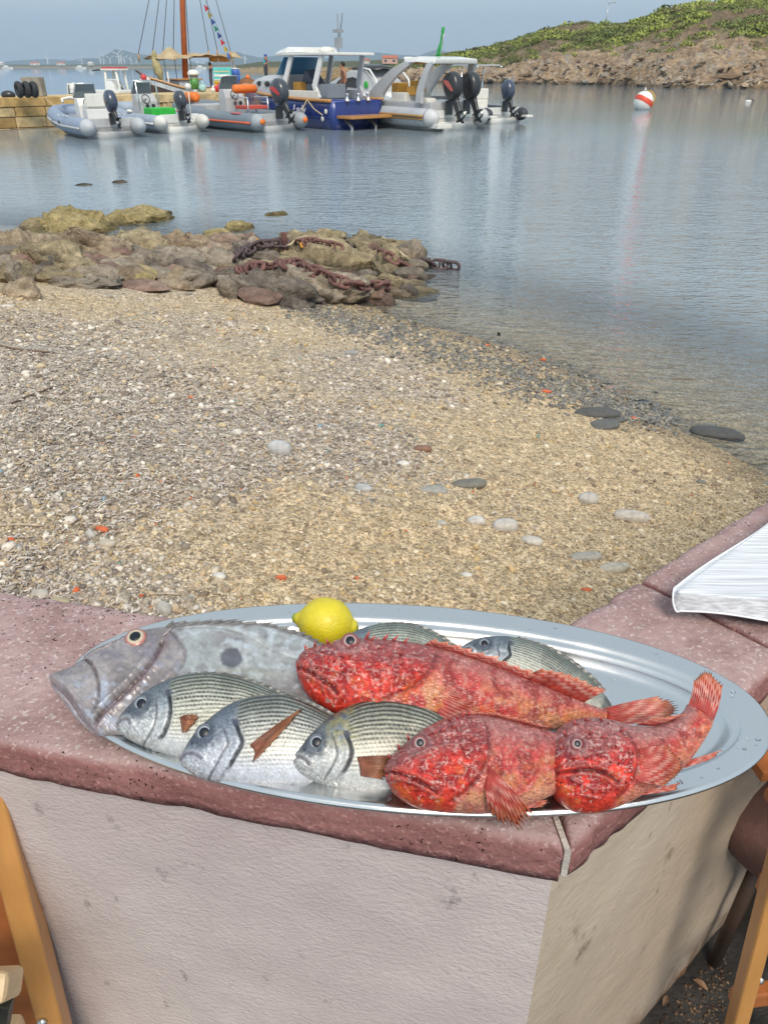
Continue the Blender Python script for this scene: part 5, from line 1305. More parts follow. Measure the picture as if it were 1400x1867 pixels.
V = np.stack([np.stack([cx_ + nx, cy_ + ny, zz + .0015 * np.ones_like(cx_)], -1), np.stack([cx_ - nx, cy_ - ny, zz], -1)], 2) + P_[:, None, None, :]
fq = np.array([[2 * i, 2 * i + 2, 2 * i + 3, 2 * i + 1] for i in range(5)])
Fq = (fq[None] + (np.arange(n_) * 12)[:, None, None]).reshape(-1, 4)
pc = np.array([(.50,.46,.46), (.62,.59,.58), (.40,.35,.33), (.30,.235,.20), (.70,.67,.64), (.55,.46,.36)])[r3.integers(0, 6, n_)] * r3.uniform(.62, 1.0, (n_, 1)) * np.array([1, .95, .88])
o = mesh_np('seagrass_litter', V.reshape(-1, 3), Fq, mat('dry_seagrass', rough=.85, vcol=True), cols=np.repeat(pc, 12, 0))
tag(o, 'pale dried seagrass ribbons littering the beach', 'seagrass', kind='stuff')

# ---- single stones one can point to
BM4 = bmesh.new(); bmesh.ops.create_icosphere(BM4, subdivisions=4, radius=1); V4 = np.array([v.co[:] for v in BM4.verts]); F4 = np.array([[v.index for v in f.verts] for f in BM4.faces]); BM4.free()
BM5 = bmesh.new(); bmesh.ops.create_icosphere(BM5, subdivisions=5, radius=1); V5 = np.array([v.co[:] for v in BM5.verts]); F5 = np.array([[v.index for v in f.verts] for f in BM5.faces]); BM5.free()
BM3 = bmesh.new(); bmesh.ops.create_icosphere(BM3, subdivisions=3, radius=1); V3 = np.array([v.co[:] for v in BM3.verts]); F3 = np.array([[v.index for v in f.verts] for f in BM3.faces]); BM3.free()
m_stone = mat('beach_stone', rough=.7, vcol=True, nscale=40, namt=.22, bump=.3, bscale=120, bdist=.004)
def stone(px, py, w_px, h_px, col, label, seed, flat=False, cat_='stone', name='beach_stone', grp='single stones on the beach'):
    c = G(np.array([px * 1.0]), np.array([py * 1.0]))[0]; mpp = (c[1] * _cp - (c[2] - H) * _sp) / F
    rx, rz = w_px * mpp / 2, max(h_px * mpp * .5, .004); ry = rx * (.45 if flat else .62)
    V = V3 * (1 + .35 * (fbm(V3 * 1.3 + seed * 7, 3, seed) - .5))[:, None] 
    V = np.sign(V) * np.abs(V) ** .85 * np.array([rx, ry, rz])
    a = R(rr.uniform(-22, 12)); V = np.column_stack([V[:, 0] * math.cos(a) - V[:, 1] * math.sin(a), V[:, 0] * math.sin(a) + V[:, 1] * math.cos(a), V[:, 2]])
    n = fbm(V * 60 + seed, 3, seed + 1); cc = np.asarray(col) * (.7 + .6 * n)[:, None]
    o = mesh_np(name, V, F3, m_stone, cols=cc); o.location = (c[0], c[1], c[2] + rz * .25); tag(o, label, cat_, grp); return o
ST = [(1090,757,84,22,(.085,.085,.08),'long dark slate stone on the sand near the water, largest of three together',1),
 (1102,776,58,14,(.11,.11,.105),'narrow dark slate stone just below the largest slate near the water',0),
 (1120,766,40,10,(.10,.10,.095),'small dark slate stone wedged beside the largest slate near the water',0),
 (1305,794,94,24,(.07,.07,.068),'long black stone lying at the water\'s edge on the right',1),
 (1072,913,38,26,(.42,.40,.37),'smooth pale grey oval stone on open sand above the coping bend',0),
 (920,963,48,30,(.50,.47,.44),'rounded whitish stone in the middle of the foreground sand',0),
 (868,952,36,18,(.48,.46,.43),'pale flattish stone just left of the rounded whitish stone',0),
 (855,884,66,16,(.16,.155,.13),'long flat olive grey stone lying aslant in the middle of the beach',1),
 (792,897,50,18,(.30,.29,.26),'grey stone with a flat top in the middle of the beach',0),
 (735,848,26,13,(.58,.54,.49),'small white pebble above the group of grey stones',0),
 (640,645,20,12,(.30,.30,.30),'small grey stone alone on the upper sand near the shore band',0),
 (1068,1018,60,18,(.33,.315,.28),'flat greenish grey stone among sand near the right coping',1),
 (1118,1038,62,18,(.42,.39,.32),'tan grey flat stone touching the greenish one near the right coping',1),
 (970,988,40,16,(.50,.47,.42),'pale wedge shaped stone right of the rounded whitish stone',0),
 (1150,945,66,24,(.48,.44,.39),'lumpy pale clump on the sand left of the tablecloth',1),
 (510,823,46,34,(.46,.46,.46),'angular pale grey stone in the left middle of the beach',0),
 (107,1103,44,20,(.40,.34,.22),'tan oval stone at the coping edge on the left',0),
 (72,1086,34,20,(.44,.41,.36),'grey rounded stone near the left coping edge',0),
 (300,1115,30,34,(.44,.43,.41),'upright pale grey pebble touching the coping on the left',0),
 (318,1112,22,22,(.52,.42,.30),'small beige pebble beside the upright pale grey one',0),
 (400,1052,24,13,(.62,.60,.56),'white oval pebble on the shingle behind the large flat fish',0),
 (165,978,20,18,(.46,.45,.42),'small grey cube shaped pebble beside the orange brick piece',0),
 (195,993,34,16,(.42,.37,.30),'tan flat pebble below the orange brick piece',0),
 (662,893,34,18,(.40,.41,.41),'blue grey pebble in the middle of the beach',0),
 (805,955,20,10,(.40,.38,.34),'tiny grey pebble left of the pale stones',0),
 (850,1050,22,10,(.52,.50,.46),'small pale pebble near the coping bend',0),
 (1278,880,18,9,(.20,.19,.17),'small dark flat pebble on bare sand at the right',0),
 (770,820,34,14,(.22,.12,.085),'reddish brown driftwood-like stone in the middle of the beach',1)]
for k, (x, y, w_, h_, c_, lb, fl_) in enumerate(ST): stone(x, y, w_, h_, c_, lb, 100 + k, bool(fl_))
BR = [(185,966,30,12,'orange brick fragment on the left of the shingle'), (512,1056,20,14,'rounded orange brick bit behind the large flat fish'), (995,714,22,6,'thin red brick sliver near the band of shore stones'), (990,657,12,7,'tiny red brick chip at the water\'s edge'), (20,985,14,10,'small orange brick bit at the left frame edge'), (1068,1076,20,7,'pinkish red brick sliver beside the right coping'), (258,1088,8,10,'small red chip near the left coping edge'), (650,1055,10,7,'small orange chip above the lemon\'s right side')]
for k, (x, y, w_, h_, lb) in enumerate(BR): stone(x, y, w_, h_, (.52,.12,.045), lb, 140 + k, True, 'brick', 'brick_fragment', 'orange brick fragments on the beach')
# driftwood sticks and a plastic scrap
m_drift = mat('driftwood', (.46,.38,.30), .85, nscale=40, namt=.35); m_twig = mat('dark_twig', (.15,.10,.07), .85, nscale=40, namt=.3)
TW = [([(0,632),(40,640),(100,645)], .006, m_twig, 'thin dark curved twig on the upper left sand'), ([(20,738),(60,722),(98,708)], .005, m_twig, 'dark twig among seagrass at the left'), ([(330,716),(352,708),(370,728)], .009, m_drift, 'bleached forked stick in the left middle of the beach'), ([(650,738),(652,715),(651,698)], .005, m_drift, 'upright pale reed on the middle sand'), ([(0,962),(40,960),(78,962)], .004, m_drift, 'straight pale reed at the left frame edge'), ([(275,1088),(300,1086),(330,1088)], .003, m_drift, 'short straw near the left coping')]
for pts_, r_, m_, lb in TW:
    q = np.array(pts_, float); g = G(q[:, 0], q[:, 1]) + np.array([0, 0, .008]); t_ = B(); cc = cat(g, 9); t_.tube(cc, [r_ * (.6 + .5 * math.sin(math.pi * (i + 1) / 10)) for i in range(9)], 7)
    o = t_.build('driftwood_stick', m_, smooth=True, off=g[0]); o.location = tuple(g[0]); tag(o, lb, 'stick', 'sticks on the beach')

# ================================================================== ROCK OUTCROPS
m_rock = mat('shore_rock', rough=.85, vcol=True, nscale=14, namt=.38, bump=1.0, bscale=26, bdist=.06, spec=.25)
ROCKV = []
PAL = {'brown': ((.27,.20,.135), (.43,.34,.24)), 'olive': ((.25,.20,.125), (.41,.335,.21)), 'pink': ((.31,.215,.16), (.44,.335,.26)), 'dark': ((.13,.11,.095), (.25,.21,.17)), 'yellow': ((.30,.235,.10), (.45,.36,.18)), 'red': ((.22,.135,.105), (.34,.235,.19)), 'grey': ((.24,.20,.16), (.39,.325,.25))}
def rock(cx_, by, w_px, h_px, pal, label, seed, zb=None, dep=.75, tilt=-14, sharp=1.0):
    if zb is None: c = G(np.array([cx_ * 1.0]), np.array([by * 1.0]))[0]
    else: c = U(cx_, by, zb)
    mpp = (c[1] * _cp - (c[2] - H) * _sp) / F
    rx = w_px * mpp / 2; rz = h_px * mpp / 1.12; ry = rx * dep
    d0, FR = (V5, F5) if w_px > 125 else (V4, F4); rq = np.random.default_rng(seed)
    sq = np.sign(d0) * np.abs(d0) ** .8
    for _ in range(20):                                        # broken faces
        nv = rq.normal(0, 1, 3); nv[2] = abs(nv[2]) * .9; nv /= np.linalg.norm(nv); lim = rq.uniform(.52, .9)
        ex_ = np.maximum(sq @ nv - lim, 0); sq = sq - ex_[:, None] * nv * .92
    V = sq * np.array([rx, ry, rz]) * 1.12
    tl = R(tilt); ax_ = np.stack([V[:, 0] * math.cos(tl) + V[:, 2] * math.sin(tl), V[:, 1], -V[:, 0] * math.sin(tl) + V[:, 2] * math.cos(tl)], -1)
    st = fbm(ax_ * np.array([1.8, 3.0, 15]) + seed * 5, 4, seed, True) - .55
    big = fbm(V * 3.2 + seed * 3, 3, seed + 4) - .5
    fine = fbm(ax_ * np.array([10, 14, 40]) + seed, 3, seed + 7, True) - .5
    s = min(rx, .5)
    V = V * (1 + .8 * big)[:, None] + d0 * ((st * .62 * sharp + fine * .26 * sharp) * s)[:, None] * np.array([.8, .8, min(1, 2.2 * rz / rx)])
    V[:, 2] = np.where(V[:, 2] < -.2 * rz, -.2 * rz + (V[:, 2] + .2 * rz) * .3, V[:, 2])
    W = V + np.array([c[0], c[1] + ry * .55, c[2]])
    n = fbm(W * 4, 4, seed + 2); n2 = fbm(W * 18, 3, seed + 3); lo, hi = PAL[pal]
    cc = mixc(lo, hi, sm(.3, .7, n + .25 * st)); cc = mixc(cc, np.array(lo) * .32, .85 * sm(.08, -.18, st + .5 * fine)); cc = cc * (.7 + .6 * n2)[:, None]  # includes shade painted into the colour along the cracks
    cc = mixc(cc, (.30,.25,.10), .4 * sm(.55, .7, fbm(W * 7, 3, seed + 12)) * sm(.25, .05, W[:, 2]))
    cc = mixc(cc, cc * .42, sm(.10, .02, W[:, 2] + .05 * (n2 - .5)))
    o = mesh_np('shore_rock', W - c, FR, m_rock, cols=cc); o.location = tuple(c)
    tag(o, label, 'rock'); ROCKV.append((W, FR)); return o
RK = [(125,424,165,34,'yellow','low yellowish rock shelf in the water at the upper left',0.0),(240,405,140,20,'yellow','thin yellow green rock tongue reaching right into the water',0.0),(60,418,60,14,'olive','small olive rock at the shelf\'s left end',0.0),
 (388,436,56,13,'yellow','small yellow rock between shelf and chained outcrop',.02),(432,419,48,14,'yellow','rounded yellow tipped rock standing in the water',.0),(503,393,46,6,'yellow','lone tiny yellow rock in open water',0.0),
 (30,472,140,52,'brown','big brown boulder at the left frame edge',None),(150,470,150,44,'brown','ridged brown boulder behind the left rocks',None),(80,500,190,44,'olive','smooth greenish slab at the far left',None),
 (245,462,120,34,'olive','rounded olive rock left of the pinkish boulder',None),(335,466,140,42,'brown','tall brown rock in the middle of the left outcrop',None),(405,474,120,44,'pink','pinkish boulder in the middle of the outcrop',None),
 (285,492,150,30,'grey','grey sloping slab with a water pool beside it',None),(205,508,120,22,'yellow','flat rock with an ochre stained face on the left',None),(110,516,190,16,'grey','long thin grey ledge at the sand on the left',None),(335,512,140,24,'dark','dark grey ledge meeting the sand',None),
 (400,500,130,34,'grey','cracked grey rock right of the dark ledge',None),(24,540,84,30,'brown','squarish brown block half sunk in sand at the left',None),(310,524,80,12,'brown','small brown rock half buried in sand',None),(250,525,90,10,'red','low reddish rock at the sand',None),
 (470,490,150,44,'dark','dark purple rock under the rusty chain heap',None),(560,468,200,38,'olive','long olive rock behind the iron stake',None),(590,500,240,40,'olive','big layered olive rock beneath the middle chain',None),(665,476,150,38,'olive','rounded tan olive boulder at the right of the outcrop',None),
 (735,470,76,36,'grey','blunt grey rock at the outcrop\'s right tip',.0),(715,496,110,34,'olive','tan rock sloping to the water at the outcrop\'s tip',.0),(470,545,150,36,'dark','jagged dark rock at the outcrop\'s foot on the left',None),(565,545,210,38,'grey','ragged layered rock with pale shells at the outcrop\'s foot',None),(640,548,150,32,'red','smooth reddish rock at the outcrop\'s right foot',None),(690,526,90,26,'olive','low mossy rock by the water under the chain',.02),(610,455,130,20,'grey','low grey rock on the outcrop\'s skyline',None),(430,455,90,26,'pink','pinkish grey rock left of the chain heap',None)]
for k, (x, y, w_, h_, pl_, lb, zb) in enumerate(RK):
    rock(x, y, w_, h_, pl_, lb, 200 + k, zb, dep=.7 if y > 440 else 1.1, sharp=1.6 if ('layered' in lb or 'jagged' in lb or 'ridged' in lb) else 1.0)
# small skerries awash further out
for k, (x, y, w_, h_, lb) in enumerate([(215,333,26,4,'tiny dark skerry awash off the left boats, right one'), (152,337,28,3,'tiny dark skerry awash off the left boats, left one'), (910,609,9,6,'small dark pebble standing in the shallows')]): rock(x, y, w_, h_, 'dark', lb, 260 + k, 0.0)
# broken rubble between the boulders
rq2 = np.random.default_rng(41); V2b = bmesh.new(); bmesh.ops.create_icosphere(V2b, subdivisions=2, radius=1); V2 = np.array([v.co[:] for v in V2b.verts]); F2 = np.array([[v.index for v in f.verts] for f in V2b.faces]); V2b.free()
rw, rf, rcol, ro_ = [], [], [], 0
RPX = np.array([(rq2.uniform(0, 470), rq2.uniform(440, 522)) if k % 5 < 2 else (rq2.uniform(400, 760), rq2.uniform(448, 550)) for k in range(240)]); RG = G(RPX[:, 0], RPX[:, 1])
for k in range(240):
    px, py = RPX[k]; c = RG[k]
    if c[2] < -.12: c = U(px, py, -.02)
    s_ = np.array([rq2.uniform(.10, .30), rq2.uniform(.08, .22), rq2.uniform(.05, .15)]); sq = V2.copy()
    for _ in range(9):
        nv = rq2.normal(0, 1, 3); nv /= np.linalg.norm(nv); ex_ = np.maximum(sq @ nv - rq2.uniform(.5, .85), 0); sq = sq - ex_[:, None] * nv
    a = rq2.uniform(-.5, .4); W = sq * s_; W = np.column_stack([W[:, 0] * math.cos(a) - W[:, 1] * math.sin(a), W[:, 0] * math.sin(a) + W[:, 1] * math.cos(a), W[:, 2]]) + c + np.array([0, .05, .04])
    lo, hi = PAL[['brown', 'olive', 'grey', 'dark', 'red'][rq2.integers(0, 5)]]; n = fbm(W * 14, 3, k); cc = mixc(lo, hi, n) * (.75 + .5 * rq2.random()); cc = mixc(cc, cc * .45, sm(.08, .02, W[:, 2]))
    rw.append(W); rf.append(F2 + ro_); rcol.append(cc); ro_ += len(W)
    if k % 3 == 0: ROCKV.append((W, F2))
o = mesh_np('rock_rubble', np.vstack(rw), np.vstack(rf), m_rock, cols=np.vstack(rcol), smooth=False); tag(o, 'broken rock rubble filling the gaps of the shore outcrop', 'rubble', kind='stuff')
bv, bf, off_ = [], [], 0
for W, Fc in ROCKV: bv += [tuple(p) for p in W]; bf += [tuple(int(i) + off_ for i in f) for f in Fc]; off_ += len(W)
BVH = BVHTree.FromPolygons(bv, bf)
def on_rock(px, py, fallback):
    d = ray(px, py); dn = Vector(d).normalized(); h = BVH.ray_cast(Vector(CAM), dn)
    if h[0] is not None and h[0].y < 14: return np.array(h[0])
    return U(px, py, fallback)
m_rust = mat('rusty_iron', (.155,.075,.065), .8, nscale=16, namt=.5, bump=.7, bscale=60, bdist=.01)
m_rust2 = mat('rusty_iron_dark', (.085,.058,.060), .8, nscale=16, namt=.5, bump=.7, bscale=60, bdist=.01)
def link_mesh(name, L0, w0, r0, m):
    pts = []
    for k in range(24):
        t = 2 * math.pi * k / 24; x = math.cos(t) * w0 + (L0 / 2 - w0) * (1 if math.cos(t) > 0 else -1) * min(1, abs(math.cos(t)) * 3); pts.append((x, math.sin(t) * w0, 0))
    b_ = B(); b_.tube(pts, r0, 8, closed=True); b_.bar((0, -w0, 0), (0, w0, 0), r0 * 1.3, r0 * 1.3)
    me_o = b_.build(name, m, smooth=True); me = me_o.data; bpy.data.objects.remove(me_o); return me
lm1, lm2 = link_mesh('chain_link', .205, .054, .019, m_rust), link_mesh('chain_link', .205, .054, .019, m_rust2)
def chain(label, path, me, seed, lift=.012, step=.145):
    pts = []
    for i in range(len(path) - 1):
        for t in np.linspace(0, 1, 12, endpoint=False): pts.append(on_rock(path[i][0] * (1 - t) + path[i + 1][0] * t, path[i][1] * (1 - t) + path[i + 1][1] * t, .03))
    pts = np.array(pts); 
    for _ in range(3): pts[1:-1] = (pts[:-2] + 2 * pts[1:-1] + pts[2:]) / 4
    seg = np.r_[0, np.cumsum(np.linalg.norm(np.diff(pts, axis=0), axis=1))]; n = max(2, int(seg[-1] / step)); rl = random.Random(seed)
    root = thing('anchor_chain', label, 'chain', tuple(pts[0]))
    for k in range(n):
        s0 = (k + .5) * seg[-1] / n
        c = np.array([np.interp(s0, seg, pts[:, j]) for j in range(3)]); a = np.array([np.interp(max(s0 - .08, 0), seg, pts[:, j]) for j in range(3)]); b_ = np.array([np.interp(min(s0 + .08, seg[-1]), seg, pts[:, j]) for j in range(3)])
        x = Vector(b_ - a).normalized(); up = Vector((0, -.5, .85)); y = up.cross(x).normalized(); z = x.cross(y)
        an = R((20 if k % 2 else 105) + rl.uniform(-22, 22)); y2 = y * math.cos(an) + z * math.sin(an); z2 = x.cross(y2)
        o = bpy.data.objects.new('chain_link', me); C.objects.link(o); o.parent = root
        o.matrix_local = Matrix.Translation(Vector(c + np.array([0, -.01, lift]) - pts[0])) @ Matrix((x, y2, z2)).transposed().to_4x4()
    return root
chain('heavy rusty chain winding down over the rock outcrop\'s front to the water', [(433,500),(455,490),(500,488),(545,480),(560,492),(585,500),(612,512),(640,520),(680,523),(722,522)], lm1, 1)
chain('dark heap of rusty chain at the outcrop\'s left', [(430,478),(448,462),(440,470),(470,452),(505,450),(520,448)], lm2, 2, .05, .13)
chain('rusty chain lying along the outcrop\'s crest right of the stake', [(540,446),(570,442),(600,448),(625,455)], lm1, 3)
chain('reddish chain piece on the outcrop\'s right shoulder', [(692,462),(712,470),(730,484),(748,494)], lm1, 4)
chain('weedy chain end trailing from the rock tip into the water', [(752,478),(772,480),(792,484),(815,486),(834,488)], lm2, 5, .02)
sk = on_rock(519, 452, .3); stk = thing('iron_stake', 'short rusty iron stake standing up on the chained outcrop', 'stake', tuple(sk))
s_ = B(); s_.lathe([(.0, -.08), (.036, -.08), (.038, .17), (.034, .185), (.0, .188)], n=14); s_.build('bar', m_rust, stk, smooth=True)
s_ = B(); s_.tube([(.06 * math.cos(t), .06 * math.sin(t), .03) for t in np.linspace(0, 6.28, 17)[:-1]], .014, 7, closed=True); s_.build('shackle_ring', m_rust2, stk, smooth=True)
m_rope = mat('orange_rope', (.62,.27,.05), .8, nscale=80, namt=.3); m_rope2 = mat('pale_rope', (.50,.42,.26), .85, nscale=80, namt=.3)
def rope(name, label, path, r_, m, lift=.03):
    p = np.array([on_rock(x, y, .05) for x, y in path]) + np.array([0, -.02, lift]); c_ = cat(p, len(path) * 5); b_ = B(); b_.tube(c_, r_, 7)
    o = b_.build(name, m, smooth=True, off=p[0]); o.location = tuple(p[0]); return tag(o, label, 'rope')
rope('rope_loop', 'bright orange rope loop by the chain heap', [(455,452),(468,453),(474,446),(470,440)], .016, m_rope)
rope('rope_piece', 'orange and white rope end right of the stake', [(520,453),(532,448),(540,440),(560,434)], .012, m_rope2)
rope('rope_piece', 'small orange rope bit on the crest chain', [(548,446),(550,452),(552,455)], .016, m_rope)
rope('mooring_rope', 'pale mooring rope stretched over the outcrop\'s right boulder', [(698,436),(712,448),(730,464),(745,478)], .014, m_rope2)
# ================================================================== BOATS
m_gel = mat('white_gelcoat', (.72,.72,.70), .3, nscale=3, namt=.06, coat=.4)
m_gelg = mat('grey_gelcoat', (.46,.47,.48), .35, nscale=3, namt=.08, coat=.3)
m_blk = mat('black_plastic', (.018,.019,.022), .4, coat=.3)
m_char = mat('charcoal_paint', (.035,.042,.055), .32, nscale=5, namt=.15, coat=.6)
m_navy = mat('navy_cowl', (.035,.05,.085), .3, nscale=5, namt=.15, coat=.6)
m_chr = mat('chrome_tube', (.75,.76,.78), .2, 1)
m_glass = mat('tinted_pane', (.10,.13,.15), .08, coat=.6)
m_teak = mat('varnished_teak', (.46,.22,.06), .4, nscale=6, namt=.25, coat=.4, stretch=(1, 8, 8))
m_org = mat('orange_vinyl', (.72,.17,.02), .5, nscale=5, namt=.12)
m_seat = mat('white_vinyl', (.70,.69,.64), .5, nscale=5, namt=.08)
m_amber = mat('amber_vinyl', (.58,.30,.05), .5, nscale=5, namt=.1)
m_redst = mat('red_trim', (.55,.05,.05), .4)
m_grn = mat('green_cover', (.03,.42,.05), .55, nscale=6, namt=.15)
m_alum = mat('grey_metal', (.42,.42,.42), .4, .8)
def tube_mat(name, col): return mat(name, col, .55, nscale=1.6, namt=.10, bump=.1, bscale=30)
def outboard(par, x, y, z, s=1.0, tilt=18, m=None, stripe=None):
    m = m or m_char; a = R(tilt)
    def tr(p):
        px_, pz_ = p[0] * s, p[2] * s
        return (x + px_ * math.cos(a) + pz_ * math.sin(a), y + p[1] * s, z - px_ * math.sin(a) + pz_ * math.cos(a))
    def sect(z_, cx_, lx, ly, n=20, e=.62, rk=0):
        return [tr((cx_ + rk + lx * np.sign(math.cos(t)) * abs(math.cos(t)) ** e, ly * np.sign(math.sin(t)) * abs(math.sin(t)) ** e, z_)) for t in np.linspace(0, 2 * math.pi, n, endpoint=False)]
    b_ = B(); b_.loft([sect(-.06, -.30, .16, .12), sect(.0, -.31, .26, .18), (sect(.08, -.33, .33, .215)), sect(.26, -.36, .37, .235), sect(.46, -.37, .37, .235), sect(.62, -.35, .33, .215), sect(.73, -.31, .25, .17), sect(.78, -.28, .12, .09)])
    cw = b_.build('engine_cowl', m, par, smooth=True)
    b_ = B(); b_.loft([sect(-.05, -.30, .155, .10, 14), sect(-.25, -.30, .13, .075, 14), sect(-.55, -.30, .12, .06, 14), sect(-.72, -.31, .14, .055, 14)]); b_.build('engine_leg', m_blk, cw, smooth=True)
    b_ = B(); b_.loft([[tr((-.30 + (.30 - k * .12) * (-1 if j in (1, 2) else .6), (.10 if j in (0, 1) else -.10), -.58 + .012 * k)) for j in range(4)] for k in range(2)]); b_.build('anti_ventilation_plate', m_blk, cw)
    b_ = B(); b_.tube([tr((-.08, 0, -.76)), tr((-.2, 0, -.76)), tr((-.46, 0, -.76)), tr((-.56, 0, -.76))], [.03 * s, .065 * s, .06 * s, .03 * s], 10); b_.add([tr((-.2, -.012, -.78)), tr((-.4, -.012, -.78)), tr((-.44, -.012, -.95)), tr((-.36, -.012, -.95)), tr((-.2, .012, -.78)), tr((-.4, .012, -.78)), tr((-.44, .012, -.95)), tr((-.36, .012, -.95))], [(0,1,2,3), (7,6,5,4), (0,4,5,1), (1,5,6,2), (2,6,7,3), (3,7,4,0)]); b_.build('gearcase', m_blk, cw, smooth=True)
    b_ = B()
    for k in range(3):
        t = 2.094 * k; u = np.array([0, math.cos(t), math.sin(t)]); w_ = np.array([0, -math.sin(t), math.cos(t)])
        b_.add([tr(np.array([-.52, 0, -.76]) + u * .04 - w_ * .02), tr(np.array([-.50, 0, -.76]) + u * .17 - w_ * .07), tr(np.array([-.56, 0, -.76]) + u * .18 + w_ * .05), tr(np.array([-.56, 0, -.76]) + u * .04 + w_ * .03)], [(0,1,2,3)])
    b_.build('propeller', m_alum, cw)
    if stripe:
        zs = [(.10, -.335, .335, .218), (.26, -.36, .374, .239), (.46, -.37, .374, .239), (.60, -.352, .338, .221)]
        for sd_ in (1, -1):
            b_ = B(); rg = []
            for k, (z_, cx_, lx, ly) in enumerate(zs):
                ring = sect(z_, cx_, lx * 1.012, ly * 1.012, 72); i0 = 20 - 2 * k; row = ring[i0:i0 + 4]
                if sd_ < 0: row = [(q[0], 2 * y - q[1], q[2]) for q in row]
                rg.append(row)
            b_.loft(rg, caps=False, open_ring=True); b_.build('cowl_stripe', stripe, cw)
    b_ = B(); b_.box((x + .03, y, z - .2 * s), (.12, .26 * s, .45 * s)); b_.build('engine_bracket', m_blk, cw, bevel=.02)
    return cw
def place(stern, bow, zb, ext=1.0):
    # bow: (picture column of the bow, length in metres); all lie with their bows towards the pier
    S = U(stern[0], stern[1], 0.0); L = bow[1]; best = None
    for hd_ in np.linspace(R(95), R(165), 141):
        px_, _ = proj(np.array([S[0] + L * math.cos(hd_), S[1] + L * math.sin(hd_), .7])); er_ = abs(float(px_) - bow[0])
        if best is None or er_ < best[0]: best = (er_, hd_)
    return S, float(best[1]), float(L)
def halfcurve(L, B_, r, z0, z1, n=26):
    # centre line of one tube from stern to bow
    out = []
    for t in np.linspace(0, 1, n):
        if t < .55: x, y = t / .55 * .62 * L, B_ / 2 - r
        else:
            u = (t - .55) / .45 * math.pi / 2; x, y = .62 * L + (.38 * L - r) * math.sin(u), (B_ / 2 - r) * math.cos(u) ** .8
        out.append((x, y, z0 + (z1 - z0) * sm(.35, 1, x / L)))
    return [(float(a), float(b_), float(c)) for a, b_, c in out]
def rib(label, stern, bow, zb, beam, r, tube, cone, belt, deck_m, ext=1.0, z0=.34, z1=.62, L=None, hdg=None):
    S, h, L0 = place(stern, bow, zb, ext); L = L or L0; h = h if hdg is None else hdg
    par = thing('inflatable_boat', label, 'boat', (float(S[0]), float(S[1]), 0), h, 'rigid inflatable boats at the pier')
    hc = halfcurve(L, beam, r, z0, z1); path = hc + [(a, -b_, c) for a, b_, c in hc[::-1][1:]]
    rr_ = [r] * len(path)
    for k, q in enumerate((.96, .99)): rr_[k] = r * q; rr_[-1 - k] = r * q
    t_ = B(); t_.tube(path, rr_, 16); tb = t_.build('inflatable_tube', tube, par, smooth=True)
    for sd_ in (1, -1):
        c = B(); y = sd_ * (beam / 2 - r); c.tube([(.01, y, z0), (-.12, y, z0 + .01), (-.26, y, z0 + .02), (-.38, y, z0 + .03), (-.42, y, z0 + .03)], [r * 1.002, r * .95, r * .78, r * .45, r * .12], 16); c.build('tube_end', cone, tb, smooth=True)
        bl = B(); bl.tube([(x_, (y_ + r * 1.0) * 1.0 * sd_ if y_ > .05 else y_ * sd_, z_ - .02) for x_, y_, z_ in hc[:19]], .035, 6); bl.build('rub_strake', belt, tb, smooth=True)
    # hull
    hl = B(); rings = []
    for t in np.linspace(0, 1, 14):
        x = t * (L - r) ; b_ = (beam / 2 - r * .9) * (1 - sm(.55, 1.0, t) ** 1.6 * .97); k = -.28 + .6 * sm(.6, 1.0, t) ** 1.5; zt = z0 + (z1 - z0) * sm(.35, 1, t) - .05
        rings.append([(x, b_, zt), (x, b_ * .93, zt * .3 + k * .3), (x, 0, k), (x, -b_ * .93, zt * .3 + k * .3), (x, -b_, zt)])
    hl.loft(rings); hl.build('hull', m_gel if deck_m is m_gel else m_gelg, par, smooth=True)
    dk = B(); pts = [(x_ * .97, max(y_ - r * .4, 0)) for x_, y_, z_ in hc]; dk.prism(pts + [(a, -b_) for a, b_ in pts[::-1][1:]], z0 - .04, z0 + .0); dk.build('deck', deck_m, par)
    tr = B(); tr.box((.05, 0, z0 + .05), (.10, beam - 2.6 * r, .42)); tr.build('transom', deck_m, par, bevel=.02)
    ml_ = B(); ml_.tube(cat([(L - .2, .1, z1 + .1), (L + .6, .15, z1 + .05), (L + 1.9, .25, 1.05)], 10), .018, 6); ml_.build('mooring_line', m_rope2, par, smooth=True)
    return par, L, z0
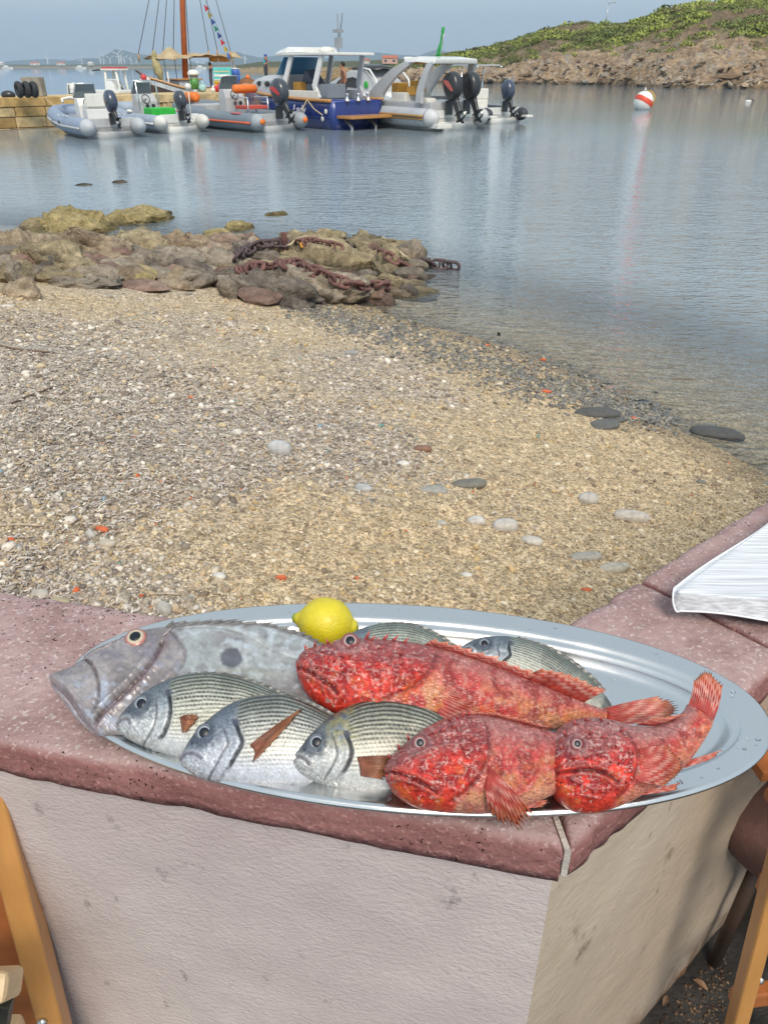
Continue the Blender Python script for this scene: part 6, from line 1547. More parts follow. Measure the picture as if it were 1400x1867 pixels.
def console(par, x, z, w=.75, h=.72, m=None, seat=None, screen=True):
    m = m or m_gel; b_ = B()
    b_.loft([[(x - .28, -w / 2, z), (x + .30, -w / 2, z), (x + .30, w / 2, z), (x - .28, w / 2, z)], [(x - .24, -w / 2, z + h * .7), (x + .26, -w / 2, z + h * .75), (x + .26, w / 2, z + h * .75), (x - .24, w / 2, z + h * .7)], [(x - .08, -w / 2 * .95, z + h), (x + .22, -w / 2 * .95, z + h), (x + .22, w / 2 * .95, z + h), (x - .08, w / 2 * .95, z + h)]])
    c = b_.build('console', m, par, bevel=.03)
    if screen:
        b_ = B(); b_.loft([[(x + .20, -w / 2 * .95, z + h), (x + .215, -w / 2 * .95, z + h), (x + .05, -w / 2 * .8, z + h + .42), (x + .035, -w / 2 * .8, z + h + .42)], [(x + .20, w / 2 * .95, z + h), (x + .215, w / 2 * .95, z + h), (x + .05, w / 2 * .8, z + h + .42), (x + .035, w / 2 * .8, z + h + .42)]]); b_.build('windscreen', m_glass, c)
        b_ = B(); b_.tube([(x + .22, -w / 2, z + h), (x + .05, -w / 2 * .85, z + h + .44), (x + .05, w / 2 * .85, z + h + .44), (x + .22, w / 2, z + h)], .022, 7); b_.build('screen_frame', m_chr, c, smooth=True)
    b_ = B(); b_.tube([(x - .36 + .06 * math.sin(t), .15 * math.cos(t) + .1, z + h * .8 + .15 * math.sin(t)) for t in np.linspace(0, 6.28, 17)[:-1]], .018, 6, closed=True); b_.tube([(x - .2, .1, z + h * .7), (x - .36, .1, z + h * .8)], .02, 6); b_.build('steering_wheel', m_blk, c, smooth=True)
    for k, yy in enumerate((-.22, .02)):
        b_ = B(); b_.lathe([(0, 0), (.075, 0), (.075, .012), (0, .014)], (0, 0, 0), 14, 'x'); b_.v = [(x - .252 - p[0], yy + p[1], z + h * .52 + p[2]) for p in b_.v]; b_.build('gauge', m_blk, c)
    if seat:
        b_ = B(); b_.box((x - .85, 0, z + .25), (.5, w * 1.05, .5)); s_ = b_.build('helm_seat', m, par, bevel=.04)
        b_ = B(); b_.box((x - .85, 0, z + .56), (.48, w, .12)); b_.box((x - 1.08, 0, z + .76), (.1, w, .4)); b_.build('cushion', seat, s_, bevel=.03)
    return c
# --- grey-blue inflatable, nearest the pier's stone face
tA = tube_mat('blue_grey_hypalon', (.235,.295,.40)); cA = tube_mat('pale_grey_hypalon', (.42,.45,.48))
p, L, z = rib('grey blue inflatable boat with a white console, nearest the bare pier wall', (209, 251), (122, 4.9), .9, 2.25, .27, tA, cA, m_gelg, m_gelg)
console(p, L * .46, z, .80, .80, m_gel, m_seat); outboard(p, -.12, 0, .74, .76, 36, m_navy)
b_ = B(); b_.tube([(L - .75, .32, .95), (L - .62, .30, 1.05), (L - .55, 0, 1.10), (L - .62, -.30, 1.05), (L - .75, -.32, .95)], .05, 8); b_.build('bow_handle', m_seat, p, smooth=True)
for sd_ in (1, -1):
    for xx in (.45, .6):
        b_ = B(); b_.ell((L * xx, sd_ * 1.13, .42), .07, .02, .06, 10, 6); b_.build('lifeline_patch', m_blk, p, smooth=True)
    b_ = B(); b_.tube([(L * t_, sd_ * (.99 - .1 * sm(.55, .8, t_)), .62 + .02 * math.sin(t_ * 60)) for t_ in np.linspace(.3, .75, 24)], .012, 5); b_.build('lifeline', m_seat, p, smooth=True)
# --- second inflatable, green seat
cB = tube_mat('white_hypalon', (.60,.60,.57)); tB = tube_mat('steel_blue_hypalon', (.29,.345,.42))
p, L, z = rib('pale inflatable boat with a bright green seat cover, second from the pier wall', (332, 241), (216, 5.5), .9, 2.15, .25, tB, cB, m_gel, m_gel)
console(p, L * .52, z, .8, .85, m_gelg, None); outboard(p, -.12, 0, .70, .72, 40, m_char)
b_ = B(); b_.box((L * .30, 0, z + .26), (.75, .95, .32)); b_.build('green_seat_cover', m_grn, p, bevel=.05)
b_ = B(); b_.box((L * .22, .2, z + .06), (1.2, 1.1, .10)); b_.build('green_mat', mat('green_mat', (.05,.33,.10), .7, nscale=6, namt=.2), p, bevel=.02)
for sd_ in (1, -1):
    b_ = B(); b_.ell((L * .42, sd_ * .9, z + .30), .18, .10, .07, 12, 8); b_.build('folded_line', m_seat, p, smooth=True)
b_ = B(); b_.tube([(L * .44, .40, z), (L * .47, .40, z + 1.25), (L * .47, -.40, z + 1.25), (L * .44, -.40, z)], .03, 7); b_.build('grab_arch', m_chr, p, smooth=True)
b_ = B(); b_.tube([(.15, -.5, z), (.12, -.5, z + 1.05)], .02, 6); b_.ell((.12, -.5, z + 1.12), .12, .12, .12, 12, 8); b_.build('stern_light', m_seat, p, smooth=True)
# --- third inflatable, grey and orange
tC = tube_mat('dark_grey_hypalon', (.16,.195,.235)); cC = tube_mat('mid_grey_hypalon', (.30,.33,.36))
p, L, z = rib('dark grey inflatable boat with an orange stripe and orange tipped tubes', (508, 239), (335, 6.8), .95, 2.5, .29, tC, cC, mat('orange_rubber', (.68,.12,.04), .5), m_gelg)
console(p, L * .44, z, .85, 1.0, m_gelg, None); outboard(p, -.14, 0, .84, .98, 38, m_char, m_redst)
for sd_ in (1, -1):
    b_ = B(); b_.ell((-.40, sd_ * (1.25 - .29), .37), .07, .11, .10, 12, 8); b_.build('orange_tube_cap', m_org, p, smooth=True)
    b_ = B(); b_.ell((L * .16, sd_ * 1.05, .59), .42, .13, .04, 12, 8); b_.build('step_pad', mat('pinkish_pad', (.42,.10,.11), .6), p, smooth=True)
    b_ = B(); b_.tube([(L * .30, sd_ * .45, z), (L * .30, sd_ * .45, z + .75), (L * .18, sd_ * .45, z + .75), (L * .18, sd_ * .45, z)], .03, 7); b_.build('seat_frame', m_chr, p, smooth=True)
b_ = B(); b_.box((L * .24, 0, z + .42), (.8, 1.0, .12)); b_.build('red_cushion', mat('red_vinyl', (.50,.075,.05), .5), p, bevel=.03)
b_ = B(); b_.lathe([(0, -.5), (.12, -.5), (.15, -.45), (.15, .45), (.12, .5), (0, .5)], (0, 0, 0), 16, 'y'); b_.v = [(L * .30 + q[0], q[1], z + 1.02 + q[2]) for q in b_.v]; b_.build('orange_roll', m_org, p, smooth=True)
b_ = B(); b_.lathe([(0, -.4), (.15, -.4), (.19, -.33), (.19, .33), (.15, .4), (0, .4)], (0, 0, 0), 14, 'x'); b_.v = [(L * .86 + q[0], .1 + q[1], 1.0 + q[2]) for q in b_.v]; b_.build('orange_fender', m_org, p, smooth=True)
b_ = B(); b_.box((L * .66, 0, z + .24), (1.2, 1.3, .42)); b_.build('bow_locker', m_gelg, p, bevel=.06)
# --- blue cabin boat
def cabin_boat():
    S, h, L = place((652, 234), (450, 7.6), 1.55); bm_ = 2.7
    p = thing('cabin_boat', 'blue hulled cabin boat with white hardtop, wooden rail and swim platform', 'boat', (float(S[0]), float(S[1]), 0), h)
    m_bl = mat('blue_hull', (.018,.045,.23), .28, nscale=2, namt=.12, coat=.6)
    st = np.linspace(0, 1, 22); half = lambda t: bm_ / 2 * (1 - .06 * (1 - t)) * (1 - sm(.45, 1.0, t) ** 1.7 * .985); sheer = lambda t: .98 + .42 * t ** 2
    def ring(t, f0, f1):
        x = t * L; b_ = half(t); zs = sheer(t); k = -.35 + .75 * sm(.75, 1.0, t) ** 1.4
        prof = [(b_, zs), (b_ * .985, zs * .72), (b_ * (.95 - .18 * sm(.5, 1, t)), zs * .38), (b_ * (.86 - .3 * sm(.5, 1, t)), .02), (b_ * .4, k * .7), (0, k)]
        prof = [(y_, z_) for y_, z_ in prof]; return [(x + (zs * .12 * sm(.8, 1, t)) * (z_ / zs), y_, z_) for y_, z_ in prof] + [(x + (zs * .12 * sm(.8, 1, t)) * (z_ / zs), -y_, z_) for y_, z_ in prof[::-1][1:]]
    b_ = B(); b_.loft([ring(t, 0, 1) for t in st]); hull = b_.build('hull', m_bl, p, smooth=True)
    for k, f_ in enumerate((.80, .60, .42)):                                     # lapped strakes
        for sd_ in (1, -1):
            b_ = B(); b_.tube([(t * L, sd_ * (half(t) * (1 - .03 * (1 - f_)) * (.995 if f_ > .7 else .975 - .10 * sm(.5, 1, t)) + .004), sheer(t) * f_) for t in np.linspace(.01, .9, 20)], .014, 5); b_.build('lapstrake_edge', m_bl, hull, smooth=True)
    for sd_ in (1, -1):
        b_ = B(); b_.tube([(t * L + (.17 * sm(.8, 1, t)), sd_ * (half(t) + .02), sheer(t) + .0) for t in st], .065, 8); b_.build('gunwale', m_teak, p, smooth=True)
    dk = [(t * L, half(t) - .03) for t in st]; b_ = B(); b_.loft([[(x, y_, sheer(x / L) - .03), (x, -y_, sheer(x / L) - .03)] for x, y_ in dk], caps=False, open_ring=True); b_.build('deck', m_gelg, p)
    tp = B(); tp.box((.0, 0, .55), (.08, 2.2, .8)); tp.build('transom', m_bl, p, bevel=.02)
    # trunk cabin forward
    def cab(t, w_, z0_, z1_): x = t * L; return [(x, w_, z0_), (x, w_ * .9, z0_ + (z1_ - z0_) * .75), (x, w_ * .7, z1_), (x, -w_ * .7, z1_), (x, -w_ * .9, z0_ + (z1_ - z0_) * .75), (x, -w_, z0_)]
    b_ = B(); b_.loft([cab(.46, 1.05, .98, 1.82), cab(.55, 1.05, 1.0, 1.82), cab(.68, .92, 1.08, 1.76), cab(.80, .66, 1.18, 1.62), cab(.90, .34, 1.26, 1.42)]); cb = b_.build('cabin', m_gelg, p, smooth=False, bevel=.03)
    for sd_ in (1, -1):
        for xx, w_ in ((.70, .86), (.60, 1.0)):
            b_ = B(); b_.ell((xx * L, sd_ * (w_ * .965), 1.42 + .06), .20, .035, .10, 14, 8); b_.build('porthole', m_blk, cb, smooth=True)
    # windscreen with blue pane, cockpit coaming and seats
    for sd_ in (1, -1):
        b_ = B(); b_.bar((.12 * L, sd_ * 1.12, 1.12), (.47 * L, sd_ * 1.12, 1.12), .10, .34); b_.build('coaming', m_seat, p, bevel=.03)
    b_ = B(); b_.loft([[(.50 * L, -1.0, 1.80), (.50 * L + .03, -1.0, 1.80), (.43 * L + .03, -.95, 2.42), (.43 * L, -.95, 2.42)], [(.50 * L, 1.0, 1.80), (.50 * L + .03, 1.0, 1.80), (.43 * L + .03, .95, 2.42), (.43 * L, .95, 2.42)]]); b_.build('windscreen', mat('blue_pane', (.10,.30,.50), .12, coat=.5), p)
    b_ = B(); b_.box((.26 * L, -.3, 1.25), (.8, .9, .5)); b_.build('helm_seat', m_seat, p, bevel=.06)
    b_ = B(); b_.box((.38 * L, .55, 1.32), (.45, .35, .5)); b_.build('amber_cushion', m_amber, p, bevel=.05)
    b_ = B(); b_.loft([[(.28 * L, -.2, 1.5), (.36 * L, -.2, 2.0), (.40 * L, -.2, 1.5)], [(.28 * L, .35, 1.5), (.36 * L, .35, 2.0), (.40 * L, .35, 1.5)]]); b_.build('folded_canvas', m_navy, p, bevel=.03)
    # hardtop on four pillars
    zt = 2.46
    for sd_ in (1, -1):
        for (x0_, x1_) in ((.42, .365), (.16, .115)):
            b_ = B(); b_.bar((x0_ * L - .3, sd_ * 1.1, 1.02), (x0_ * L, sd_ * 1.1, 1.45), .09, .20, (1, 0, 0)); b_.bar((x0_ * L, sd_ * 1.1, 1.40), (x1_ * L - .05, sd_ * 1.0, zt), .09, .24, (1, 0, 0)); b_.build('hardtop_pillar', m_gel, p, bevel=.03)
    b_ = B(); hx_ = [(.02, 1.02), (.05, 1.12), (.40, 1.15), (.50, 1.0), (.545, .75)]; pl_ = [(a * L, w_) for a, w_ in hx_]; b_.prism(pl_ + [(a, -w_) for a, w_ in pl_[::-1]], zt, zt + .09); ht = b_.build('hardtop', m_gel, p, bevel=.03)
    b_ = B(); b_.loft([[(.30 * L, 1.0, zt + .10), (.30 * L, .8, zt + .28), (.30 * L, -.8, zt + .28), (.30 * L, -1.0, zt + .10)], [(.42 * L, 1.0, zt + .10), (.42 * L, .8, zt + .30), (.42 * L, -.8, zt + .30), (.42 * L, -1.0, zt + .10)], [(.535 * L, .8, zt + .10), (.535 * L, .6, zt + .18), (.535 * L, -.6, zt + .18), (.535 * L, -.8, zt + .10)]]); b_.build('roof_box', m_gel, ht, bevel=.04)
    b_ = B(); b_.lathe([(0, 0), (.26, 0), (.30, .06), (.26, .16), (.12, .20), (0, .20)], (.22 * L, .1, zt + .09), 16); b_.build('radar_dome', m_seat, ht, smooth=True)
    b_ = B(); b_.tube([(.17 * L, -.2, zt + .09), (.17 * L, -.2, zt + 1.35)], .03, 6); b_.box((.17 * L, -.2, zt + .42), (.22, .22, .34)); b_.box((.17 * L, -.2, zt + .80), (.30, .30, .10)); b_.build('instrument_mast', m_alum, ht)
    b_ = B(); b_.tube([(.24 * L, -.6, zt + .1), (.20 * L, -.62, zt + 1.4)], .015, 5); b_.build('antenna', m_blk, ht, smooth=True)
    # swim platform, winches, fender, ropes, name
    b_ = B(); b_.box((-.42, 0, .44), (.95, 2.1, .10)); sw = b_.build('swim_platform', m_teak, p, bevel=.03)
    for k, yy in enumerate((.55, .0, -.5)):
        b_ = B(); b_.lathe([(0, 0), (.10, 0), (.10, .05), (.06, .08), (.06, .22), (.10, .26), (0, .27)], (-.06, yy, .95), 12); b_.build('winch', m_chr, p, smooth=True)
    b_ = B(); b_.tube([(-.1, .7, .35), (-.5, .7, .1), (-.5, .7, -.4)], .07, 8); b_.tube([(-.1, -.5, .35), (-.5, -.5, .1), (-.5, -.5, -.4)], .07, 8); b_.build('rudder_bracket', m_alum, p, smooth=True)
    b_ = B(); b_.lathe([(0, -.38), (.08, -.38), (.125, -.28), (.125, .28), (.08, .38), (.03, .42), (.03, .5), (0, .5)], (.42 * L, bm_ / 2 + .06, .52), 14); b_.build('fender', mat('blue_fender', (.10,.13,.36), .45), p, smooth=True)
    b_ = B(); b_.tube([(.17 * L, bm_ / 2 + .07, 1.0), (.22 * L, bm_ / 2 + .16, .45), (.27 * L, bm_ / 2 + .20, .02)], .022, 6); b_.tube([(.17 * L, bm_ / 2 + .07, 1.0), (.11 * L, bm_ / 2 + .10, .7), (.05 * L, bm_ / 2 + .05, .5)], .022, 6); b_.build('mooring_line', m_rope2, p, smooth=True)
    for xx, zz in ((.03, .62), (.06, .36)):
        b_ = B(); b_.ell((xx * L + .1, bm_ / 2 * .95, zz), .09, .03, .09, 12, 8); b_.build('hull_vent', m_seat, p, smooth=True)
    b_ = B(); b_.tube([(.52 * L, bm_ / 2 + .0, .84), (.60 * L, bm_ / 2 + .0, .84)], .025, 6); b_.build('hull_vent', m_chr, p, smooth=True)
    tc = bpy.data.curves.new('name_lettering', 'FONT'); tc.body = 'Lady'; tc.size = .44; tc.shear = .35; tc.extrude = .006; tc.offset = .006; tc.align_x = 'CENTER'
    tmp = bpy.data.objects.new('tmp', tc); C.objects.link(tmp); tme = bpy.data.meshes.new_from_object(tmp.evaluated_get(bpy.context.evaluated_depsgraph_get())); bpy.data.objects.remove(tmp)
    tme.materials.clear(); tme.materials.append(mat('lettering_white', (.70,.68,.75), .5)); to = bpy.data.objects.new('name_lettering', tme); link(to, p)
    to.rotation_euler = (R(90), 0, R(180)); to.location = (.255 * L, bm_ / 2 * .985 + .035, .50)
    return p
cabin_boat()
# --- small cruiser half hidden behind the cabin boat
def cruiser():
    S, h, L = place((738, 206), (590, 7.0), 1.35)
    p = thing('sport_cruiser', 'white sport cruiser with dark side windows between the blue boat and arched boat', 'boat', (float(S[0]), float(S[1]), 0), h)
    b_ = B(); rings = []
    for t in np.linspace(0, 1, 14):
        w_ = 1.25 * (1 - sm(.5, 1, t) ** 1.7 * .97); rings.append([(t * L, w_, .9 + .3 * t), (t * L, w_ * .85, .1), (t * L, 0, -.3 + .6 * sm(.7, 1, t)), (t * L, -w_ * .85, .1), (t * L, -w_, .9 + .3 * t)])
    b_.loft(rings); b_.build('hull', m_gel, p, smooth=True)
    b_ = B(); b_.loft([[(t * L, w_, .9), (t * L, w_ * .85, zt - .12), (t * L, w_ * .6, zt), (t * L, -w_ * .6, zt), (t * L, -w_ * .85, zt - .12), (t * L, -w_, .9)] for t, w_, zt in ((.20, 1.15, 1.5), (.30, 1.15, 1.98), (.48, 1.1, 2.02), (.62, 1.0, 1.72), (.85, .5, 1.3))]); cb = b_.build('cabin', m_gelg, p, bevel=.04)
    for sd_ in (1, -1):
        b_ = B(); b_.add([(.36 * L, sd_ * 1.135, 1.12), (.66 * L, sd_ * 1.02, 1.2), (.60 * L, sd_ * 1.0, 1.48), (.42 * L, sd_ * 1.07, 1.62), (.34 * L, sd_ * 1.09, 1.5)], [(0, 1, 2, 3, 4)]); b_.build('side_window', m_blk, cb)
        b_ = B(); b_.ell((.25 * L, sd_ * 1.14, 1.28), .17, .03, .17, 14, 8); b_.build('round_emblem', m_grn if sd_ > 0 else m_seat, cb, smooth=True)
        b_ = B(); b_.tube([(.12 * L, sd_ * 1.1, 1.0), (.14 * L, sd_ * 1.1, 1.5), (.22 * L, sd_ * 1.05, 1.95), (.36 * L, sd_ * .95, 2.06)], .05, 8); b_.build('canopy_arch', m_gel, p, smooth=True)
    b_ = B(); b_.loft([[(t * L, .9, z_), (t * L, 0, z_ + .12), (t * L, -.9, z_)] for t, z_ in ((.18, 1.95), (.3, 2.08), (.42, 2.08), (.5, 2.0))], caps=False, open_ring=True); o = b_.build('black_canopy', m_blk, p, smooth=True); md = o.modifiers.new('t', 'SOLIDIFY'); md.thickness = .03
cruiser()
# --- large arched inflatable
tD = tube_mat('silver_grey_hypalon', (.40,.425,.46)); mB = mat('brown_belt', (.36,.20,.07), .5)
p, L, z = rib('large pale grey inflatable with a tall white radar arch and twin black engines', (828, 236), (612, 8.4), 1.2, 3.1, .33, tD, tube_mat('light_grey_hypalon', (.52,.53,.54)), mB, m_gel, z0=.42, z1=.8)
b_ = B(); hc = halfcurve(L, 3.0, .33, 0, 0); pts = [(x_ * .96 + .15, max(y_ - .12, 0)) for x_, y_, z_ in hc]; b_.prism(pts + [(a, -c) for a, c in pts[::-1][1:]], .6, .95); b_.build('coaming_moulding', m_gelg, p, bevel=.08)
for sd_ in (1, -1):
    pa_ = cat([(L * .52, sd_ * 1.25, .90), (L * .44, sd_ * 1.22, 1.35), (L * .32, sd_ * 1.15, 1.95), (L * .21, sd_ * 1.05, 2.28)], 12); pb_ = cat([(L * .36, sd_ * 1.25, .90), (L * .35, sd_ * 1.22, 1.2), (L * .27, sd_ * 1.15, 1.75), (L * .16, sd_ * 1.05, 2.22)], 12)
    b_ = B(); b_.loft([[tuple(pa_[k]), tuple(pb_[k]), tuple(pb_[k] - np.array([0, sd_ * .14, 0])), tuple(pa_[k] - np.array([0, sd_ * .14, 0]))] for k in range(12)]); b_.build('arch_leg', m_gelg, p, bevel=.02)
    pa2 = cat([(L * .10, sd_ * 1.25, .92), (L * .10, sd_ * 1.22, 1.3), (L * .075, sd_ * 1.15, 1.85), (L * .05, sd_ * 1.05, 2.26)], 10); pb2 = pa2 + np.array([-.34, 0, -.02])
    b_ = B(); b_.loft([[tuple(pa2[k]), tuple(pb2[k]), tuple(pb2[k] - np.array([0, sd_ * .12, 0])), tuple(pa2[k] - np.array([0, sd_ * .12, 0]))] for k in range(10)]); b_.build('arch_rear_leg', m_gelg, p, bevel=.02)
    b_ = B(); b_.tube([(L * t_, sd_ * (1.56 - .05 * sm(.5, .7, t_)), .50) for t_ in np.linspace(0, .6, 16)], .05, 6); b_.build('brown_stripe', mB, p, smooth=True)
b_ = B(); b_.loft([[(L * .22, 1.06, 2.20), (L * .23, .98, 2.36), (L * .23, -.98, 2.36), (L * .22, -1.06, 2.20)], [(L * .12, 1.12, 2.24), (L * .12, 1.0, 2.42), (L * .12, -1.0, 2.42), (L * .12, -1.12, 2.24)], [(L * .005, 1.06, 2.18), (-.0 * L, .98, 2.34), (-.0 * L, -.98, 2.34), (L * .005, -1.06, 2.18)]]); at_ = b_.build('arch_top', m_gel, p, bevel=.05)
b_ = B(); b_.box((L * .11, 0, 2.19), (L * .17, 1.7, .05)); b_.build('amber_underside', m_amber, at_)
b_ = B(); b_.tube([(L * .17, -.3, 2.4), (L * .14, -.3, 3.15)], .02, 6); fs = b_.build('flag_staff', m_alum, p, smooth=True)
fl_ = []
for i in range(10):
    f_ = i / 9
    for j in range(5): g_ = j / 4; fl_.append((L * .165 - .18 * f_ + (.16 + .10 * (1 - f_)) * (g_ - .2) * (1.2 - f_), -.3 + .06 * math.sin(g_ * 9 + f_ * 5), 2.42 + .95 * f_))
o = mesh_np('green_flag', fl_, grid_faces(10, 5), mat('flag_green', (.03,.36,.08), .7, nscale=6, namt=.2), fs); md = o.modifiers.new('t', 'SOLIDIFY'); md.thickness = .012
b_ = B(); b_.box((L * .28, .3, 1.05), (.9, 1.3, .35)); b_.build('stern_sofa', m_seat, p, bevel=.06)
for k, (xx, yy, hh) in enumerate(((.33, .55, .42), (.26, .1, .50), (.22, .5, .3))):
    b_ = B(); b_.box((L * xx, yy, 1.05 + hh / 2 + .08), (.45, .5, hh)); b_.build('amber_cushion', m_amber, p, bevel=.07)
b_ = B(); b_.box((L * .10, .75, .82), (.7, .45, .5)); b_.build('stern_step', m_seat, p, bevel=.06)
b_ = B(); b_.box((-.25, .95, .18), (.7, .7, .16)); b_.build('swim_step', m_seat, p, bevel=.04)
outboard(p, -.16, .42, .98, 1.06, 28, m_blk, mat('cowl_graphic', (.50,.12,.10), .4)); outboard(p, -.16, -.45, .98, 1.06, 28, m_blk, None)
# --- far black inflatable
tE = tube_mat('black_hypalon', (.035,.038,.045))
p, L, z = rib('black inflatable boat with a white seat, outermost at the right', (916, 224), (790, 6.0), .95, 2.3, .26, tE, tE, m_gel, m_gel)
console(p, L * .55, z, .8, .8, m_gel, None, False); outboard(p, -.12, 0, .82, .90, 32, m_navy)
b_ = B(); b_.box((L * .34, .1, z + .32), (.6, .9, .40)); st_ = b_.build('white_seat', m_seat, p, bevel=.07)
b_ = B(); b_.box((L * .34 - .22, .1, z + .72), (.18, .9, .42)); b_.build('backrest', m_seat, st_, bevel=.07)
for sd_ in (1, -1):
    for xx in (.62, .44):
        b_ = B(); b_.tube([(L * xx, sd_ * .55, z), (L * xx - .08, sd_ * .55, z + 1.75)], .028, 7); b_.build('top_pole', m_chr, p, smooth=True)
    b_ = B(); b_.tube([(L * .70, sd_ * .6, z + 1.72), (L * .5, sd_ * .6, z + 1.80), (L * .26, sd_ * .6, z + 1.80), (L * .20, sd_ * .6, z + 1.74)], .03, 7); b_.build('top_rail', m_chr, p, smooth=True)
    b_ = B(); b_.box((-.30, sd_ * .9, .28), (.75, .34, .09)); b_.build('tube_strake_end', m_seat, p, bevel=.03)
b_ = B(); b_.box((L * .45, 0, z + 1.80), (L * .46, 1.15, .05)); b_.build('sun_top', m_gelg, p, bevel=.02)
# --- two boats whose tops show above the far side of the pier
def beyond(label, px0, px1, pyt, Y, cap, kind):
    a, b2 = at(px0, 170, Y), at(px1, 170, Y); zt = float(at(px0, pyt, Y)[2]); c = (a + b2) / 2; w_ = float(b2[0] - a[0])
    p = thing('open_boat', label, 'boat', (float(c[0]), float(c[1]), 0), R(160))
    b_ = B(); rings = []
    for t in np.linspace(0, 1, 12):
        hw = 1.1 * (1 - sm(.5, 1, t) ** 1.7 * .97); rings.append([(t * 6 - 3, hw, .75 + .2 * t), (t * 6 - 3, hw * .85, .1), (t * 6 - 3, 0, -.25 + .5 * sm(.7, 1, t)), (t * 6 - 3, -hw * .85, .1), (t * 6 - 3, -hw, .75 + .2 * t)])
    b_.loft(rings); b_.build('hull', m_gel, p, smooth=True)
    if kind == 'ttop':
        for sy in (-1, 1):
            for sx_ in (-1, 1):
                b_ = B(); b_.tube([(sx_ * (w_ * .42), sy * w_ * .32, .7), (sx_ * (w_ * .30), sy * w_ * .30, zt - .08)], .06, 7); b_.build('top_post', m_seat, p, smooth=True)
        b_ = B(); b_.bar((-w_ * .36, w_ * .33, 1.55), (w_ * .36, w_ * .33, 1.55), .05, .05); b_.build('cross_rail', m_seat, p)
        b_ = B(); b_.box((0, 0, zt - .04), (w_ * 1.0, w_ * .8, .07)); tp_ = b_.build('canopy', m_seat, p, bevel=.02); b_ = B(); b_.box((0, 0, zt + .03), (w_ * .92, w_ * .72, .07)); b_.build('red_canopy_cover', mat('canopy_red', (.55,.06,.08), .6), tp_, bevel=.02)
        b_ = B(); b_.tube([(w_ * .4, 0, zt - .02), (w_ * 1.25, 0, zt - .09)], .03, 6); b_.build('outrigger', m_blk, p, smooth=True)
        console(p, .1, .7, .8, .8, m_gel, None, False)
    else:
        b_ = B(); b_.loft([[(-w_ / 2, .0, 1.0), (-w_ / 2 + .05, .0, 1.0), (-w_ / 2 + .05, -.1, zt), (-w_ / 2, -.1, zt)], [(w_ / 2, .0, 1.0), (w_ / 2 + .05, 0, 1.0), (w_ / 2 - .05, -.1, zt), (w_ / 2 - .1, -.1, zt)]]); b_.build('windscreen', m_glass, p)
        b_ = B(); b_.tube([(-w_ / 2, 0, .9), (-w_ / 2, -.1, zt), (w_ / 2, -.1, zt), (w_ / 2, 0, .9)], .05, 7); b_.build('screen_frame', m_seat, p, smooth=True)
        b_ = B(); b_.ell((-w_ * .25, .2, 1.25), .22, .22, .22, 14, 9); b_.build('round_fender', m_seat, p, smooth=True)
        b_ = B(); b_.box((-1.7, 0, 1.12), (2.6, 1.6, .12)); b_.build('foredeck', m_gel, p, bevel=.03)
beyond('white boat beyond the pier with a red topped canopy frame', 196, 234, 124, 43, None, 'ttop')
beyond('white boat beyond the pier showing a square framed windscreen', 121, 152, 153, 40, None, 'screen')

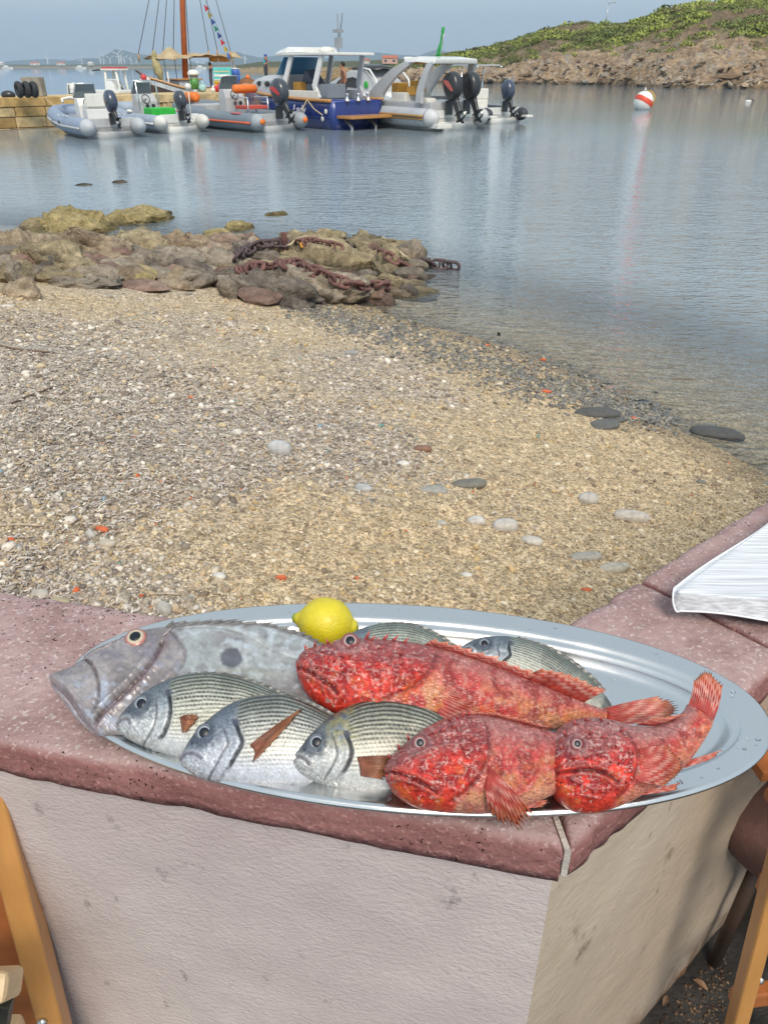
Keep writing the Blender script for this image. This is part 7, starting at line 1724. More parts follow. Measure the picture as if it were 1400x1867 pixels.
# ---------------------------------------------------------------- traditional sailing boat behind the pier
def sailboat():
    Y = 50.0; bowp, strn = at(258, 150, 49), at(428, 150, 53); v = (bowp - strn)[:2]; L = float(np.linalg.norm(v)); h = math.atan2(v[1], v[0])
    p = thing('sailing_boat', 'wooden sailing boat with an orange mast and beige awning behind the pier', 'sailing boat', (float(strn[0]), float(strn[1]), 0), h)
    inv = (Matrix.Translation(Vector((strn[0], strn[1], 0))) @ Matrix.Rotation(h, 4, 'Z')).inverted()
    W = lambda px, py, Y_=Y: tuple(inv @ Vector(at(px, py, Y_)))
    m_dw = mat('dark_hull_wood', (.075,.045,.035), .5, nscale=4, namt=.3); m_wh = mat('weathered_white', (.52,.53,.55), .6, nscale=4, namt=.2); m_mast = mat('orange_mast', (.48,.115,.025), .4, nscale=3, namt=.15, coat=.3); m_can = mat('beige_canvas', (.42,.33,.20), .85, nscale=3, namt=.25); m_wire = mat('rigging_wire', (.22,.24,.27), .6)
    st = np.linspace(0, 1, 20); half = lambda t: 1.35 * (1 - sm(.5, 1, t) ** 1.8 * .98) * (1 - .35 * sm(.3, 0, t)); sh = lambda t: .95 + .62 * sm(.55, 1, t) ** 1.3
    b_ = B(); b_.loft([[(t * L, half(t), sh(t)), (t * L, half(t) * .95, sh(t) - .28), (t * L, half(t) * .8, .05), (t * L, 0, -.5 + .5 * sm(.8, 1, t)), (t * L, -half(t) * .8, .05), (t * L, -half(t) * .95, sh(t) - .28), (t * L, -half(t), sh(t))] for t in st]); hl = b_.build('hull', m_dw, p, smooth=True)
    for sd_ in (1, -1):
        b_ = B(); b_.tube([(t * L, sd_ * (half(t) + .02), sh(t) + .02) for t in st], .06, 7); b_.build('rail', m_teak, p, smooth=True)
        b_ = B(); b_.loft([[(t * L, sd_ * (half(t) * .99 + .015), sh(t) - .06), (t * L, sd_ * (half(t) * .955 + .02), sh(t) - .30)] for t in np.linspace(.25, .97, 14)], caps=False, open_ring=True); b_.build('bulwark_stripe', m_wh, hl)
    b_ = B(); b_.loft([[(t * L, half(t) * .9, .55 + .4 * sm(.5, .8, t)), (t * L, -half(t) * .9, .55 + .4 * sm(.5, .8, t))] for t in np.linspace(.04, .94, 12)], caps=False, open_ring=True); b_.build('deck', m_teak, p)
    b_ = B(); b_.box((.56 * L, 0, 1.16), (L * .22, 1.3, .5)); ch = b_.build('deckhouse', m_wh, p, bevel=.05)
    b_ = B(); b_.box((.56 * L, 0, 1.46), (L * .26, 1.5, .08)); b_.build('deckhouse_roof', m_teak, ch, bevel=.02)
    for xx in (.50, .58):
        for sd_ in (1, -1): b_ = B(); b_.ell((xx * L, sd_ * .66, 1.18), .10, .03, .14, 12, 8); b_.build('port_light', m_blk, ch, smooth=True)
    b_ = B(); b_.tube([(L * .93, 0, 1.45), W(247, 127, 49.2)], [.09, .05], 8); b_.build('bowsprit', m_dw, p, smooth=True)
    b_ = B(); b_.ell((L * .98, .25, 1.35), .34, .2, .26, 14, 9); b_.build('bow_fender', m_seat, p, smooth=True)
    b_ = B(); b_.ell((L * 1.0, .35, 1.55), .16, .16, .2, 14, 9); b_.build('red_buoy', m_redst, p, smooth=True)
    mb, mt = W(338, 140, 51), W(322, -260, 51)
    b_ = B(); b_.tube([mb, tuple((np.array(mb) * .5 + np.array(mt) * .5)), mt], [.17, .15, .10], 12); b_.v = b_.v; ms = b_.build('mast', m_mast, p, smooth=True)
    b_ = B(); bs = np.array(mb); b_.tube([bs, bs * np.array([1, 1, 0]) + np.array([0, 0, .5])], .17, 12); b_.build('mast_foot', m_mast, p, smooth=True)
    # yard and awning
    y0, y1 = np.array(W(272, 105, 50)), np.array(W(428, 101, 52))
    b_ = B(); b_.tube([y0, (y0 + y1) / 2 + np.array([0, 0, .05]), y1], [.05, .09, .05], 8); b_.build('boom', m_teak, p, smooth=True)
    n = 40; V = []
    for i in range(n):
        f_ = i / (n - 1); c = y0 * (1 - f_) + y1 * f_; pk = .42 * math.exp(-((f_ - .25) / .07) ** 2) + .06 * math.sin(f_ * 14)
        for j in range(9):
            g_ = j / 8 * 2 - 1; V.append((c[0], c[1] + g_ * .75, c[2] + .10 + pk * (1 - abs(g_)) - .30 * abs(g_) ** 1.5 * (.4 + .3 * math.sin(f_ * 8)) + .03 * math.sin(f_ * 40 + g_ * 3)))
    o = mesh_np('awning', V, grid_faces(n, 9), m_can, p); md = o.modifiers.new('t', 'SOLIDIFY'); md.thickness = .03
    # furled sail standing at the bow
    a, e = np.array(W(278, 98, 49.6)), np.array(W(297, 151, 49.6)); b_ = B(); tt = np.linspace(0, 1, 14)
    b_.tube([a * (1 - t) + e * t for t in tt], [.05 + .24 * math.sin(math.pi * min(1, t * 1.05 + .03)) ** .8 * (.55 + .45 * t) * (1 + .1 * math.sin(t * 22)) for t in tt], 12); b_.build('furled_sail', mat('khaki_canvas', (.40,.34,.17), .8, nscale=4, namt=.3), p, smooth=True)
    a = np.array(W(281, 99, 49.6)); b_ = B(); b_.ell(tuple(a), .14, .14, .22, 12, 8); b_.build('sail_head', MATS['khaki_canvas'], p, smooth=True)
    b_ = B(); b_.lathe([(0, -.6), (.14, -.6), (.16, -.5), (.16, .5), (.14, .6), (0, .6)], (0, 0, 0), 12, 'x'); c = np.array(W(400, 106, 52)); b_.v = [(q[0] * 1.0 + c[0], q[1] + c[1], q[2] + c[2]) for q in b_.v]; b_.build('rolled_orange_sail', mat('orange_canvas', (.60,.29,.04), .7, nscale=4, namt=.2), p, smooth=True)
    c = W(421, 107, 52); b_ = B(); b_.ell(c, .16, .16, .16, 12, 8); b_.build('lantern', m_seat, p, smooth=True)
    b_ = B(); b_.tube([W(425, 103, 52), W(430, 165, 52)], .05, 7); b_.build('awning_post', m_seat, p, smooth=True)
    b_ = B(); b_.tube([W(305, 130, 50), W(311, 170, 50)], .05, 7); b_.build('gallows_post', m_seat, p, smooth=True)
    # rigging
    top = W(322, -255, 51)
    for x_, y_ in ((252, 98), (277, 100), (297, 92), (316, 88), (345, 95), (380, 92), (396, 90), (420, 92)):
        q = W(x_, y_, 51); b_ = B(); b_.tube([top, q], .024, 5); sr = b_.build('shroud', m_wire, p, smooth=True)
        d_ = np.array(q) - np.array(top); d_ /= np.linalg.norm(d_); e_ = np.array(q) + d_ * .9
        b_ = B(); b_.tube([q, tuple(np.array(q) + np.array([0, 0, -.35]))], .05, 6); b_.build('deadeye', m_teak, sr, smooth=True)
        b_ = B(); b_.tube([tuple(np.array(q) + np.array([0, 0, -.35])), (q[0], q[1], .9)], .02, 5); b_.build('lanyard', m_wire, sr, smooth=True)
    ln0, ln1 = np.array(W(366, -20, 51)), np.array(W(418, 98, 51)); b_ = B(); b_.tube([top, ln0, ln1], .012, 5); fl = b_.build('flag_line', m_wire, p, smooth=True)
    fc = [(.5,.04,.05), (.45,.36,.05), (.03,.08,.30), (.03,.20,.14), (.03,.06,.22), (.50,.04,.05), (.48,.38,.05), (.05,.16,.50)]
    for k in range(8):
        px_, py_ = 372 + 41 * k / 7, 7 + 88 * k / 7; q = np.array(W(px_, py_, 51)); s_ = .17
        b_ = B(); b_.add([tuple(q), tuple(q + np.array([-.05, 0, -2 * s_])), tuple(q + np.array([-1.7 * s_, .05, -s_ * 1.1])), tuple(q + np.array([0, .01, 0])), tuple(q + np.array([-.05, .01, -2 * s_])), tuple(q + np.array([-1.7 * s_, .06, -s_ * 1.1]))], [(0, 1, 2), (5, 4, 3), (0, 3, 4, 1), (1, 4, 5, 2), (2, 5, 3, 0)]); b_.build('pennant', mat('pennant_%d' % k, fc[k], .7), fl)
sailboat()

# ---------------------------------------------------------------- goods and gear on the pier
def on_pier(px, py): 
    q = U(px, py, ZP); return q
def gear(name, label, cat_, px, Y, z0=ZP): c = at(px, 160, Y); return thing(name, label, cat_, (float(c[0]), float(c[1]), z0)), c
k_ = lambda px, py, Y, z0=ZP: float(at(px, py, Y)[2]) - z0
m_teal = mat('turquoise_panel', (.10,.50,.50), .5, nscale=2, namt=.2)
p, c = gear('info_board', 'turquoise and white board standing among goods on the pier', 'sign', 408, 46); w_ = float(at(424, 140, 46)[0] - at(391, 140, 46)[0]); zt, zb = k_(408, 122, 46), k_(408, 147, 46)
b_ = B(); b_.box((0, 0, (zt + zb) / 2), (w_, .10, zt - zb)); b_.build('panel', m_teal, p, bevel=.03)
for f_, hh, mm in ((.42, .16, m_seat), (.70, .07, mat('pale_orange', (.70,.50,.25), .6)), (.12, .06, m_seat)): b_ = B(); b_.box((-.03, -.056, zb + (zt - zb) * f_), (w_ * .86, .012, (zt - zb) * hh)); b_.build('printed_band', mm, p)
for sx_ in (-1, 1): b_ = B(); b_.box((sx_ * w_ * .4, .06, zt / 2 - .02), (.05, .05, zt)); b_.build('leg', m_alum, p)
p, c = gear('yellow_crate', 'yellow crate at the foot of the turquoise board', 'crate', 408, 44.5); w_ = float(at(422, 150, 44.5)[0] - at(393, 150, 44.5)[0]); zt = k_(408, 146, 44.5); b_ = B(); b_.box((0, 0, zt * .5), (w_, .6, zt * .98)); b_.build('box', mat('yellow_plastic', (.62,.36,.03), .5, nscale=3, namt=.15), p, bevel=.04); b_ = B(); b_.box((0, -.31, zt * .88), (w_ * 1.03, .06, .09)); b_.build('lip', MATS['yellow_plastic'], p, bevel=.01)
def bag(label, px, py, Y, wpx, hpx, m, seed):
    p, c = gear('plastic_bag', label, 'bag', px, Y); mpp = float(at(px + 1, 160, Y)[0] - at(px, 160, Y)[0]); w_ = wpx * mpp; hh = k_(px, py, Y) if py else .4
    V = V3 * (1 + .5 * (fbm(V3 * 2 + seed, 3, seed) - .5))[:, None] * np.array([w_ / 2, w_ * .4, hh * .52]); V[:, 2] += hh * .5; V[:, 2] = np.maximum(V[:, 2], .002)
    mesh_np('bulk', V, F3, m, p); b_ = B(); b_.tube([(0, 0, hh * .95), (.04, 0, hh * 1.08), (.0, .02, hh * 1.2)], [.07, .04, .06], 7); b_.build('knot', m, p, smooth=True)
m_rb = mat('red_plastic', (.62,.02,.03), .4, nscale=4, namt=.2)
bag('large bright red bag on the pier edge behind the orange striped boat', 399, 154, 41, 20, 18, m_rb, 3); bag('smaller red bag right of the large red bag on the pier', 417, 156, 41.5, 12, 14, m_rb, 4); bag('pale turquoise bag beside the white domed cylinder on the pier', 369, 152, 41, 14, 12, mat('pale_teal_plastic', (.35,.55,.55), .5), 5); bag('white bag on the pier beside the red bags', 388, 158, 40.5, 8, 8, m_seat, 6)
p, c = gear('blue_drum', 'tall blue plastic drum right of the turquoise board', 'drum', 431, 46.5); zt = k_(431, 124, 46.5); b_ = B(); b_.lathe([(0, 0), (.22, 0), (.25, .05), (.25, zt * .3), (.235, zt * .32), (.25, zt * .35), (.25, zt * .65), (.235, zt * .67), (.25, zt * .7), (.25, zt - .08), (.2, zt - .03), (0, zt - .03)], n=18); b_.build('barrel', mat('blue_plastic', (.05,.13,.45), .4, nscale=3, namt=.15), p, smooth=True); b_ = B(); b_.lathe([(0, 0), (.22, 0), (.22, .05), (0, .06)], (0, 0, zt - .03), 16); b_.build('lid', m_seat, p, smooth=True)
p, c = gear('display_cylinder', 'grey cylinder with a green label and white dome on the pier', 'bollard', 355.5, 41); zt, zd = k_(355, 126, 41), k_(355, 136, 41); b_ = B(); b_.lathe([(0, 0), (.24, 0), (.24, .05), (.2, .06), (.2, zd), (0, zd)], n=18); b_.build('column', m_alum, p, smooth=True); b_ = B(); b_.lathe([(.27, 0), (.28, .06), (.22, zt - zd - .05), (.1, zt - zd), (0, zt - zd)], (0, 0, zd), 18); b_.build('dome', m_seat, p, smooth=True); b_ = B(); b_.lathe([(.204, .12), (.204, zd * .8)], n=18); b_.build('green_label', mat('green_print', (.08,.26,.05), .5, nscale=9, namt=.8), p, smooth=True)
p, c = gear('rope_heap', 'brown heap of nets on the pier right of the drum', 'net', 452, 46); V = V3 * (1 + .7 * (fbm(V3 * 3, 3, 8) - .5))[:, None] * np.array([.5, .4, .34]); V[:, 2] = np.maximum(V[:, 2] + .2, 0); mesh_np('net_pile', V, F3, mat('net_brown', (.20,.09,.04), .9, nscale=9, namt=.5), p); b_ = B(); b_.ell((.05, -.1, .55), .12, .12, .12, 10, 7); b_.build('float', m_org, p, smooth=True)
# tyres and block on the pier at the left
for k, (px, lb) in enumerate(((33, 'left one of three black tyres on the pier'), (47, 'middle one of three black tyres on the pier'), (60, 'right one of three black tyres on the pier'))):
    q = U(px, 178.5 - .1 * k, ZP); r0 = .26; b_ = B(); rg = []
    for i in range(28):
        t = 2 * math.pi * i / 28; rg.append([(math.sin(u) * .11, math.cos(t) * (.20 + .085 * math.cos(u)), math.sin(t) * (.20 + .085 * math.cos(u)) + .285) for u in np.linspace(0, 2 * math.pi, 12, endpoint=False)])
    p = thing('tyre', lb, 'tyre', (float(q[0]), float(q[1]) + .25, ZP), R(40), 'black tyres standing on the pier'); b_.loft(rg, caps=False, closed=True); b_.build('rubber', mat('tyre_rubber', (.03,.032,.036), .8, nscale=9, namt=.4), p, smooth=True)
q = U(47, 176, ZP); b_ = B(); b_.box((0, 0, .34), (.75, .5, .68)); o = b_.build('concrete_block', mat('old_concrete', (.28,.26,.22), .9, nscale=4, namt=.3), bevel=.04); o.location = (float(q[0]) + .1, float(q[1]) + .75, ZP); tag(o, 'pale concrete block behind the three tyres on the pier', 'block')
q = U(10, 177, ZP); b_ = B(); b_.ell((0, 0, .08), .28, .2, .16, 14, 8); o = b_.build('mooring_cleat', m_blk, smooth=True); o.location = (float(q[0]), float(q[1]) + .3, ZP); tag(o, 'small dark mooring cleat at the far left of the pier', 'cleat')

# ================================================================== PEOPLE
def person(name, label, loc, rz, J, bones, mats_, extras):
    me = bpy.data.meshes.new('body'); names = list(J); V = [J[n][0] for n in names]; E_ = [(names.index(a), names.index(b)) for a, b, _ in bones]
    me.from_pydata(V, E_, []); o = bpy.data.objects.new('body', me); C.objects.link(o)
    md = o.modifiers.new('skin', 'SKIN'); 
    if not me.skin_vertices: me.skin_vertices.new()
    for i, n in enumerate(names): r_ = J[n][1]; me.skin_vertices[0].data[i].radius = (r_, r_ if len(J[n]) < 3 else J[n][2]); me.skin_vertices[0].data[i].use_root = (n == 'pelvis')
    s_ = o.modifiers.new('sub', 'SUBSURF'); s_.levels = s_.render_levels = 2
    dg = bpy.context.evaluated_depsgraph_get(); ev = o.evaluated_get(dg); m2 = bpy.data.meshes.new_from_object(ev); bpy.data.objects.remove(o)
    m2.name = 'body'
    for m in mats_: m2.materials.append(m)
    cs = np.array([p.center[:] for p in m2.polygons]); best = np.full(len(cs), 9.); mi = np.zeros(len(cs), int)
    for a, b, k in bones:
        A_, B_ = np.array(J[a][0]), np.array(J[b][0]); d_ = B_ - A_; t = np.clip((cs - A_) @ d_ / (d_ @ d_), 0, 1); dist_ = np.linalg.norm(cs - A_ - t[:, None] * d_, axis=1); m = dist_ < best; best[m] = dist_[m]; mi[m] = k
    m2.polygons.foreach_set('material_index', mi.astype(np.int32)); m2.polygons.foreach_set('use_smooth', np.full(len(cs), True))
    root = thing(name, label, 'person', loc, rz); b = bpy.data.objects.new('body', m2); link(b, root)
    for nm, mb, m in extras: mb.build(nm, m, root, smooth=True)
    return root
m_skin = mat('tanned_skin', (.38,.17,.10), .5, nscale=9, namt=.1); m_jean = mat('dark_trousers', (.035,.042,.06), .8, nscale=9, namt=.2); m_vest = mat('navy_vest', (.045,.05,.075), .8, nscale=9, namt=.2); m_cyan = mat('cyan_sleeve', (.03,.34,.42), .7); m_hair = mat('dark_hair', (.02,.015,.012), .7); m_cap = mat('blue_cap', (.04,.09,.35), .7); m_gt = mat('grey_tshirt', (.075,.078,.088), .8, nscale=9, namt=.2)
def skel(armL, armR, lean=0.0):
    J = {'pelvis': ((0, 0, .95), .135, .11), 'belly': ((lean * .3, 0, 1.12), .13, .10), 'chest': ((lean * .7, 0, 1.33), .155, .11), 'neck': ((lean, 0, 1.49), .055), 'head': ((lean + .02, 0, 1.60), .085, .095), 'crown': ((lean + .01, 0, 1.70), .07, .08), 'nose': ((lean + .115, 0, 1.60), .016)}
    Bn = [('pelvis', 'belly', 1), ('belly', 'chest', 1), ('chest', 'neck', 0), ('neck', 'head', 0), ('head', 'crown', 0), ('head', 'nose', 0)]
    for s_, sy, arm in (('l', 1, armL), ('r', -1, armR)):
        J['hip' + s_] = ((0, sy * .095, .90), .09); J['knee' + s_] = ((.02, sy * .10, .50), .062); J['ankle' + s_] = ((-.01, sy * .105, .09), .045); J['toe' + s_] = ((.15, sy * .12, .035), .035)
        Bn += [('pelvis', 'hip' + s_, 2), ('hip' + s_, 'knee' + s_, 2), ('knee' + s_, 'ankle' + s_, 2), ('ankle' + s_, 'toe' + s_, 4)]
        J['sho' + s_] = ((lean * .85, sy * .19, 1.42), .062); J['elb' + s_] = (arm[0], .046); J['wri' + s_] = (arm[1], .032); J['han' + s_] = (arm[2], .038, .02); 
        Bn += [('chest', 'sho' + s_, 1), ('sho' + s_, 'elb' + s_, 3), ('elb' + s_, 'wri' + s_, 0), ('wri' + s_, 'han' + s_, 0)]
        h_, w_ = np.array(arm[2]), np.array(arm[1]); d_ = (h_ - w_) / (np.linalg.norm(h_ - w_) + 1e-6)
        for k in range(3): n_ = 'f%d%s' % (k, s_); J[n_] = (tuple(h_ + d_ * (.075 - .008 * abs(k - 1)) + np.array([0, (k - 1) * .022, -.01])), .010); Bn.append(('han' + s_, n_, 0))
        n_ = 'th' + s_; J[n_] = (tuple(h_ + d_ * .02 + np.array([.02, -sy * .045, .01])), .011); Bn.append(('han' + s_, n_, 0))
    return J, Bn
q = at(486, 152, 61.0)
J, Bn = skel(((.02, .25, 1.14), (.05, .25, .88), (.06, .25, .80)), ((.06, -.24, 1.16), (.26, -.10, 1.26), (.30, -.04, 1.33)), .05)
cap = B(); cap.ell((.055, 0, 1.69), .105, .095, .085, 14, 9); br = B(); br.ell((.165, 0, 1.665), .09, .07, .012, 14, 7)
person('person', 'person in a blue cap, navy vest and cyan sleeves standing at the pier\'s far end', (float(q[0]), 61.0, ZP), R(-25), J, Bn, [m_skin, m_vest, m_jean, m_cyan, m_blk], [('cap', cap, m_cap), ('cap_brim', br, m_cap)])
q = at(386, 160, 51.0)
J, Bn = skel(((.05, .27, 1.12), (.10, .27, .88), (.11, .27, .80)), ((.30, -.28, 1.36), (.52, -.24, 1.46), (.60, -.23, 1.49)), .04)
hr = B(); hr.ell((.03, 0, 1.66), .10, .098, .105, 14, 9)
person('person', 'dark haired person in grey clothes with one arm stretched out beside the turquoise board', (float(q[0]), 51.0, .55), R(18), J, Bn, [m_skin, m_gt, m_gt, m_gt, m_blk], [('hair', hr, m_hair)])
q = at(629, 165, 37.0)
J, Bn = skel(((.04, .26, 1.13), (.12, .26, .88), (.14, .26, .80)), ((.05, -.26, 1.13), (.14, -.25, .88), (.16, -.25, .80)), .08)
hr = B(); hr.ell((.07, 0, 1.66), .10, .098, .10, 14, 9)
person('person', 'bare chested person standing behind the blue cabin boat\'s pillar', (float(q[0]), 37.0, .52), R(200), J, Bn, [m_skin, m_skin, m_jean, m_skin, m_skin], [('hair', hr, m_hair)])

# ================================================================== MOORING BUOY and floats
q = U(1171, 199, 0.0); bu = thing('mooring_buoy', 'white round mooring buoy with a red band floating off the hill', 'buoy', (float(q[0]), float(q[1]), 0)); rb = 17.5 * float(q[1] * _cp + H * _sp) / F
def band(name, m, lo, hi, rr_):
    n, k = 40, 9; rot = Matrix.Rotation(R(28), 3, 'Y') @ Matrix.Rotation(R(-8), 3, 'X'); V = []
    for i in range(k):
        ph = lo + (hi - lo) * i / (k - 1)
        for j in range(n): t = 2 * math.pi * j / n; V.append(rot @ Vector((math.cos(ph) * math.cos(t) * rr_, math.cos(ph) * math.sin(t) * rr_, math.sin(ph) * rr_)))
    V = np.array([tuple(v) for v in V]) + np.array([0, 0, rb * .72]); mesh_np(name, V, grid_faces(k, n, True), m, bu)
m_bw = mat('buoy_white', (.74,.73,.70), .45, nscale=3, namt=.1)
b_ = B(); b_.ell((0, 0, rb * .72), rb, rb, rb, 32, 20); b_.build('float_body', m_bw, bu, smooth=True)
band('red_band', mat('buoy_red', (.62,.07,.03), .45, nscale=3, namt=.15), R(-13), R(15), rb * 1.008)
b_ = B(); b_.lathe([(0, 0), (.09, 0), (.09, .10), (.05, .12), (.05, .2), (0, .2)], (0, 0, rb * 1.69), 14); b_.build('mooring_eye', m_alum, bu, smooth=True)
b_ = B(); b_.tube([(.05, 0, rb * 1.75), (.35, -.2, rb * 1.62), (.5, -.3, rb * 1.2), (.42, -.42, rb * .4)], .03, 6); b_.build('yellow_line', mat('yellow_rope', (.60,.36,.06), .8), bu, smooth=True)
q = U(1364, 184, 0.0); fb = thing('small_float', 'tiny white float on the water at the right', 'float', (float(q[0]), float(q[1]), 0)); b_ = B(); b_.ell((0, 0, .02), .22, .09, .07, 14, 9); b_.build('foam_body', m_bw, fb, smooth=True); b_ = B(); b_.tube([(.25, 0, .1), (.42, 0, .02)], .03, 6); b_.build('line_eye', m_blk, fb, smooth=True)

# ================================================================== WIND TURBINES and houses on the far shore
m_tur = mat('turbine_white', (.85,.85,.85), .5)
for k, (px, yb, yt) in enumerate([(88,117,104),(150,117,108),(184,117,105),(190,117,107),(202,117,106),(218,117,98),(222,117,103),(228,117,105),(240,117,106),(250,117,111),(345,117,106),(360,117,107),(372,117,108),(386,117,107),(447,116,103)]):
    D = 2400.0; b0, t0 = at(px, yb + 1, D), at(px, yt, D); hh = float(t0[2]) + 2; p = thing('wind_turbine', 'distant white wind turbine on the far shore under the mountains', 'wind turbine', (float(b0[0]), D, -2), R(rr.uniform(-30, 30)), 'wind turbines along the far shore')
    b_ = B(); b_.tube([(0, 0, 0), (0, 0, hh)], [hh * .055, hh * .035], 8); b_.build('tower', m_tur, p, smooth=True); b_ = B(); b_.box((0, -.6, hh + .5), (1.8, 4.0, 1.8)); b_.build('nacelle', m_tur, p, bevel=.3)
    a0 = rr.uniform(0, 2.1)
    for j in range(3):
        t = a0 + j * 2.094; e_ = (math.sin(t) * hh * .62, -3.2, hh + .5 + math.cos(t) * hh * .62); b_ = B(); b_.tube([(0, -3.0, hh + .5), (e_[0] * .4, -3.1, hh + .5 + (e_[2] - hh - .5) * .4), e_], [hh * .018, hh * .03, hh * .008], 6); b_.build('blade', m_tur, p, smooth=True)
def house(label, px, py, Y, w, d, h, wall, roof):
    c = at(px, py, Y); p = thing('house', label, 'house', (float(c[0]), float(c[1]), float(c[2]) - .3), R(rr.uniform(-20, 20)))
    b_ = B(); b_.box((0, 0, h / 2), (w, d, h)); b_.build('wall', wall, p); b_ = B(); b_.loft([[(-w / 2 - .3, -d / 2 - .3, h), (w / 2 + .3, -d / 2 - .3, h), (w / 2 + .3, d / 2 + .3, h), (-w / 2 - .3, d / 2 + .3, h)], [(-w / 2, -.05, h + d * .25), (w / 2, -.05, h + d * .25), (w / 2, .05, h + d * .25), (-w / 2, .05, h + d * .25)]]); b_.build('roof', roof, p)
    for sx_ in (-.28, .28): b_ = B(); b_.box((sx_ * w, -d / 2 - .02, h * .5), (w * .16, .06, h * .4)); b_.build('window', m_blk, p)
m_tile = mat('roof_tile', (.42,.12,.06), .8, nscale=2, namt=.2); m_hw = mat('house_white', (.75,.72,.66), .8); m_hp = mat('house_pink', (.60,.38,.30), .8)
house('far pinkish house with a red roof on the low headland', 711, 114, 478, 8.0, 5, 2.6, m_hp, m_tile); house('far white house right of the red roofed one on the headland', 745, 114, 480, 4.5, 4, 2.2, m_hw, m_hw); house('tiny white far house left of the red roofed one', 668, 114, 470, 3.0, 3, 1.6, m_hw, m_tile)
for px, w, lb in ((2, 9, 'white far building at the very left of the horizon'), (64, 15, 'pale far building with reddish roof on the left horizon'), (112, 13, 'low pale far building left of the mountain'), (166, 7, 'small pale far building under the turbines')): house(lb, px, 117.6, 1520, w, 8, 3, m_hw, m_tile if w > 12 else m_hw)
for px, lb in ((13, 'tiny white boat far out at the left'), (147, 'tiny white boat far out left of the turbines'), (366, 'tiny white boat far out behind the awning')):
    q = at(px, 122.4, 900.0); p = thing('far_boat', lb, 'boat', (float(q[0]), float(q[1]), 0), 0); b_ = B(); b_.loft([[(x, w_, 1.6), (x, w_ * .7, -.3), (x, -w_ * .7, -.3), (x, -w_, 1.6)] for x, w_ in ((-5, 1.6), (0, 1.8), (3, 1.4), (5.5, .1))]); b_.build('hull', m_gel, p); b_ = B(); b_.box((-.8, 0, 2.2), (4, 2, 1.3)); b_.build('cabin', m_gel, p, bevel=.2)
# lamp post on the hill crest
q = at(1103, 55, 158.0); lp = thing('street_lamp', 'grey lamp post standing on the hill\'s crest', 'lamp post', (float(q[0]), 158.0, float(q[2]) - .6)); b_ = B(); b_.tube([(0, 0, 0), (0, 0, 4.6)], [.10, .07], 8); b_.build('pole', m_alum, lp, smooth=True); b_ = B(); b_.tube([(0, 0, 4.5), (.5, 0, 4.75), (.9, 0, 4.75)], .06, 7); b_.build('arm', m_alum, lp, smooth=True); b_ = B(); b_.box((1.0, 0, 4.72), (.6, .25, .14)); b_.build('lamp_head', m_alum, lp, bevel=.04)

# ================================================================== SCRUB on the hill
def scrub(name, label, P, size, cols, nleaf, seed):
    r_ = np.random.default_rng(seed); n = len(P)
    d = r_.normal(0, 1, (n, nleaf, 3)); d /= np.linalg.norm(d, axis=2, keepdims=True); d[..., 2] = np.abs(d[..., 2])
    rad = r_.uniform(.55, 1.0, (n, nleaf, 1)); c = P[:, None] + d * rad * size[:, None, None] * np.array([1, 1, .5])
    u = r_.normal(0, 1, (n, nleaf, 3)); u -= (u * d).sum(2, keepdims=True) * d * .6; u /= np.linalg.norm(u, axis=2, keepdims=True); v = np.cross(d + .5 * r_.normal(0, 1, d.shape), u); v /= np.linalg.norm(v, axis=2, keepdims=True)
    s_ = size[:, None, None] * r_.uniform(.09, .18, (n, nleaf, 1)); V = np.stack([c - u * s_, c + v * s_ * .7, c + u * s_, c - v * s_ * .7], 2)
    k = n * nleaf; cc = cols[:, None, :] * r_.uniform(.65, 1.35, (n, nleaf, 1))
    o = mesh_np(name, V.reshape(-1, 3), np.arange(k * 4).reshape(k, 4), mat('scrub_leaf', rough=.7, vcol=True), cols=np.repeat(cc.reshape(-1, 3), 4, 0), smooth=False); tag(o, label, 'scrub', kind='stuff')
Pf, Tf, cf = hp.reshape(-1, 3), hT.ravel(), hillc.reshape(-1, 3)
rs_ = np.random.default_rng(31); gsc = cf[:, 1] / (cf[:, 0] + 1e-4)
prob = np.where((Tf > .25) & (Tf < 1.12), .02 + .42 * sm(.95, 1.35, gsc), 0)
idx = np.where(rs_.random(len(Pf)) < prob)[0]; idx = rs_.permutation(idx)[:5200]
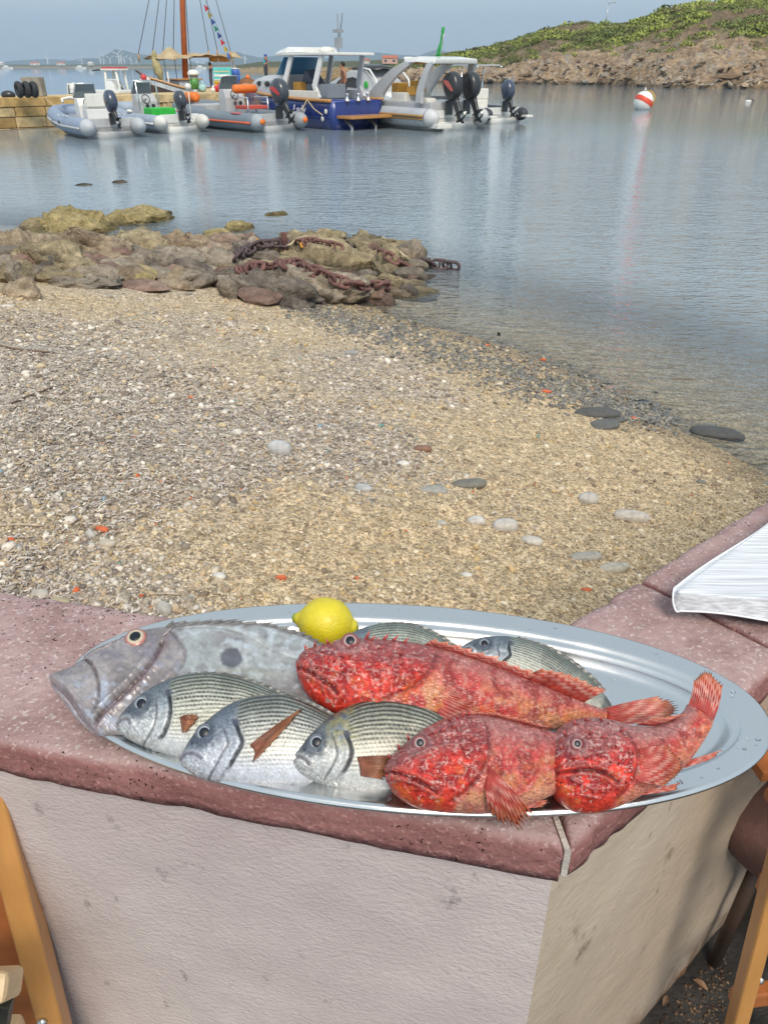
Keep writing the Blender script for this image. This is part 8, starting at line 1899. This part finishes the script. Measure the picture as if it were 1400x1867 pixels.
Pg = Pf[idx] + rs_.normal(0, .25, (len(idx), 3)) * np.array([1, 1, 0]); sz = rs_.uniform(.4, 1.25, len(idx)) * (1 + .6 * (rs_.random(len(idx)) < .08))
pat = fbm(Pg * .10, 3, 77); gc = mixc((.11,.14,.032), (.29,.33,.058), np.clip(sm(.35, .62, pat) * .8 + .35 * rs_.random(len(idx)) - .1, 0, 1)); gc = mixc(gc, (.13,.10,.045), .8 * (rs_.random(len(idx)) < .22))
scrub('maquis_scrub', 'green and brown low scrub covering the hill', Pg, sz, gc, 70, 32)

# boulders and ledges along the hill's foot
rs2 = np.random.default_rng(35); low = np.where((Tf > .01) & (Tf < .24) & (gsc < 1.0))[0]; wgt_ = np.exp(-Tf[low] * 14); ii = rs2.choice(low, 700, p=wgt_ / wgt_.sum())
Pr = Pf[ii] + rs2.normal(0, .3, (len(ii), 3)) * np.array([1, 1, 0]); szr = rs2.uniform(.10, .42, len(ii)) * (1 + 1.2 * (rs2.random(len(ii)) < .05))
rc = np.array([(.30,.20,.12), (.40,.30,.20), (.22,.15,.10), (.36,.32,.27), (.14,.11,.085), (.46,.38,.28)])[rs2.integers(0, 6, len(ii))] * rs2.uniform(.6, 1.0, (len(ii), 1))
o = scatter('hill_boulders', Pr, szr * 1.25, .38, rc, m_rock, seed=8, jitter=.45); o.data.polygons.foreach_set('use_smooth', np.zeros(len(o.data.polygons), bool)); o['label'] = 'broken brown boulders along the foot of the hill'; o['category'] = 'rocks'
HAZE = .00028
# ------------------------------------------------------------------ sea air that veils the far shore
hz = B(); hz.box((0, 3050, 150), (15000, 6900, 310))
m_hz = bpy.data.materials.new('sea_air'); m_hz.use_nodes = True
_N, _L = m_hz.node_tree.nodes, m_hz.node_tree.links
_N.remove(_N['Principled BSDF'])
_v = _N.new('ShaderNodeVolumePrincipled'); _v.inputs['Color'].default_value = (.58,.76,.97,1); _v.inputs['Density'].default_value = HAZE
_L.new(_v.outputs[0], _N['Material Output'].inputs['Volume'])
tag(hz.build('haze', m_hz), kind='stuff')
